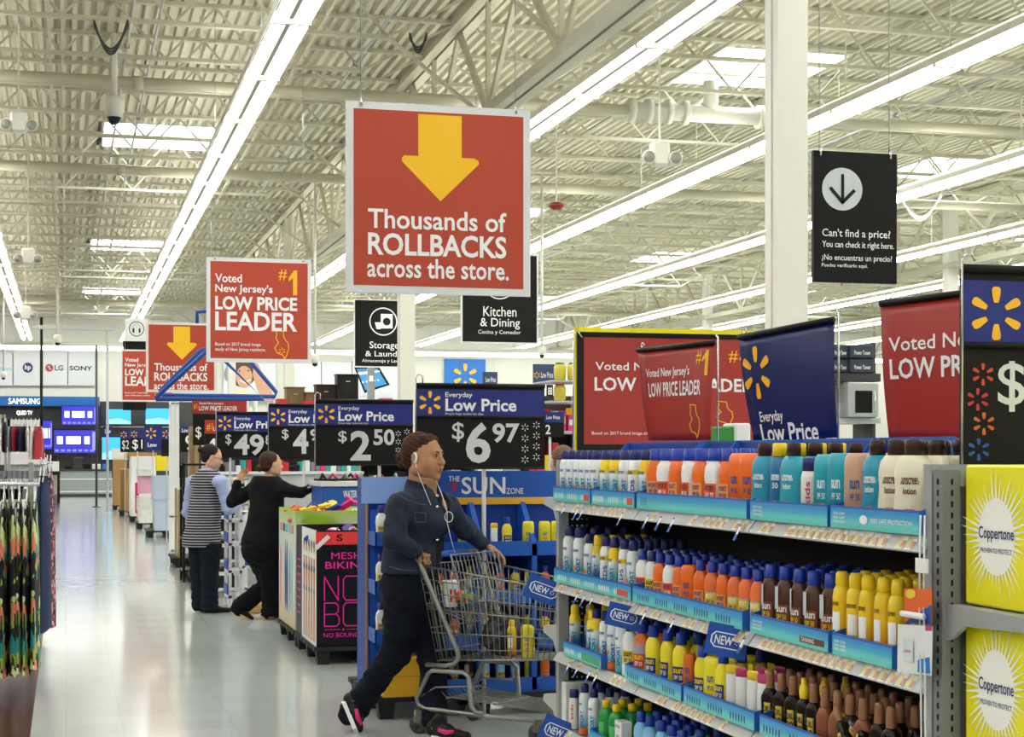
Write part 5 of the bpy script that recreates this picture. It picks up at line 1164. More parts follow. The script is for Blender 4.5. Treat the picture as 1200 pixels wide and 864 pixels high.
ol([(380, 706), (380, 733), (394, 733), (397, 730), (397, 723), (394, 719), (380, 719)]); ol([(380, 706), (393, 706), (396, 709), (396, 716), (393, 719)]); ol([(402, 710), (405, 706), (420, 706), (423, 710), (423, 729), (420, 733), (405, 733), (402, 729), (402, 710)])
ol([(380, 737), (398, 737)], .6); ol([(406, 737), (424, 737)], .6)
pts = []
for k in range(10): a = -math.pi/2+k*math.pi/5; r = 1.9 if k % 2 == 0 else .8; pts.append((402+r*math.cos(a), 737+r*math.sin(a)))
s.poly(q, pts, .003); q.build('lettering', hot, t)
def side_surf(ya, yb, z0, z1): return Surf(lambda u, v, o: Vector((XD-o, yb+(ya-yb)*u, z1+(z0-z1)*v)))
s = side_surf(yA, yB_-.02, .13, zM); q = MB(); s.rect(q, .3, .0, 1, 1, .0015); q.build('white_side', wcard, t)
tan = M('tan print', '#c08a58', .6, var=.15, scale=30); q = MB(); q.cm = 0
for k in range(5):
    cx = .42+k*.12
    s.poly(q, [(cx-.03, .25), (cx+.03, .25), (cx+.045, .35), (cx+.03, .55), (cx+.045, .97), (cx+.01, .97), (cx, .62), (cx-.01, .97), (cx-.045, .97), (cx-.03, .55), (cx-.045, .35)], .002); s.disc(q, cx, .16, .03, .05, .002)
q.cm = 1
for k in range(5): cx = .42+k*.12; s.rect(q, cx-.035, .32, cx+.035, .37, .003); s.rect(q, cx-.03, .52, cx+.03, .56, .003)
q.cm = 2
for k in range(5): cx = .42+k*.12; s.disc(q, cx, .13, .034, .035, .003)
q.build('printed_figures', [tan, navy, M('hair print', '#5b3a1f')], t)
q = MB()
for k in range(8): s.rect(q, .06, .3+k*.07, .22, .32+k*.07, .002)
q.build('side_lettering', hot, t)
q = MB(); s2 = plane_px(370, 622, 490, 760, yA); s2.line(q, [(371, 641), (384, 629)], 5, .006); q.build('clear_sleeve', M('clear sleeve', '#dde0e0', .2), t)
zP = aX(350, 600, XD).z; t = bin_box('tall boxed display printed with palm leaves and surfboards', XD, XD+.96, yC+.01, yD, .13, zP, ramp_mat('palm side print', [(0, '#cbb48a'), (.2, '#dcd5c2'), (.6, '#e2ebe8'), (.85, '#d9e8c8'), (1, '#a9cf52')]), wcard)
s = side_surf(yC+.01, yD, .13, zP); q = MB()
for k, (cx, c) in enumerate(((.12, 0), (.42, 1), (.52, 1), (.68, 2), (.8, 3))): q.cm = c; s.poly(q, [(cx-.045, .5), (cx-.02, .32), (cx, .26 if c == 1 else .38), (cx+.02, .32), (cx+.045, .5), (cx+.04, .8), (cx+.01, .88), (cx-.01, .88), (cx-.04, .8)], .002)
for k in range(5): q.cm = k % 4; s.rect(q, .1+k*.17, .13, .22+k*.17, .2, .002)
q.build('printed_boards', [M('board pink', '#e58a96'), M('board navy', '#24406e'), M('board sky', '#6fb6dc'), M('board mint', '#9ad8c8')], t)
s = plane_px(350, 597, 480, 740, yC+.01); leaf = M('leaf print', '#9ccc2c', .5); q = MB()
for base in ((352, 612, 1), (470, 608, -1)):
    for k in range(13): a = -.5+k*.16; L = 55-k*1.5; dx = math.cos(a)*L*base[2]; dy = -math.sin(a)*L*.35-2; s.poly(q, [(base[0], base[1]), (base[0]+dx*.5, base[1]+dy*.5-1.6), (base[0]+dx, base[1]+dy*.9), (base[0]+dx*.5, base[1]+dy*.5+1.2)], .002+.0004*k)
q.build('palm_leaf_print', leaf, t)
# flip-flops piled on top of the two bins
FC = [('hot pink', '#e0257f'), ('coral', '#f0645a'), ('salmon', '#f58a80'), ('magenta', '#c81e8c'), ('yellow', '#f2d51e'), ('red', '#d42a2a'), ('purple', '#5a3aa0'), ('blue', '#1c3fb8'), ('orange', '#f0882c'), ('lime', '#b9d84a')]
def flipflop(label, c, rz, tilt, roll, ci):
    t = thing('flip_flop', label, 'footwear', tuple(c), group='flip flops heaped on the boxed displays'); mt = Matrix.Translation(c) @ Matrix.Rotation(rz, 4, 'Z') @ Matrix.Rotation(tilt, 4, 'X') @ Matrix.Rotation(roll, 4, 'Y')
    o = [(-.03,-.12), (.03,-.12), (.036,-.06), (.03,0), (.045,.07), (.035,.12), (0,.135), (-.035,.12), (-.042,.07), (-.028,0), (-.036,-.06)]
    q = MB(); q.prism(o, lambda a, b: mt @ Vector((a, b, .018)), lambda a, b: mt @ Vector((a, b, 0))); q.build('sole', M('rubber '+FC[ci][0], FC[ci][1], .5), t)
    q = MB(); q.tube([mt @ Vector(p) for p in ((-.034,-.02,.018), (-.02,.03,.05), (0,.075,.02), (.02,.03,.05), (.034,-.02,.018))], .006, 6); q.build('strap', M('strap '+FC[(ci+3) % 10][0], FC[(ci+3) % 10][1], .4), t)
rr = random.Random(5); i = 0
for bx, (px0, px1, yy, zz) in enumerate(((378, 480, yA+.12, zM-.12), (358, 480, yC+.25, zP-.1))):
    for k in range(17):
        xx = XD+.1+(k % 9)*.1; y_ = yy+(k//9)*.3; z_ = zz+rr.uniform(-.01, .08)+(.04 if bx else 0)
        nm = FC[(k*3+bx) % 10][0]
        flipflop('%s flip flop on the %s, %s from left, %s layer' % (nm, 'palm leaf box' if bx else 'black and magenta box', nth(k % 9), 'front' if k < 9 else 'rear'), Vector((xx, y_, z_)), rr.uniform(-1.6, 1.6), rr.uniform(-.6, .6), rr.uniform(-.6, .6), (k*3+bx) % 10)
q = MB()
for bx, zz, a, b in ((0, zM, yA, yB_), (1, zP, yC, yD)):
    s_ = Solid(); 
    for k in range(14): s_.ell((XD+.12+(k % 7)*.12, a+.3+(k//7)*.45, zz-.14), (.09,.2,.07+.03*(k % 3)), .02)
    q = MB(); solid_mesh(q, s_, .02, None, 1); o = q.build('swimwear_heap', blotch_mat('mixed swimwear', ['#1c3fb8', '#eceeee', '#e0257f', '#f2d51e', '#16171c', '#d42a2a'], 10), None); tag(o, 'loose heap of bright swimwear filling the %s bin' % ('palm leaf' if bx else 'black and magenta'), 'swimwear', kind='stuff')
# ---------------- sun care display behind the cart ----------------
c0 = aZ(440, 845); YD_ = c0.y; XS = c0.x; XE = XS+1.28
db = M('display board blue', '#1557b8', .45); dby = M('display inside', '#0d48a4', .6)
pallet('black pallet under the blue sun care display', XS, XE, YD_, YD_+1.0)
t = thing('sun_care_display', 'blue cardboard sun care display with shelves behind the shopping cart', 'display', ((XS+XE)/2, YD_+.3, .13))
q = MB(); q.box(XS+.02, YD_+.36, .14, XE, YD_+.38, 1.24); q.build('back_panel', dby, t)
zz = [1.016, .735, .47, .215]; dk = M('display shadow card', '#11233f', .7)
for k, z in enumerate(zz):
    q = MB(); q.box(XS+.26, YD_+.04, z-.075, XE, YD_+.36, z-.06); q.build('shelf', db, t)
    q = MB(); q.box(XS+.26, YD_+.03, z-.085, XE, YD_+.04, z-.0 if k < 3 else z); q.build('shelf_front', db, t)
for px in (440, 497, 560, 622, 690):
    x = max(XS+.26, aY(px, 700, YD_+.06).x); q = MB(); q.prism([(.03, .14), (.03, 1.0), (.3, 1.24), (.36, 1.24), (.36, .14)], lambda u, v: Vector((x, YD_+u, v)), lambda u, v: Vector((x+.03, YD_+u, v))); q.build('divider', db, t)
s = plane_px(500, 552, 690, 591, YD_+.3); q = MB(); q.box(XS+.26, YD_+.3, s.z1, XE, YD_+.32, s.z0); hd_ = q.build('header', db, t)
q = MB(); s.rect(q, 480, 583, 690, 591); q.build('yellow_band', M('band yellow', '#f0b42a', .5), hd_)
q = MB(); s.text(q, 'THE', 525, 558, 538, 564, .01); s.text(q, 'SUN', 540, 559, 591, 579, .03); s.text(q, 'ZONE', 592, 572, 612, 579, .01); q.build('lettering', prt, hd_)
q = MB(); 
for k in range(5): a = -1.2-k*.4; s.poly(q, [(531, 578), (531+9*math.cos(a)-1, 574+9*math.sin(a)), (531+10*math.cos(a), 573+10*math.sin(a)), (531+9*math.cos(a)+1.5, 576+8*math.sin(a))])
q.build('red_leaf_print', M('leaf red', '#b0262c'), hd_)
# side bay facing the aisle
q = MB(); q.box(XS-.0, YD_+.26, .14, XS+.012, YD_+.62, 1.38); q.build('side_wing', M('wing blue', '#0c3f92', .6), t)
s = plane_px(424, 559, 500, 590, YD_+.24); q = MB(); q.box(s.x0, YD_+.24, s.z1, XS+.4, YD_+.255, s.z0); q.build('glare_topper', M('blue card with glare', '#8fb0ee', .4), t)  # pale tone paints the glare on the left part of the header board
q = MB(); q.box(XS-.012, YD_+.25, .14, XS, YD_+.262, 1.38); q.build('card_edge', kraft, t)
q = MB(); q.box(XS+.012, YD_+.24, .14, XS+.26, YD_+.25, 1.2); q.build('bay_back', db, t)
for z in (1.02, .74, .46, .2):
    q = MB(); q.box(XS+.012, YD_+.02, z-.02, XS+.26, YD_+.24, z-.01); q.box(XS+.0, YD_+.01, z-.02, XS+.26, YD_+.018, z+.06); q.box(XS, YD_+.01, z-.02, XS+.008, YD_+.24, z+.06); q.build('bay_tray', db, t)
k = 0
for z in (1.012, .732, .452):
    for i in range(3): put('lotion_white2', XS+.05+i*.07, YD_+.09, z, 0, 'white lotion bottle in side bay of blue display, %s, %s one' % (('upper tray', 'middle tray', 'lower tray')[int(k//3)], nth(k % 3)), 'white lotion bottles in the side bay', 1.15); k += 1
YK = [('tube_yellow', 535), ('spray_gold', 593), ('tottle_yellow', 619), ('tottle_yellow', 640), ('lotion_blue', 545)]
for k, (kd, px) in enumerate((('lotion_blue', 542), ('tube_yellow', 579), ('lotion_yellow', 594), ('tottle_yellow', 619), ('tottle_yellow', 638), ('tottle_yellow', 652))):
    x = aY(px, 620, YD_+.12).x; put(kd, x, YD_+.12, 1.016-.06, RN.uniform(-.3, .3), '%s, blue display, top shelf, %s from left' % (KN[kd], nth(k)), None, 1.05)
for r_, (z, kds) in enumerate(((.675, ['lotion_blue', 'lotion_blue', 'spray_teal', 'spray_teal', 'lotion_kid', 'lotion_yellow', 'tottle_yellow', 'lotion_orange', 'tottle_yellow']), (.41, ['lotion_blue', 'lotion_blue', 'spray_teal', 'spray_gold', 'lotion_mint', 'spray_white', 'tottle_yellow', 'lotion_yellow', 'lotion_yellow']), (.155, ['lotion_blue', 'lotion_brown', 'lotion_brown', 'lotion_sky', 'lotion_sky', 'lotion_sky', 'tottle_yellow', 'lotion_orange', 'lotion_kid']))):
    for k, kd in enumerate(kds):
        x = XS+.4+k*.092
        put(kd, x, YD_+.12, z, RN.uniform(-.3, .3), '%s, blue display, %s shelf, %s from left' % (KN[kd], ('second', 'third', 'lowest')[r_], nth(k)), None, 1.0)
# yellow carton at its foot
a = aY(447, 790, YD_+.02); b = aY(492, 790, YD_+.02)
t = thing('carton', 'yellow cardboard carton beside the legs of the woman with the cart', 'box', ((a.x+b.x)/2, YD_+.1, .13))
q = MB(); q.rbox(a.x, YD_-.02, .131, b.x+.1, YD_+.2, .36, .008); q.build('carton', M('golden card', '#e3a91c', .55), t); q = MB(); q.box(a.x+.0, YD_-.022, .25, b.x+.1, YD_-.02, .253); q.build('seam', kraft, t)
# ---------------- price signs on poles ----------------
pw = M('price numerals', '#cfd3d4', .5, var=0)
def price_sign(label, x0, y0, x1, y1, D, price, hy, pole=None, sparks=True, tx=None, txt_pos=None):
    Y = P((x0+x1)/2, y0, D).y; s = plane_px(x0, y0, x1, y1, Y); w = x1-x0; H = y1-y0
    t = thing('price_sign', label, 'sign', ((s.x0+s.x1)/2, Y, 0))
    q = MB(); q.box(s.x0, Y, s.z1, s.x1, Y+.012, s.z0); b = q.build('board', price_dark, t)
    q = MB(); s.rect(q, x0+.5, y0+H*.05, x1-.5, hy); q.build('blue_header', royal, b)
    hh = hy-y0; sx = y0+hh*.55
    q = MB(); s.spark(q, x0+hh*.42, sx, hh*.36, off=.004); q.build('spark', yel, b)
    q = MB(); ex = x0+hh*.9
    s.text(q, 'Everyday', ex, y0+hh*.22, ex+hh*.85, y0+hh*.42, .02, .003); s.text(q, 'Low Price', ex, y0+hh*.42, ex+hh*2.25, y0+hh*.82, .045, .003); s.text(q, 'Precio bajo todos los días', ex, y0+hh*.86, ex+hh*1.2, y0+hh*.96, 0, .003); q.build('header_lettering', prt, b)
    q = MB()
    for tt, a, b_, c, d in price: s.text(q, tt, a, b_, c, d, .05, .004)
    q.build('price', pw, b)
    q = MB()
    for k in range(1, 5): xx = x0+w*k/5; s.rect(q, xx-.15, hy+H*.04, xx+.15, y1-H*.03, .002)
    q.build('flip_card_edges', blackm, b)
    if sparks:
        q = MB()
        for i in range(2):
            for j in range(4): s.spark(q, x1-w*(.155-.09*i)+.0, hy+(y1-hy)*(.2+.21*j-.05*i), hh*.12, off=.003, w=.09)
        q.build('small_sparks', prt, b)
    q = MB(); q.tube([(s.x0, Y-.008, s.z0), (s.x1, Y-.008, s.z0)], .012, 8); z = s.fn(0, (hy-y0)/H).z; q.tube([(s.x0, Y-.006, z), (s.x1, Y-.006, z)], .008, 8); q.tube([(s.x0, Y-.006, s.z1), (s.x1, Y-.006, s.z1)], .006, 8); q.build('holder_bar', blackm, t)
    q = MB(); zt_ = s.z0; xq = s.x0-.008; q.tube([(xq, Y-.02, s.z1-.02), (xq, Y-.02, zt_+.04), (xq+.015, Y-.02, zt_+.06), (xq+.04, Y-.02, zt_+.05), (xq+.04, Y-.02, zt_+.01)], .005, 6); q.build('wire_hook', chrome, t)
    if pole: x = aY(pole, y1, Y).x; q = MB(); q.tube([(x, Y+.02, .0), (x, Y+.02, s.z0)], .012, 10); q.build('pole', lgrey, t)
    return s
price_sign('price sign reading 6.97 behind the woman pushing the cart', 488, 452, 638, 549, 9.62, [('$', 529, 495, 543, 518), ('6', 545, 495, 574, 543), ('97', 576, 496, 608, 519)], 489, 568)
price_sign('price sign reading 2.50 left of the woman with the cart', 370, 470, 484, 545, 12.8, [('$', 396, 505, 406, 520), ('2', 410, 505, 434, 540), ('50', 437, 503, 462, 522)], 499, 445)
price_sign('price sign reading 4.9, half hidden by the 2.50 sign', 315, 475, 420, 539, 16.6, [('$', 330, 503, 338, 516), ('4', 343, 503, 361, 532), ('97', 363, 503, 384, 517)], 500.5, 356)
price_sign('price sign reading 49 above the two workers', 254, 484, 340, 536, 17.3, [('$', 264, 509, 271, 522), ('49', 274, 509, 309, 534), ('88', 311, 510, 320, 521)], 506.5, 270)
# ---------------- hanging signs ----------------
rr = M('sign red', '#b8432b', .6, var=.02); wf = M('sign frame white', '#dfe2e4', .5, var=.01)
def hang_sign(label, x0, y0, x1, y1, D, face, border, wires=True, draw=None, fr=wf, name='hanging_sign'):
    Y = P((x0+x1)/2, y0, D).y; s = plane_px(x0, y0, x1, y1, Y); t = thing(name, label, 'sign', ((s.x0+s.x1)/2, Y, s.z1))
    q = MB(); q.box(s.x0, Y, s.z1, s.x1, Y+.03, s.z0); q.build('frame', fr, t)
    q = MB(); s.rect(q, x0+border, y0+border, x1-border, y1-border, .002); q.build('face', face, t)
    if wires:
        for f in (.08, .92):
            x = s.x0+(s.x1-s.x0)*f; q = MB(); q.tube([(x, Y+.015, s.z0-.02), (x, Y+.015, JZB)], .003, 5); q.tube([(x, Y-.004, s.z0-.03), (x, Y-.004, s.z0+.02)], .008, 6); q.build('wire', chrome, t)
    if draw: draw(s, t)
    return s, t
def roll(x0, y0, k):
    def f(s, t):
        X = lambda a: x0+a*k; Yy = lambda a: y0+a*k
        q = MB(); w = [(83, 14), (134, 14), (134, 63), (149, 63), (154, 66), (154, 70), (109, 115), (64, 70), (64, 66), (67, 63), (83, 63)]
        s.poly(q, [(X(a), Yy(b)) for a, b in w], .004); q.build('yellow_arrow', M('arrow yellow', '#fcc414', .5, var=.01), t)
        for tt, a, b, c, d, bo in (('Thousands of', 25, 126, 187, 149, .03), ('ROLLBACKS', 25, 154, 187, 180, .045), ('across the store.', 24, 183, 190, 206, .03)):
            q = MB(); s.text(q, tt, X(a), Yy(b), X(c), Yy(d), bo, .004); q.build('lettering', prt, t)
    return f
hang_sign('largest hanging red sign, thousands of rollbacks with a yellow arrow', 405.5, 123.5, 621.5, 345, 10.9, rr, 8.5, draw=roll(405.5, 121, 1.0))
hang_sign('smaller hanging rollbacks sign with yellow arrow, behind the blue hanger frame', 171, 378, 254, 460, 28.5, rr, 3, draw=roll(171, 377.5, .385))
def leader(x0, y0, k):
    def f(s, t):
        B = lambda a, b, c, d: (x0+a*k, y0+b*k, x0+c*k, y0+d*k)
        q = MB()
        for tt, bx, bo in (('Voted', (10, 19, 41, 29), .03), ("New Jersey's", (10, 31, 77, 43), .03), ('LOW PRICE', (10, 45, 106, 61), .06), ('LEADER', (10, 63, 106, 85), .07), ('Based on 2017 brand image', (10, 99, 63, 104), .01), ('study of New Jersey residents.', (10, 105, 69, 110), .01)):
            q = MB(); s.text(q, tt, *B(*bx), bo, .004); q.build('lettering', prt, t)
        q = MB(); s.text(q, '#', *B(84, 12, 94, 25), .04, .004); s.text(q, '1', *B(96, 13, 106, 42), .08, .004); q.build('number_one', yel, t)
        b = B(79, 84, 96, 118); q = MB(); nj(s, q, *b, 1.1*k); s.spark(q, *(B(88, 108, 0, 0)[:2]), 4*k, off=.004); q.build('state_outline', yel, t)
    return f
hang_sign('hanging red number one low price leader sign above the two workers', 242, 303, 365, 425, 19.0, rr, 4.5, draw=leader(242, 303, 1))
hang_sign('farther red low price leader sign partly hidden behind the smaller rollbacks sign', 141.5, 410, 203, 471, 36, rr, 2, draw=leader(141.5, 410, .5))
def dark_face(draw2): return draw2
def kd(s, t):
    for tt, bx in (('Kitchen', (566, 359.5, 605, 371)), ('& Dining', (562.5, 373, 609, 386)), ('Cocina y Comedor', (560, 387, 610, 393))):
        q = MB(); s.text(q, tt, *bx, .01, .004); q.build('lettering', prt, t)
    q = MB(); s.disc(q, 585, 332, 19, off=.004, inner=.93); s.line(q, [(578, 322), (578, 342)], 2); s.line(q, [(590, 322), (590, 342)], 2); s.disc(q, 590, 326, 4, 6, off=.004); q.build('round_symbol', prt, t)
hang_sign('black hanging kitchen and dining sign in a white frame', 540, 297, 631, 403, 26, M('sign black', '#0e0d0e', .6), 2, draw=kd)
def sd(s, t):
    for tt, bx in (('Storage', (433, 400.5, 467, 411)), ('& Laundry', (428, 411.5, 475, 420)), ('Almacenaje y Lavandería', (424, 421, 484, 426))):
        q = MB(); s.text(q, tt, *bx, .01, .004); q.build('lettering', prt, t)
    q = MB(); s.disc(q, 449, 377, 16.5, off=.004, inner=.92); q.build('round_symbol', prt, t)
    q = MB(); s.rect(q, 446, 368, 460, 385, .004); s.poly(q, [(439, 378), (448, 378), (446, 386), (441, 386)], .0045); q.cm = 1; s.disc(q, 453, 377, 4.5, off=.006); q.build('washer_symbol', [prt, black], t)
hang_sign('black hanging storage and laundry sign cut off by the far white column', 414.5, 351, 485, 431, 42, M('sign black', '#0e0d0e', .6), 1.5, draw=sd)
def cf_(s, t):
    q = MB(); s.disc(q, 986.5, 222.5, 23.5, 25, off=.003, n=36); q.build('round_symbol', M('symbol grey', '#ccd3d4', .5), t)
    q = MB(); s.rect(q, 985, 205, 988.5, 236, .005); s.line(q, [(973, 222), (986.7, 238), (1000, 224)], 4, .0055); q.build('down_arrow', black, t)
    for tt, bx in (("Can't find a price?", (963, 269, 1043, 281)), ('You can check it right here.', (963, 283.5, 1047, 293)), ('¿No encuentras un precio?', (962.5, 299, 1045, 308)), ('Puedes verificarlo aquí.', (962.5, 309.5, 1016, 315))):
        q = MB(); s.text(q, tt, *bx, .015, .004); q.build('lettering', prt, t)
hang_sign('black hanging price check sign with a down arrow, right of the tall column', 953.5, 178.5, 1051, 331.5, 9.9, M('sign black', '#0e0d0e', .6), .6, fr=black, draw=cf_)
def hp(s, t):
    q = MB(); s.disc(q, 160, 385.5, 9, off=.004, inner=.9); s.line(q, [(155.5, 389), (155.5, 384), (157, 380.5), (160, 379), (163, 380.5), (164.5, 384), (164.5, 389)], .9); s.rect(q, 155.5, 385, 157.5, 390, .004); s.rect(q, 162.5, 385, 164.5, 390, .004); q.build('headphone_symbol', black, t)
hang_sign('small white hanging sign with a headphone symbol', 146, 373, 173.5, 400, 38, white, 0, draw=hp)
s, t = hang_sign('black sign panel under the headphone sign, mostly covered by red signs', 144, 400, 171.5, 481, 38.2, M('sign black', '#0e0d0e', .6), .5, wires=False, fr=black)
# ---------------- back wall and electronics ----------------
def wallpanel(label, x0, y0, x1, y1, mat, name='wall_panel', cat='panel', Y=65.85, th=.08):
    th = .04 if name == 'poster' else .28 if name == 'fascia' else 66-Y-.001
    s = plane_px(x0, y0, x1, y1, Y); t = thing(name, label, cat, ((s.x0+s.x1)/2, Y, s.z1)); q = MB(); q.box(s.x0, Y, s.z1, s.x1, Y+th, s.z0); q.build('board', mat, t); return s, t
lp_ = M('logo panel', '#cfd3d6', .5, var=.01)
def lgo(nm, x0, x1, fn):
    s, t = wallpanel(nm, x0, 413, x1, 452, lp_); fn(s, t)
def w1(s, t): q = MB(); s.text(q, 'windows', -12, 429, 13, 434, 0, .01); q.build('lettering', M('ink sky', '#6aa6d6'), t)
def w2(s, t):
    q = MB(); s.disc(q, 32.5, 431, 6, 6, off=.01); q.cm = 1; s.text(q, 'hp', 29, 427.5, 36, 435, .02, .02); q.build('round_logo', [M('logo navy', '#17235c'), prt], t)
def w3(s, t):
    q = MB(); s.disc(q, 57.8, 431.3, 4.6, off=.01); q.build('red_disc', M('logo red', '#a51c3c'), t)
    q = MB(); s.line(q, [(58, 428.8), (58, 432.8), (60.2, 432.8)], .6, .03); s.disc(q, 56.3, 430, .6, off=.03); q.build('face_lines', prt, t); q = MB(); s.text(q, 'LG', 64, 428, 74, 434.5, .05, .01); q.build('lettering', M('logo grey', '#3c3e42'), t)
def w4(s, t): q = MB(); s.text(q, 'SONY', 81.5, 429, 108, 434.5, .04, .01); q.build('lettering', black, t)
lgo('pale wall panel with faint blue lettering at the far left', -30, 14.5, w1); lgo('pale wall panel with a round navy logo', 16, 49.5, w2); lgo('pale wall panel with a red disc logo', 50.5, 79, w3); lgo('pale wall panel with black lettering, rightmost of the logo panels', 80, 111, w4)
s, t = wallpanel('blue fascia with white lettering over the electronics wall', -60, 464.5, 116.5, 476, M('fascia blue', '#0f62b0', .4), 'fascia', 'sign', 65.2, .4)
q = MB(); s.text(q, 'SAMSUNG', 9, 467, 47, 473.5, .06, .02); q.build('lettering', M('lit white letters', '#ffffff', emit=1.6, var=0), t)
s, t = wallpanel('dark grey display wall behind the televisions', -60, 476, 117, 552, M('display wall', '#3a3d3f', .6), 'display_wall', 'wall display', 65.5, .3)
q = MB(); s.text(q, 'QLED TV', 18.5, 481.5, 37, 487, .04, .02); q.build('lettering', M('lit white letters', '#ffffff', emit=1.6, var=0), t)
s, t = wallpanel('dark grey wall behind the right-hand televisions', 117.5, 471, 236, 560, M('display wall', '#3a3d3f', .6), 'display_wall', 'wall display', 65.6, .2)
q = MB(); s.rect(q, 118, 500, 236, 501.2, .1); q.build('shelf_edge', lgrey, t)
scr = {}
def tv(label, x0, y0, x1, y1, kind, D=63):
    Y = P(x0, y0, D).y; s = plane_px(x0, y0, x1, y1, Y); t = thing('television', label, 'television', ((s.x0+s.x1)/2, Y, s.z1), group='televisions on the electronics wall')
    q = MB(); q.box(s.x0, Y, s.z1, s.x1, Y+.06, s.z0); q.build('casing', blackm, t); q = MB(); q.box((s.x0+s.x1)/2-.15, Y+.06, (s.z0+s.z1)/2-.15, (s.x0+s.x1)/2+.15, 65.6, (s.z0+s.z1)/2+.15); q.build('wall_mount', blackm, t)
    w, h = x1-x0, y1-y0
    if kind == 'menu':
        q = MB(); s.rect(q, x0+w*.02, y0+h*.03, x1-w*.02, y1-h*.03, .01); q.build('screen', M('screen indigo', '#2f2fae', emit=.7, var=0), t)
        q = MB(); q.cm = 0
        for a, b in ((.09, .22), (.29, .62), (.7, .82)): s.rect(q, x0+w*a, y0+h*.28, x0+w*b, y0+h*.6, .02)
        q.cm = 1
        for k in range(7): s.rect(q, x0+w*(.05+.13*k), y0+h*.82, x0+w*(.13+.13*k), y0+h*.9, .02)
        s.rect(q, x0+w*.88, y0+h*.1, x0+w*.95, y0+h*.85, .02)
        q.build('picture', [M('screen pale', '#d8dcf4', emit=1, var=0), M('screen violet', '#7b7be0', emit=.9, var=0)], t)
    else:
        q = MB(); s.rect(q, x0+w*.02, y0+h*.04, x1-w*.02, y1-h*.04, .01); q.build('screen', M('screen sky', '#39a9ee', emit=.6, var=0), t)
        q = MB(); s.poly(q, [(x0+w*.02, y1-h*.05), (x0+w*.02, y1-h*.3), (x0+w*.5, y1-h*.42), (x1-w*.02, y1-h*.2), (x1-w*.02, y1-h*.05)], .02); q.build('picture', M('screen pale blue', '#8fc8f4', emit=.6, var=0), t)
tv('upper purple menu television at right of the electronics wall', 71.5, 475.5, 116, 499, 'menu', 62); tv('lower and larger purple menu television on the electronics wall', 62, 503.5, 114.5, 532, 'menu', 61.5)
tv('narrow purple television behind the clothes racks', 46, 492, 61.5, 528, 'menu', 62.5); tv('sky blue television left of the red signs', 123.5, 479, 154, 498, 'sky', 63); tv('sky blue television under the small rollbacks sign', 170, 478, 203, 498, 'sky', 63); tv('lower sky blue television behind the small price signs', 119, 511.5, 142, 540, 'sky', 62)
# service counter and low displays
def blk(name, label, cat, x0, y0, x1, y1, D, mat, depth=1.0, top=None, z0=None):
    Y = P((x0+x1)/2, y0, D).y; s = plane_px(x0, y0, x1, y1, Y); zb = 0 if z0 is None else z0 if z0 != 'px' else s.z1
    t = thing(name, label, cat, ((s.x0+s.x1)/2, Y+depth/2, zb)); q = MB(); q.rbox(s.x0, Y, zb+.001, s.x1, Y+depth, s.z0, .01); q.build('body', mat, t)
    s.t = t; return s
cg = M('counter grey', '#9aa3a6', .5)
s = blk('service_counter', 'long grey service counter in front of the electronics wall', 'counter', 69, 552, 131, 583, 59.5, cg, 1.2)
q = MB()
for yy in (561, 575.5): s.rect(q, 69, yy, 131, yy+1.3, .02)
q.build('pale_rail', white, s.t); q = MB(); s.rect(q, 69, 579, 131, 583, .02); q.build('kick_plate', dgrey, s.t)
q = MB(); q.box(s.x0-.05, s.Y-.05, s.z0, s.x1+.05, s.Y+1.25, s.z0+.05); q.build('worktop', dgrey, s.t)
for k, (a, b, c, d, m_) in enumerate(((86, 536, 97, 551, dgrey), (108, 544, 112, 552, prt), (114, 544, 118, 552, prt), (120, 544, 124, 552, M('screen blue', '#3f7fe0')), (98, 543, 106, 552, blackm), (76, 546, 84, 552, blackm))):
    zc = s.z0+.051 if k == 0 else zc; o = blk('checkout_monitor' if k == 0 else 'countertop_box', ('dark checkout monitor', 'first white box', 'second white box', 'small blue box', 'black card reader', 'low black device')[k]+' standing on the far service counter', 'device', a, b, c, d, 60.3, m_, .3, z0=zc)
s = blk('display_table', 'black display table between the clothes racks and the counter', 'table', 54, 553, 70.5, 557, 52, black, 1.4, z0='px')
for xx in (54.5, 67):
    q = MB(); a = aY(xx, 560, s.Y).x; q.box(a, s.Y, 0, a+.08, s.Y+.08, s.z1); q.build('leg', black, s.t)
s = blk('table_riser', 'white riser on the black display table', 'display', 50, 541, 69, 552.5, 52, white, .8, z0='px')
blk('handset', 'small dark handset on the white riser', 'phone', 60, 534, 67, 540, 52.3, black, .2, z0=s.z0)
# tall poles in the electronics department
for x, y0, D, m_, lb in ((48.5, 372, 50, blackm, 'tall black pole rising through the electronics department'), (113, 405, 48, dgrey, 'dark grey pole at the right of the television wall'), (126, 385, 44, lgrey, 'white pole with a cross arm left of the red signs')):
    p = P(x, 540, D); zt = P(x, y0, D).z; q = MB(); q.tube([(p.x, p.y, 0), (p.x, p.y, zt)], .045 if D == 50 else .035, 10); t = thing('pole', lb, 'pole', (p.x, p.y, 0)); q.build('shaft', m_, t); q = MB(); q.lathe([(0, .12, .12), (.02, .12, .12), (.03, .05, .05)], 14, mtx=Matrix.Translation((p.x, p.y, 0))); q.build('foot', m_, t)
    if D == 44: q = MB(); q.bar((p.x-1.9, p.y, zt), (p.x+.2, p.y, zt), .1); q.build('cross_arm', lgrey, t)
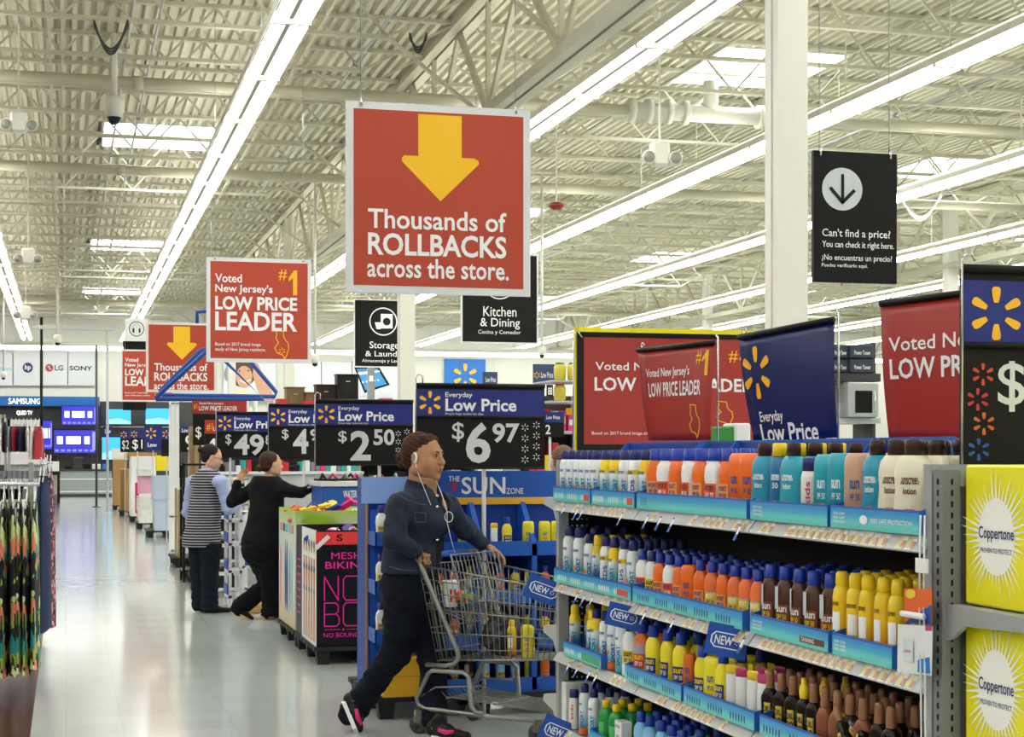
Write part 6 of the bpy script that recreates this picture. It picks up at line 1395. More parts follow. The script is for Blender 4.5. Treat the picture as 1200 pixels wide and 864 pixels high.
# wall sign with spark, posters
s, t = wallpanel('bright blue wall sign with a yellow spark on the back wall', 521.5, 421, 569, 462, M('sign bright blue', '#1670c8', .5), 'wall_sign', 'sign')
q = MB(); s.spark(q, 545, 441, 14.5, off=.03); q.build('spark', yel, t)
pal = M('poster pale', '#d5dae2', .6, var=.01)
for k, (a, b, lb) in enumerate(((336, 376, 'left'), (377, 412, 'middle'), (413, 466, 'right'))): wallpanel('blank pale wall panel, %s of the three left of the far column' % lb, a, 424, b, 480, pal)
s, t = wallpanel('poster of a smiling person wearing headphones on the back wall', 262, 422, 323, 470, pal, 'poster', 'poster', 65.8)
hb_ = M('poster hair', '#4b3222'); sk_ = M('poster skin', '#c99a7c')
q = MB(); s.disc(q, 284, 436, 16, 18, off=.01); q.build('hair_shape', hb_, t); q = MB(); s.disc(q, 286, 442, 9.5, 13, off=.02); s.poly(q, [(297, 424), (302, 426), (318, 458), (322, 469), (306, 469), (296, 440)], .025); q.build('face_shape', sk_, t)
q = MB(); s.poly(q, [(263, 470), (268, 460), (284, 457), (300, 462), (306, 470)], .03); q.build('yellow_shirt_shape', M('poster yellow', '#e9dc9a'), t)
q = MB(); s.disc(q, 267.5, 439, 5, 9, off=.04); s.line(q, [(266, 430), (273, 419), (286, 414.5), (298, 421)], 2, .04); q.build('headphone_shape', M('poster grey', '#8d9096'), t)
q = MB(); s.line(q, [(281, 446), (287, 449), (293, 445)], 1.2, .03); q.build('smile', prt, t); q = MB(); s.disc(q, 280.5, 435, 1.2, .8, off=.03); s.disc(q, 291, 434.5, 1.2, .8, off=.03); q.build('eyes', black, t)
s, t = wallpanel('poster of a tilted tablet computer on the back wall', 413, 426, 459, 464, pal, 'poster', 'poster', 65.8)
q = MB(); s.poly(q, [(415, 431), (444, 430), (457, 451), (427, 461)], .012); q.build('tablet_body', black, t)
q = MB(); s.poly(q, [(418, 433), (442, 432), (453, 450), (428, 457.5)], .02); q.build('tablet_screen', M('tablet blue', '#3a8fd0'), t)
q = MB(); s.poly(q, [(419, 437), (444, 434), (445, 436), (420, 440)], .03)
for k in range(5): s.disc(q, 425+k*4.5, 448-k*.6, 1.2, off=.03)
q.build('icons', prt, t)
p = P(435, 430, 60); t = thing('grey_post', 'narrow grey post with a small white label in front of the tablet poster', 'post', (p.x, p.y, 0)); q = MB(); q.box(p.x-.13, p.y, 0, p.x+.13, p.y+.1, P(435, 425, 60).z); q.build('shaft', grey, t); q = MB(); z = P(435, 447, 60).z; q.box(p.x-.07, p.y-.01, z, p.x+.07, p.y, z+.2); q.build('label', prt, t)
# ---------------- goods on pallets receding along the aisle ----------------
rc = random.Random(3)
blk('carton', 'tall brown carton, farthest of the goods along the aisle', 'box', 133, 539, 149, 597, 45.5, kraft, 1.0, z0=.12); blk('carton_lid_sign', 'white card sign on top of the tall brown carton', 'sign', 131, 526, 150, 539, 45.6, white, .1, z0='px')
blk('carton', 'brown carton with a black label, front one of the far pair', 'box', 141, 550, 149, 603, 41.6, kraft, .9, z0=.12); blk('carton', 'brown carton behind the front one of the far pair', 'box', 148.5, 550, 155, 606, 40.8, kraft, .9, z0=.12)
blk('carton', 'brown carton lying on the tall white panel display', 'box', 150, 530.5, 184, 538, 38.2, kraft, 1, z0='px'); blk('panel_display', 'tall white panel display on a pallet along the aisle', 'display', 153.5, 535, 183, 610, 37.6, white, 1.1, z0=.12)
for x0, x1, D in ((132, 150, 45.4), (140, 154, 41), (152, 184, 37.4), (160, 186, 34), (172, 202, 30.5)):
    a = P(x0, 600, D); b = P(x1, 600, D); pallet('black pallet under the %s goods along the aisle' % {45.4: 'farthest brown carton', 41: 'pair of brown carton', 37.4: 'white panel display', 34: 'white storage bin', 30.5: 'pale blue tote'}[D], a.x, b.x+.3, a.y-.05, a.y+1.1)
bw = M('bin white', '#e6e7e2', .4); bb = M('tote pale blue', '#c3cfe6', .35); pk = M('bin pink', '#e3a9bf', .4)
def tote(label, xc, yt, D, w, h, mat, z, s0=.85, n=1, step=.03):
    p = P(xc, yt, D)
    for k in range(n):
        zz = z+k*step; t = thing('storage_tote', label if n == 1 else '%s, %s from the bottom' % (label, nth(k)), 'tote', (p.x, p.y, zz), group='nested storage totes'); q = MB()
        q.lathe([(0, w*s0, w*s0*.75), (h*.9, w*.97, w*.75), (h*.91, w*1.04, w*.82), (h, w*1.04, w*.82), (h, w*.98, w*.76), (h*.1, w*s0*.95, w*s0*.7)], 20, mtx=Matrix.Translation((p.x, p.y, zz)), power=3.2, smooth=False); q.build('shell', mat, t)
        q = MB(); q.box(p.x-w*.25, p.y-w*.86, zz+h*.84, p.x+w*.25, p.y-w*.8, zz+h*.9); q.build('handle', mat, t)
tote('pale blue tote in the tall nested stack', 190, 600, 30.6, .19, .62, bb, .13, .75, 8, .055)
tote('white storage bin in the lower stack', 172, 600, 34, .2, .3, bw, .13, .8, 6, .05)
tote('pink storage bin on top of the white bins', 172, 580, 34.3, .19, .36, pk, .72, .95)
tote('white lidded bin above the pink bin', 171, 560, 34.2, .21, .14, bw, 1.09, .9)
blk('hanging_box_sign', 'plain yellow box sign behind the pale blue totes', 'sign', 183, 534, 201, 552, 33, M('plain yellow', '#f4dd10'), .3, z0='px')
blk('magenta_bin', 'magenta bin peeking out left of the pink bin', 'tote', 159, 566, 163, 602, 35.5, M('bin magenta', '#cf2468', .4), .4, z0='px')
# white rack with wooden pieces next to the workers
def frame_rack(label, x0, y0, x1, y1, D, mat, w=.035, dep=.6, zs=()):
    Y = P((x0+x1)/2, y0, D).y; s = plane_px(x0, y0, x1, y1, Y); t = thing('rack', label, 'rack', ((s.x0+s.x1)/2, Y, 0))
    for xx in (s.x0, s.x1-w):
        for yy in (Y, Y+dep): q = MB(); q.box(xx, yy, 0, xx+w, yy+w, s.z0); q.build('post', mat, t)
    for z in (s.z0-w,)+tuple(zs):
        q = MB(); q.box(s.x0, Y, z, s.x1, Y+dep+w, z+.025); q.build('shelf', mat, t)
    return s, t
frame_rack('tall white wire rack left of the workers', 200.5, 470, 210, 640, 24.5, white, .05, .5, (.1, .6))
frame_rack('black rack directly behind the worker in the striped vest', 214, 543, 250, 680, 20.0, black, .03, .5, (.12, .5, .8, 1.1))
wd = M('weathered wood', '#a58c66', .7, var=.15); 
for k in range(3): blk('wooden_panel', 'tall narrow wooden panel in the rack, %s from left' % nth(k), 'crate', 205+k*3.2, 572+k*2, 207.7+k*3.2, 640+k*4, 23-k*.3, wd, .04, z0=.0)  # thin upright wooden panels standing in the rack
pallet('low black pallet at the foot of the wooden panels', P(202, 600, 22.6).x, P(212, 600, 22.6).x+.4, P(205, 600, 22.6).y-.1, P(205, 600, 22.6).y+1)
pallet('low black pallet behind the vest worker', P(214, 600, 20.6).x, P(222, 600, 20.6).x+.5, P(214, 600, 20.6).y-1.4, P(214, 600, 20.6).y+.2)
k = 0
for x0, y0, x1, y1, D in ((222, 500, 228, 560, 21.5), (228, 508, 233, 560, 21.4)): blk('wooden_box', 'upright wooden %s above the black rack' % ('slat box' if k else 'crate'), 'crate', x0, y0, x1, y1, D, wd, .2, z0='px'); k += 1
# shelving of black boxes in front of the workers
s, t = frame_rack('white shelving bay of black boxes beyond the workers', 250, 560, 290, 695, 17.8, white, .03, .5, (.08, .38, .68, .98))
for k in range(4):
    for i in range(2):
        z = .107+.3*k+(0 if k else 0); xx = s.x0+.04+i*.165; yy = s.Y+.02
        bx = thing('storage_box', 'black box with a white label on the %s shelf, %s one' % (('lowest', 'second', 'third', 'top')[k], ('left', 'right')[i]), 'box', (xx+.08, yy+.2, z)); q = MB(); q.rbox(xx, yy, z, xx+.155, yy+.4, z+.2, .006); q.build('carton', M('box charcoal', '#232326', .5), bx); q = MB(); q.box(xx+.01, yy-.002, z+.13, xx+.145, yy, z+.17); q.build('label', prt, bx)
s, t = frame_rack('white framed stand with blue trays between the workers', 268, 590, 284, 712, 16.6, white, .03, .45, (.1, .35, .62, .85))
for k in range(4): q = MB(); z = (.13, .38, .65, .88)[k]; q.box(s.x0-.012, s.Y+.02, z, s.x0, s.Y+.42, z+.1); q.build('blue_side', blue, t)
s, t = frame_rack('low white stand with a blue tray behind the bending worker', 284, 600, 326, 712, 16.9, white, .025, .4, (.1, .38, .7))
q = MB(); q.box(s.x0+.02, s.Y+.01, .405, s.x1-.02, s.Y+.38, .5); q.build('blue_tray', blue, t)
t = thing('carton', 'pale wooden block on the floor behind the bending worker', 'box', tuple(aZ(300, 724))); p = aZ(300, 722); q = MB(); q.rbox(p.x-.12, p.y+.25, .0, p.x+.2, p.y+.5, .09, .01); q.build('body', M('pale pine', '#c9a768', .7), t)
# long counter table with goods behind the workers
s = blk('long_shelf_unit', 'long white topped shelf unit running behind the workers and price signs', 'shelving', 256, 556, 426, 700, 18.6, lgrey, .8)
q = MB(); q.box(s.x0-.02, s.Y-.03, s.z0-.0, s.x1, s.Y+.82, s.z0+.03); q.build('top', white, s.t); q = MB(); q.box(s.x0, s.Y+.8, s.z0, s.x1, s.Y+.83, s.z0+.2); q.build('rear_board', black, s.t)
q = MB()
for xx in (277, 322, 362): s.disc(q, xx, 572, 5, off=.01)
q.build('blue_round_labels', blue, s.t)
pal_ = [('pink', '#e23a86'), ('black', '#1a1a1e'), ('white', '#e6e8e8'), ('red', '#c8282c'), ('grey', '#7b7e84'), ('teal', '#2aa6a0')]
for k in range(26):
    px = 258+k*6.4; a = P(px, 550, 18.7); c = pal_[rc.randrange(6)]; w = rc.uniform(.03, .055); h = rc.uniform(.05, .14)
    t = thing('boxed_goods', '%s packet on the long shelf unit behind the workers, %s from left' % (c[0], nth(k)), 'packet', (a.x, s.Y+.2, s.z0+.03)); q = MB(); q.rbox(a.x-w/2, s.Y+.1, s.z0+.032, a.x+w/2+.01, s.Y+.3, s.z0+.03+h, .003); q.build('pack', M('goods '+c[0], c[1], .4), t)
# table of sandals right of the reaching hand
s = blk('sandal_table', 'table of dark sandals behind the boxed displays', 'table', 378, 570, 470, 720, 14.9, M('table blue', '#1a5ab0', .5), .7)
q = MB(); q.box(s.x0-.02, s.Y-.02, s.z0, s.x1, s.Y+.72, s.z0+.04); q.build('top', M('table top white', '#dfe2e6'), s.t); q = MB(); s.text(q, 'WATER', 402, 575, 418, 583, .03, .004); q.build('lettering', prt, s.t)
for k in range(9):
    p = Vector((s.x0+.06+k*.075, s.Y+.2+.1*(k % 2), s.z0+.045)); FCi = k
    t = thing('sandal', 'dark sandal on the blue table, %s from left' % nth(k), 'footwear', tuple(p)); mt = Matrix.Translation(p) @ Matrix.Rotation(rc.uniform(-1.4, 1.4), 4, 'Z')
    q = MB(); q.prism([(-.035,-.12), (.035,-.12), (.045,.06), (0,.13), (-.045,.06)], lambda a, b: mt @ Vector((a, b, .02)), lambda a, b: mt @ Vector((a, b, 0))); q.build('sole', black, t)
    q = MB(); q.tube([mt @ Vector(v) for v in ((-.04, .03, .015), (0, .04, .06), (.04, .03, .015))], .014, 6); q.build('strap', (black, M('strap pink', '#d0407c'), grey)[k % 3], t)
# ---------------- far goods: shelving with cabinets, kitchen goods ----------------
def stocked(label, x0, x1, D, zs, dep=.5, n=9, seed=1, group=None, pal=None, hmax=.3, top=True, tag_='', z_h=None):
    """a gondola facing the aisle head, goods on each level; x in photo px at distance D"""
    rs = random.Random(seed); Y = P((x0+x1)/2, 500, D).y; a = aY(x0, 500, Y).x; b = aY(x1, 500, Y).x
    t = thing('stocked_shelving', label, 'shelving', ((a+b)/2, Y, 0)); q = MB(); q.box(a, Y+dep, 0, b, Y+dep+.03, zs[-1]+(.02 if top else .35)); q.build('back_panel', dgrey, t)
    for x in (a, b-.03): q = MB(); q.box(x, Y, 0, x+.03, Y+dep, zs[-1]+(.02 if top else .35)); q.build('end_panel', steel, t)
    for z in zs: q = MB(); q.box(a+.03, Y, z-.03, b-.03, Y+dep, z); q.build('shelf', shelfw, t)
    pal = pal or [('red', '#c42b2b'), ('white', '#e8e8e6'), ('blue', '#2455a8'), ('yellow', '#e8c82a'), ('black', '#222226'), ('green', '#3c8a4a'), ('pink', '#d85a94')]
    c = 0
    for li, z in enumerate(zs):
        x = a+.05; k = 0
        while x < b-.08 and k < n:
            w = (b-a-.1)/n*rs.uniform(.7, .98); h = rs.uniform(.5, 1)*hmax; cc = rs.choice(pal)
            g = thing('boxed_goods', '%s package on %s, %s level, %s along' % (cc[0], tag_, nth(li), nth(k)), 'package', (x+w/2, Y+.1, z)); q = MB(); q.rbox(x, Y+.02, z+.001, x+w, Y+dep*.7, z+h, .004); q.build('carton', M('goods '+cc[0], cc[1], .45), g)
            q = MB(); q.box(x+w*.15, Y+.018, z+h*.35, x+w*.85, Y+.02, z+h*.7); q.build('printed_label', [prt, M('goods yellow', '#e8c82a')][c % 2], g); c += 1
            x += (b-a-.1)/n; k += 1
    return Y, a, b
zt_ = 1.53+60*27/1965
Yc, xa, xb_ = stocked('tall shelving behind the price signs with wooden cabinets on top', 322, 480, 27, (.3, .75, 1.2, 1.65, 2.15), n=10, seed=2, tag_='the tall cabinet shelving')
def cabinet(label, x0, y0, x1, y1, mat, D=27.2, drawers=0):
    Y = P(x0, y0, D).y; s = plane_px(x0, y0, x1, y1, Y); t = thing('cabinet', label, 'cabinet', ((s.x0+s.x1)/2, Y+.15, 2.15))
    q = MB(); q.rbox(s.x0, Y, 2.151, s.x1, Y+.3, s.z0, .006); q.build('body', mat, t); q = MB(); q.box(s.x0-.015, Y-.015, s.z0, s.x1+.015, Y+.3, s.z0+.02); q.build('top', mat, t)
    q = MB(); w = s.x1-s.x0; q.box(s.x0+w*.1, Y-.012, 2.2, s.x1-w*.05, Y, s.z0-.05); q.build('door', mat, t); q = MB(); q.bar((s.x0+w*.4, Y-.02, s.z0-.1), (s.x0+w*.6, Y-.02, s.z0-.1), .012); q.build('handle', chrome, t)
wo = M('brown oak', '#7a6443', .6, var=.15); es = M('espresso wood', '#35251e', .5, var=.1)
cabinet('brown oak cabinet on top of the shelving, leftmost', 336, 455, 357, 487, wo); cabinet('low brown oak cabinet next to the tall oak one', 358, 461, 370, 487, wo); cabinet('espresso wood cabinet on top of the shelving', 371, 452, 393, 487, es); cabinet('tall black bookcase cabinet with a white card', 395.5, 440, 420, 487, M('black wood', '#1d1b1c', .5))
# kitchen shelving behind the big price sign
kp = [('white', '#e8e8e6'), ('red', '#c42b2b'), ('black', '#222226'), ('silver', '#b9bcc0'), ('pink', '#d85a94'), ('yellow', '#e8c82a')]
stocked('kitchenware shelving behind the 6.97 price sign', 420, 560, 19.5, (.3, .7, 1.1, 1.45), n=10, seed=7, tag_='the kitchenware shelving', pal=kp, hmax=.24)
stocked('pet and kitchen shelving left of the framed red sign', 606, 690, 16.0, (.3, .65, 1.0, 1.35, 1.75), n=8, seed=9, tag_='the shelving by the framed red sign', pal=kp, top=False)
stocked('white appliance shelving behind the navy banner', 850, 1040, 15.5, (.4, .9, 1.4), n=8, seed=12, tag_='the appliance shelving', pal=[('white', '#e8e8e6'), ('black', '#222226'), ('green', '#3c8a4a'), ('silver', '#b9bcc0')], hmax=.3)
# electric goods right of the navy banner
def navybox(k, x0, y0, x1, y1):
    s = blk('boxed_goods', 'navy box with white lettering stacked beside the navy banner, %s' % nth(k), 'box', x0, y0, x1, y1, 15.2, M('box slate', '#2b3644', .5), .3, z0='px'); q = MB(); s.text(q, 'Power Tower', x0+4, (y0+y1)/2-1, x1-4, (y0+y1)/2+4, .01, .004); q.build('lettering', prt, s.t)
for k, b in enumerate(((974, 404, 996, 420), (997, 404, 1024, 420), (974, 421, 996, 437), (997, 421, 1024, 437))): navybox(k, *b)
t = thing('appliance_rack', 'dark shelf rack holding the microwave and navy boxes', 'rack', tuple(P(1000, 445, 15.2))); s = plane_px(970, 437, 1032, 447, P(1000, 440, 15.2).y)
q = MB(); q.box(s.x0, s.Y, s.z1, s.x1, s.Y+.5, s.z0-.005); q.build('shelf', dgrey, t); z2 = P(1000, 490, 15.2).z; q = MB(); q.box(s.x0, s.Y, z2-.05, s.x1, s.Y+.5, z2); q.build('shelf', shelfw, t); q = MB(); q.box(s.x1-.03, s.Y+.1, 0, s.x1, s.Y+.5, P(1000, 400, 15.2).z); q.box(s.x0, s.Y+.1, 0, s.x0+.03, s.Y+.5, P(1000, 400, 15.2).z); q.build('post', dgrey, t)
s = blk('microwave', 'silver microwave oven with a dark window behind the navy banner', 'microwave', 994, 448, 1030, 489, 15.1, M('microwave silver', '#b4b6b8', .3, .5), .4, z0='px')
q = MB(); s.rect(q, 1002, 458, 1022, 484, .004); q.build('door_window', M('oven glass', '#141416', .1), s.t); q = MB(); q.tube([s.fn(.82, .25, .03), s.fn(.82, .85, .03)], .008, 8); q.build('handle', chrome, s.t)
s = blk('green_box', 'green box with a coloured corner at the foot of the framed red sign', 'box', 842, 500, 862, 522, 9.6, M('box green', '#2f8a30', .5), .2, z0='px')
blk('paper_stack', 'pile of white cartons next to the green box', 'box', 862, 496, 880, 522, 9.6, white, .2, z0='px')
# clear drink dispensers on the far shelving
for k, (x, y0, y1) in enumerate(((656, 425, 446), (672, 425, 446), (656, 450, 470))):
    p = P(x, y1, 15.6); mt = Matrix.Translation(p); t = thing('drink_dispenser', ('clear drink dispenser with yellow fruit, left one', 'clear drink dispenser with yellow fruit, right one', 'red topped clear jar under the drink dispensers')[k], 'jar', tuple(p))
    h = (y1-y0)*15.6/1965; q = MB(); q.lathe([(0, .04, .04), (.01, .055, .055), (h*.75, .058, .058), (h*.9, .04, .04)], 14, mtx=mt); q.build('jar', M('lemon water', '#d8c84a' if k < 2 else '#d8d8d6', .15), t); q = MB(); q.lathe([(h*.9, .045, .045), (h, .04, .04)], 12, mtx=mt); q.build('lid', M('lid green', '#5a9a3a') if k < 2 else red, t)
for k, (a, b, y0) in enumerate(((646, 692, 446), (646, 692, 470))):
    s = plane_px(a, y0-1, b, y0+1, P(660, y0, 15.5).y); t = thing('wire_shelf', ('upper', 'lower')[k]+' thin shelf carrying the drink dispensers', 'shelf', ((s.x0+s.x1)/2, s.Y, s.z1)); q = MB(); q.box(s.x0, s.Y, s.z0-.02, s.x1, s.Y+.62, s.z0-.006); q.build('board', lgrey, t)
# small navy signs beyond
def mini(label, x0, y0, x1, y1, D, col, lines, name='price_sign', pole=True):
    Y = P((x0+x1)/2, y0, D).y; s = plane_px(x0, y0, x1, y1, Y); t = thing(name, label, 'sign', ((s.x0+s.x1)/2, Y, 0)); q = MB(); q.box(s.x0, Y, s.z1, s.x1, Y+.02, s.z0); b = q.build('board', price_dark, t)
    if col: q = MB(); s.rect(q, x0, y0+.3, x1, y0+(y1-y0)*col[1]); q.build('coloured_header', col[0], b)
    for kind, a, m_ in lines:
        q = MB()
        if kind == '*': s.spark(q, a[0], a[1], a[2], off=.004)
        else: s.text(q, kind, *a, .03, .004)
        q.build('spark' if kind == '*' else 'lettering', m_, b)
    if pole: q = MB(); x = (s.x0+s.x1)/2; q.tube([(x, Y+.03, 0), (x, Y+.03, s.z0)], .012, 8); q.build('pole', lgrey, t)
mini('small navy sign above the kitchenware, left of the drink dispensers', 625, 427, 650, 450, 18, (M('slate navy', '#39486e'), 1), [('*', (629, 440, 4), yel), ('Low Price', (634, 436, 648, 443), prt)])
mini('small price strip reading 88 below the small navy sign', 641, 451, 648, 478, 17.9, None, [('88', (642, 454, 647, 463), prt)])
mini('small navy low price sign in front of the blue wall sign', 566, 436, 583, 456, 22, (M('slate navy', '#4a4f80'), 1), [('Low Price', (569, 442, 581, 448), prt)])
mini('price sign reading 2 just right of the 6.97 sign', 630, 483, 661, 512, 14.5, (royal, .42), [('Low Price', (640, 487, 656, 491.5), prt), ('2', (639, 498, 645, 509), prt)])
mini('blue aisle marker with letter H and number 3', 655, 477, 665.5, 501, 17, (M('aisle blue', '#1c66b4'), 1), [('H', (658, 479, 663, 486), prt), ('3', (658, 491, 663, 499), prt)])
mini('small red low price leader strip under the blue hanger frame', 225, 469.5, 289, 485, 20.5, (M('banner red', '#cf3a34'), 1), [('#1', (227, 473, 231, 480), yel), ("Voted New Jersey's", (233, 471.5, 262, 475), prt), ('LOW PRICE LEADER', (233, 476, 278, 481.5), prt)], 'banner')
mini('black price sign with a red top left of the 49 sign', 226, 485, 256, 522, 20.4, None, [('$', (229, 500, 236, 515), prt)])
mini('narrow red and black number one sign left of the 49 sign', 240, 492, 257, 535, 18.2, (M('banner red', '#cf3a34'), .38), [('#1', (242, 496, 249, 505), yel), ('LO', (250, 500, 256, 505), prt), ('1', (246, 514, 252, 530), prt)])
mini('far price sign reading 2, leftmost by the cartons', 141, 504, 152, 530, 39, (royal, .4), [('*', (145, 509.5, 4), yel), ('$2', (143, 516, 151, 528), prt)])
mini('far price sign reading 1, second from the left by the cartons', 152.5, 504, 170, 529, 36, (royal, .38), [('*', (157, 509, 4), yel), ('$1', (155, 515, 167, 528), prt)])
mini('far navy spark sign above the yellow box sign', 169, 500, 190, 528, 31, (royal, 1), [('*', (177, 508, 6.5), yel), ('Low', (173, 519, 184, 524), prt)])
mini('far black price sign with a navy top beside the white rack', 189, 502, 202, 535, 29, (royal, .4), [('*', (195, 509, 5), yel)])
mini('price sign reading 9 behind the white rack', 211, 500, 232, 530, 24, (royal, .25), [('9', (217, 510, 227, 528), prt), ('Low Price', (213, 502, 230, 507), prt)])
mini('tiny navy sign on the white pole', 121, 500, 132, 511, 44.5, (royal, 1), [('Low', (123, 503, 130, 508), prt)], pole=False)
# blue hanger-shaped display frame
hm = M('hanger blue', '#1c4fa8', .35); t = thing('hanger_frame', 'large blue hanger shaped metal frame above the workers', 'frame', tuple(P(250, 465, 21.5)))
for pts, D in (([(183, 466), (242, 412), (247, 408), (252, 412), (309, 468), (183, 468)], 21.2), ([(187, 459), (236, 410), (279, 407), (324, 460), (322, 465), (190, 463)], 21.9)):
    q = MB(); q.tube([P(x, y, D) for x, y in pts], .028, 8, closed=True); q.build('triangle_tube', hm, t)
q = MB(); q.tube([P(x, y, 21.5) for x, y in ((231, 379), (231, 366), (243, 365), (246, 370), (245, 410))], .024, 8); q.build('hook_tube', hm, t)
q = MB(); q.tube([P(289, 466, 21.5), P(289, 560, 21.5)], .03, 8); q.tube([P(299, 466, 21.5), P(299, 560, 21.5)], .03, 8); q.build('support_post', white, t)
for x in (289, 299): p = P(x, 560, 21.5); q = MB(); q.tube([p, (p.x, p.y, 0)], .03, 8); q.build('leg', white, t)
# ---------------- clothes racks on the left ----------------
floral = blotch_mat('dark floral print', ['#15161c', '#1a1c24', '#9bb84a', '#17181e', '#2a8f8a', '#181a20', '#e0866a', '#c9d79a', '#1b1d26'], 21, .85, (1, 1, .7))
pinkf = blotch_mat('black and pink print', ['#121216', '#17171c', '#c2265c', '#121216', '#e0a0b4'], 40, .85)
navyc = M('navy dress cloth', '#16294f', .85, var=.1); hangm = M('clear white hanger', '#e8ebea', .3)
def garment(label, x, y, zt, zb, w, th, rz, mat, seed, name='dress', grp=None, hang=True, flare=1.15):
    t = thing(name, label, 'dress' if name == 'dress' else 'clothing', (x, y, zb), rz, grp); rs = random.Random(seed); q = MB(); rows = 18; cols = 26; ph = rs.uniform(0, 6); vs = []; nf = rs.choice((3, 4, 5))
    for i in range(rows+1):
        v = i/rows; z = zt+(zb-zt)*v; ww = w*(.42+.58*min(1, v*5)) if v < .2 else w*(.9+(flare-.9)*v); tt = th*(.5+.5*min(1, v*4))
        if .2 < v < .4: ww *= .92
        for j in range(cols):
            a = j*math.tau/cols; fold = 1+.35*v*math.sin(a*nf+ph+v*1.5); vs.append((ww/2*math.cos(a)*(1+.04*v*math.sin(a*nf*2)), tt/2*math.sin(a)*fold, z-zb+.01*math.sin(a*nf+ph)*v))
    fs = [(i*cols+j, i*cols+(j+1) % cols, (i+1)*cols+(j+1) % cols, (i+1)*cols+j) for i in range(rows) for j in range(cols)]+[tuple(range(cols)), tuple(reversed(range(rows*cols, (rows+1)*cols)))]
    q.add(vs, fs, True); q.build('cloth', mat, t, local=True)
    if hang:
        q = MB(); h = zt-zb; q.tube([(-w*.28, 0, h-.04), (-w*.05, 0, h+.05), (0, 0, h+.06), (w*.05, 0, h+.05), (w*.28, 0, h-.04)], .006, 6); q.tube([(0, 0, h+.06), (0, 0, h+.1), (.012, 0, h+.125), (.03, 0, h+.12), (.035, 0, h+.1)], .0035, 6); q.box(-.012, -.004, h+.06, .012, .004, h+.1); q.build('hanger', hangm, t, local=True)
def rackbar(label, pts, r=.015, legs=()):
    t = thing('clothes_rack', label, 'rack', (pts[0][0], pts[0][1], 0)); q = MB(); q.tube(pts, r, 8); q.build('rail', chrome, t)
    for x, y, z in legs: q = MB(); q.box(x-.018, y-.018, .05, x+.018, y+.018, z); q.build('upright', chrome, t); q = MB(); q.box(x-.03, y-.2, 0, x+.03, y+.2, .04); q.build('foot', dgrey, t)
    return t
Yr = 11.1; z1 = aY(20, 588, Yr).z; zb1 = aY(20, 790, Yr).z
xs = [aY(px, 600, Yr).x for px in (-13, -4, 5, 14, 23, 32, 41)]
rackbar('chrome clothes rack holding the floral dresses', [(xs[0]-.6, Yr, z1+.11), (xs[-1]+.03, Yr, z1+.11)], legs=((xs[0]-.05, Yr+.02, z1+.1), (xs[0]-.6, Yr, z1+.11)))
for k, x in enumerate(xs): garment('dark floral dress hanging on the front rack, %s from the aisle' % nth(6-k), x, Yr, z1, zb1+RN.uniform(-.01, .05), .4, .05, math.pi/2+RN.uniform(-.12, .12), floral, k, grp='floral dresses on the front rack')
q = aY(8, 770, Yr); 
for k, px in enumerate((48, 53)):
    p = aY(px, 600, Yr+.9); zt = aY(px, 558, Yr+.9).z; zb = aY(px, 738, Yr+.9).z; garment('plain navy dress hanging behind the floral dresses, %s' % ('left' if k == 0 else 'right'), p.x-.0, p.y, zt, zb, .34, .055, math.pi/2-.1-k*.08, navyc, 30+k)
for k, px in enumerate((60, 64)):
    p = aY(px, 600, Yr+1.9); zt = aY(px, 553, Yr+1.9).z; zb = aY(px, 735, Yr+1.9).z; garment('black and pink printed dress nearest the aisle, %s' % ('left' if k == 0 else 'right'), p.x-.03, p.y, zt, zb, .34, .05, math.pi/2-.12, pinkf, 40+k)
za = aY(50, 552, Yr+.9).z
rackbar('chrome rack arm running away along the aisle with navy and printed dresses', [(aY(50, 560, Yr+.9).x, Yr+.5, za+.05), (aY(60, 560, Yr+1.9).x, Yr+2.5, za+.05)], .012, legs=((aY(55, 560, Yr+2.3).x-.12, Yr+2.45, za+.05),))
# hangers with grey size clips of the racks behind
sizem = M('size clip grey', '#7c8083', .5)
for r_, (D, y0, x0, x1, n) in enumerate(((13.0, 572, -20, 30, 9), (17.5, 549, -10, 56, 11))):
    Y = P(20, y0, D).y; s = plane_px(x0, y0, x1, y0+8, Y)
    t = thing('clothes_rack', ('chrome rack rail with grey size clips just behind the floral dresses', 'farther chrome rack rail with white hangers and grey clips')[r_], 'rack', (s.x0, Y, 0)); q = MB(); q.tube([(s.x0-.5, Y, s.z1), (s.x1, Y, s.z1)], .014, 8); q.build('rail', chrome, t); q = MB(); q.box(s.x0-.3, Y, 0, s.x0-.26, Y+.04, s.z1); q.build('upright', chrome, t); q = MB(); q.box(s.x1-.5, Y, 0, s.x1-.46, Y+.04, s.z1); q.build('upright', chrome, t)
    for k in range(n):
        x = s.x0+(s.x1-s.x0)*(k+.5)/n; q = MB(); q.box(x-.03, Y-.02, s.z1-.035, x+.03, Y+.02, s.z1+.045); q.build('size_clip', sizem, t)
        garment('%s garment on the %s, %s from left' % (('white', 'navy', 'white', 'grey')[k % 4], ('rack behind the floral dresses', 'farther rack with grey clips')[r_], nth(k)), x+.02, Y, s.z1-.1, s.z1-.8, .36, .045, math.pi/2+RN.uniform(-.4, .4), (white, navyc, white, M('grey cloth', '#8b8f95', .9))[k % 4], 60+k+r_*20, 'hung_garment')
D = 26.0; Y = P(30, 500, D).y
t = thing('clothes_rack', 'high white framed rack of red, navy and white tops below the electronics wall', 'rack', (aY(10, 500, Y).x, Y, 0)); s = plane_px(9, 492, 50, 500, Y); q = MB(); q.box(s.x0, Y, s.z1, s.x1, Y+.03, s.z0); q.build('header_rail', white, t)
for x in (s.x0, s.x1-.04): q = MB(); q.box(x, Y, 0, x+.04, Y+.04, s.z0); q.build('upright', chrome, t)
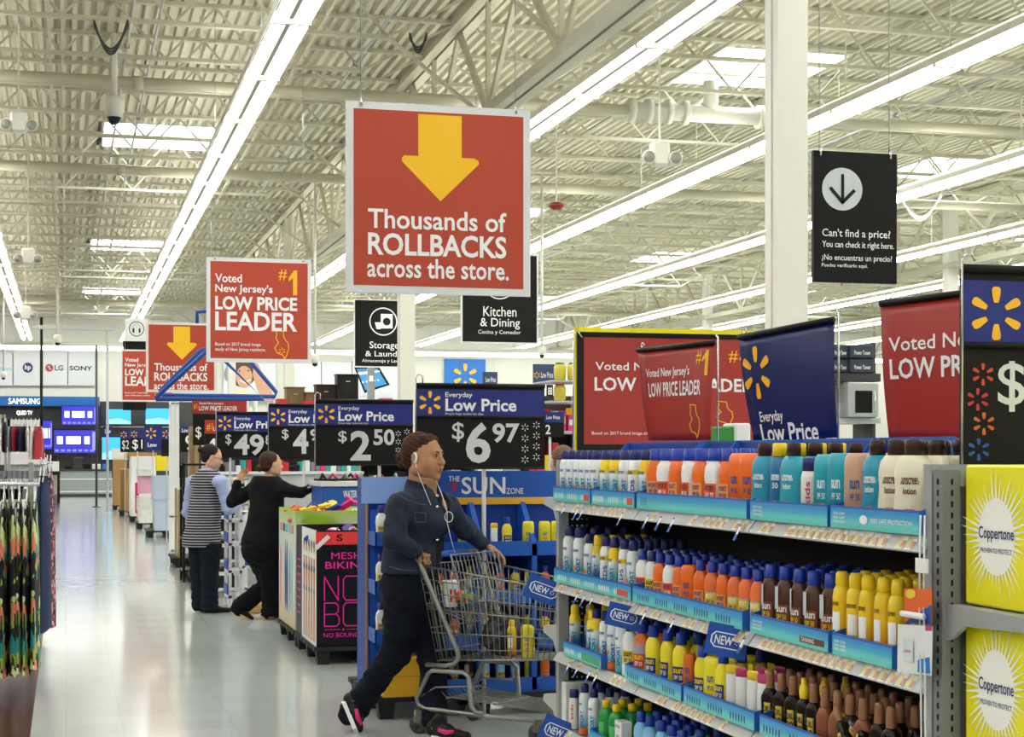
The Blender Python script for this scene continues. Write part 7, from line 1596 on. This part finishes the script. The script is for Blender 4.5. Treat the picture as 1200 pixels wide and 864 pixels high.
for k, c in enumerate(('#1d2440', '#a3202c', '#1d2440', '#1d2440', '#e6e4e2', '#ddd4d2', '#e6e4e2', '#a3202c')):
    px = 12+k*4.6; x = aY(px, 500, Y).x; garment('%s top on the high rack, %s from left' % ({'#1d2440': 'navy', '#a3202c': 'red', '#e6e4e2': 'white', '#ddd4d2': 'cream'}[c], nth(k)), x+.02, Y-.05, aY(px, 500, Y).z, aY(px, 529 if k < 5 else 538, Y).z, .4, .06, math.pi/2+RN.uniform(-.5, .3), M('cloth '+c, c, .9), 90+k, 'hung_garment')
t = thing('clothes_rack', 'rack of mixed tops at the left edge below the electronics wall', 'rack', (aY(-5, 500, Y+1).x, Y+1, 0)); s = plane_px(-25, 486, 8, 490, Y+1); q = MB(); q.box(s.x0, Y+1, s.z1, s.x1, Y+1.03, s.z0); q.build('header_rail', wd, t)
for x in (s.x0, s.x1-.04): q = MB(); q.box(x, Y+1, 0, x+.04, Y+1.04, s.z0); q.build('upright', chrome, t)
for k, c in enumerate(('#2a1c18', '#e6e4e2', '#7a2a30', '#e6e4e2', '#1b1b20')): x = aY(-14+k*5, 500, Y+1).x; garment('%s top at the left picture edge, %s from left' % (('brown', 'white', 'maroon', 'white', 'black')[k], nth(k)), x, Y+.95, aY(0, 495, Y+1).z, aY(0, 530, Y+1).z, .4, .06, math.pi/2, M('cloth '+c, c, .9), 110+k, 'hung_garment')
# low white folded-goods tables behind the racks
s = blk('folding_table', 'low white display table piled with folded clothes behind the racks', 'table', 0, 531, 52, 545, 30, white, 1, z0='px')
q = MB(); q.box(s.x0+.1, s.Y+.1, 0, s.x1-.1, s.Y+.9, s.z1); q.build('base', lgrey, s.t)
for k in range(9):
    px = 1+k*5.6; a = P(px, 530, 30); t = thing('folded_clothes', 'folded %s garment on the low white table, %s from left' % (('white', 'grey', 'cream')[k % 3], nth(k)), 'clothing', (a.x, s.Y+.2, s.z0))
    for j in range(2): q = MB(); q.rbox(a.x, s.Y+.05, s.z0+.002+j*.05, a.x+.075, s.Y+.35, s.z0+.05+j*.05, .01); q.build('fold', (white, lgrey, M('cream cloth', '#ded7c8', .9))[k % 3], t)
# ---------------- things hanging from the roof ----------------
def dome_cam(label, x, y, D, s=1.0):
    p = P(x, y, D); t = thing('dome_camera', label, 'camera', tuple(p)); mt = Matrix.Translation(p); q = MB(); q.lathe([(-.1*s, .06*s, .06*s), (-.02*s, .105*s, .105*s), (.1*s, .11*s, .11*s), (.14*s, .06*s, .06*s)], 18, mtx=mt); q.build('housing', colm, t)
    q = MB(); q.lathe([(-.17*s, .015*s, .015*s), (-.155*s, .045*s, .045*s), (-.12*s, .07*s, .07*s), (-.09*s, .075*s, .075*s)], 16, mtx=mt); q.build('glass_dome', M('dome glass', '#15202c', .08), t)
    q = MB(); q.tube([p+UP*.12*s, (p.x, p.y, max(JZB, p.z+.2))], .035*s, 10); q.build('drop_pipe', colm, t)
dome_cam('white dome security camera hanging near the top left', 134, 128, 20, 1.1); dome_cam('small white dome camera over the electronics department', 67.5, 398, 42, .9); dome_cam('small white dome camera left of the storage sign', 369, 422, 30, .7); dome_cam('small white dome camera above the clear drink dispensers', 635, 412, 30, .7)
dome_cam('tiny dome camera on a pendant at the far left', 4, 440, 45, .7)
def egress(label, x, y, D, s=1.0):
    p = P(x, y, D); t = thing('emergency_light', label, 'light', tuple(p)); q = MB(); q.rbox(p.x-.11*s, p.y-.07*s, p.z-.12*s, p.x+.11*s, p.y+.07*s, p.z+.16*s, .03*s); q.build('battery_box', colm, t)
    for k in (-1, 1):
        q = MB(); c = Vector((p.x+k*.16*s, p.y-.08*s, p.z-.03*s)); q.tube([c+Vector((0, .07*s, 0)), c, c-Vector((0, .02*s, 0))], [.04*s, .08*s, .08*s], 14); h = q.build('lamp_head', colm, t); q = MB(); q.tube([c-Vector((0, .021*s, 0)), c-Vector((0, .03*s, 0))], .065*s, 12); q.build('lens', M('lens grey', '#9a9d92', .15), h)
    q = MB(); q.bar(p+UP*.15*s, (p.x, p.y, max(JZB, p.z+.3)), .02); q.build('hanger_rod', colm, t)
egress('twin head emergency light beside the large rollbacks sign', 773, 183, 19, 1.0); egress('twin head emergency light at the upper left edge', 22, 145, 19.5, .9); egress('twin head emergency light above the left clothes racks', 33, 302, 28, 1.0); egress('small twin head emergency light near the far left light row', 30, 368, 40, 1.2)
p = P(652, 242, 25); t = thing('heat_detector', 'small red ceiling detector right of the large rollbacks sign', 'detector', tuple(p)); q = MB(); q.lathe([(-.05, .06, .06), (0, .12, .12), (.03, .12, .12), (.06, .05, .05)], 16, mtx=Matrix.Translation(p)); q.build('body', M('detector red', '#8a2018', .4), t); q = MB(); q.bar(p, (p.x, p.y, JZB), .02); q.build('stem', colm, t)
# large pipe valve assembly on the first sprinkler main
px_ = aY(775, 120, PY).x; t = thing('pipe_valve', 'fat white valve joint on the sprinkler pipe above the emergency light', 'valve', (px_, PY, 6.38)); q = MB(); q.tube([(px_-.45, PY, 6.38), (px_+1.6, PY, 6.38)], .12, 16); q.build('valve_body', colm, t)
for dx in (-.45, -.2, .1, .35, 1.5): q = MB(); q.tube([(px_+dx-.04, PY, 6.38), (px_+dx+.04, PY, 6.38)], .17, 16); q.build('flange', colm, t)
q = MB(); q.tube([(px_+.75, PY, 6.38), (px_+.75, PY, 6.85)], .11, 14); q.build('riser', colm, t)
# drooping cable loops and thin conduits
for k, (a, b, D, sag) in enumerate(((1052, 1105, 26, .35), (110, 150, 18, .25), (480, 500, 19, .1))):
    y = (228, 30, 45)[k]; t = thing('cable_loop', ('white cable coil drooping at the upper right', 'cable coil hanging at the top left above the dome camera', 'short cable loop beside the girder')[k], 'cable', tuple(P(a, y, D)))
    for j in range(3): q = MB(); q.tube([P(a+(b-a)*u/10, y, D)-UP*((sag+.06*j)*math.sin(u/10*math.pi)-.03*j) for u in range(11)], .012, 6); q.build('cable', (white, dgrey, dgrey)[k], t)
for k, (x, z) in enumerate(((.75, 6.75), (1.05, 6.62), (3.7, 6.7), (11.6, 6.42))):
    t = thing('conduit', ('thin grey conduit running away over the aisle, left one', 'thin grey conduit running away over the aisle, right one', 'thin conduit between the aisle lights and girder', 'thin conduit over the far right aisles')[k], 'conduit', (x, 20, z)); q = MB(); q.tube([(x, 10, z), (x+.0, 63, z)], .018, 6); q.build('tube', lgrey, t)
    for j in range(12): q = MB(); q.box(x-.03, 14+j*4, z-.025, x+.03, 14.05+j*4, z+.03); q.build('clip', grey, t)
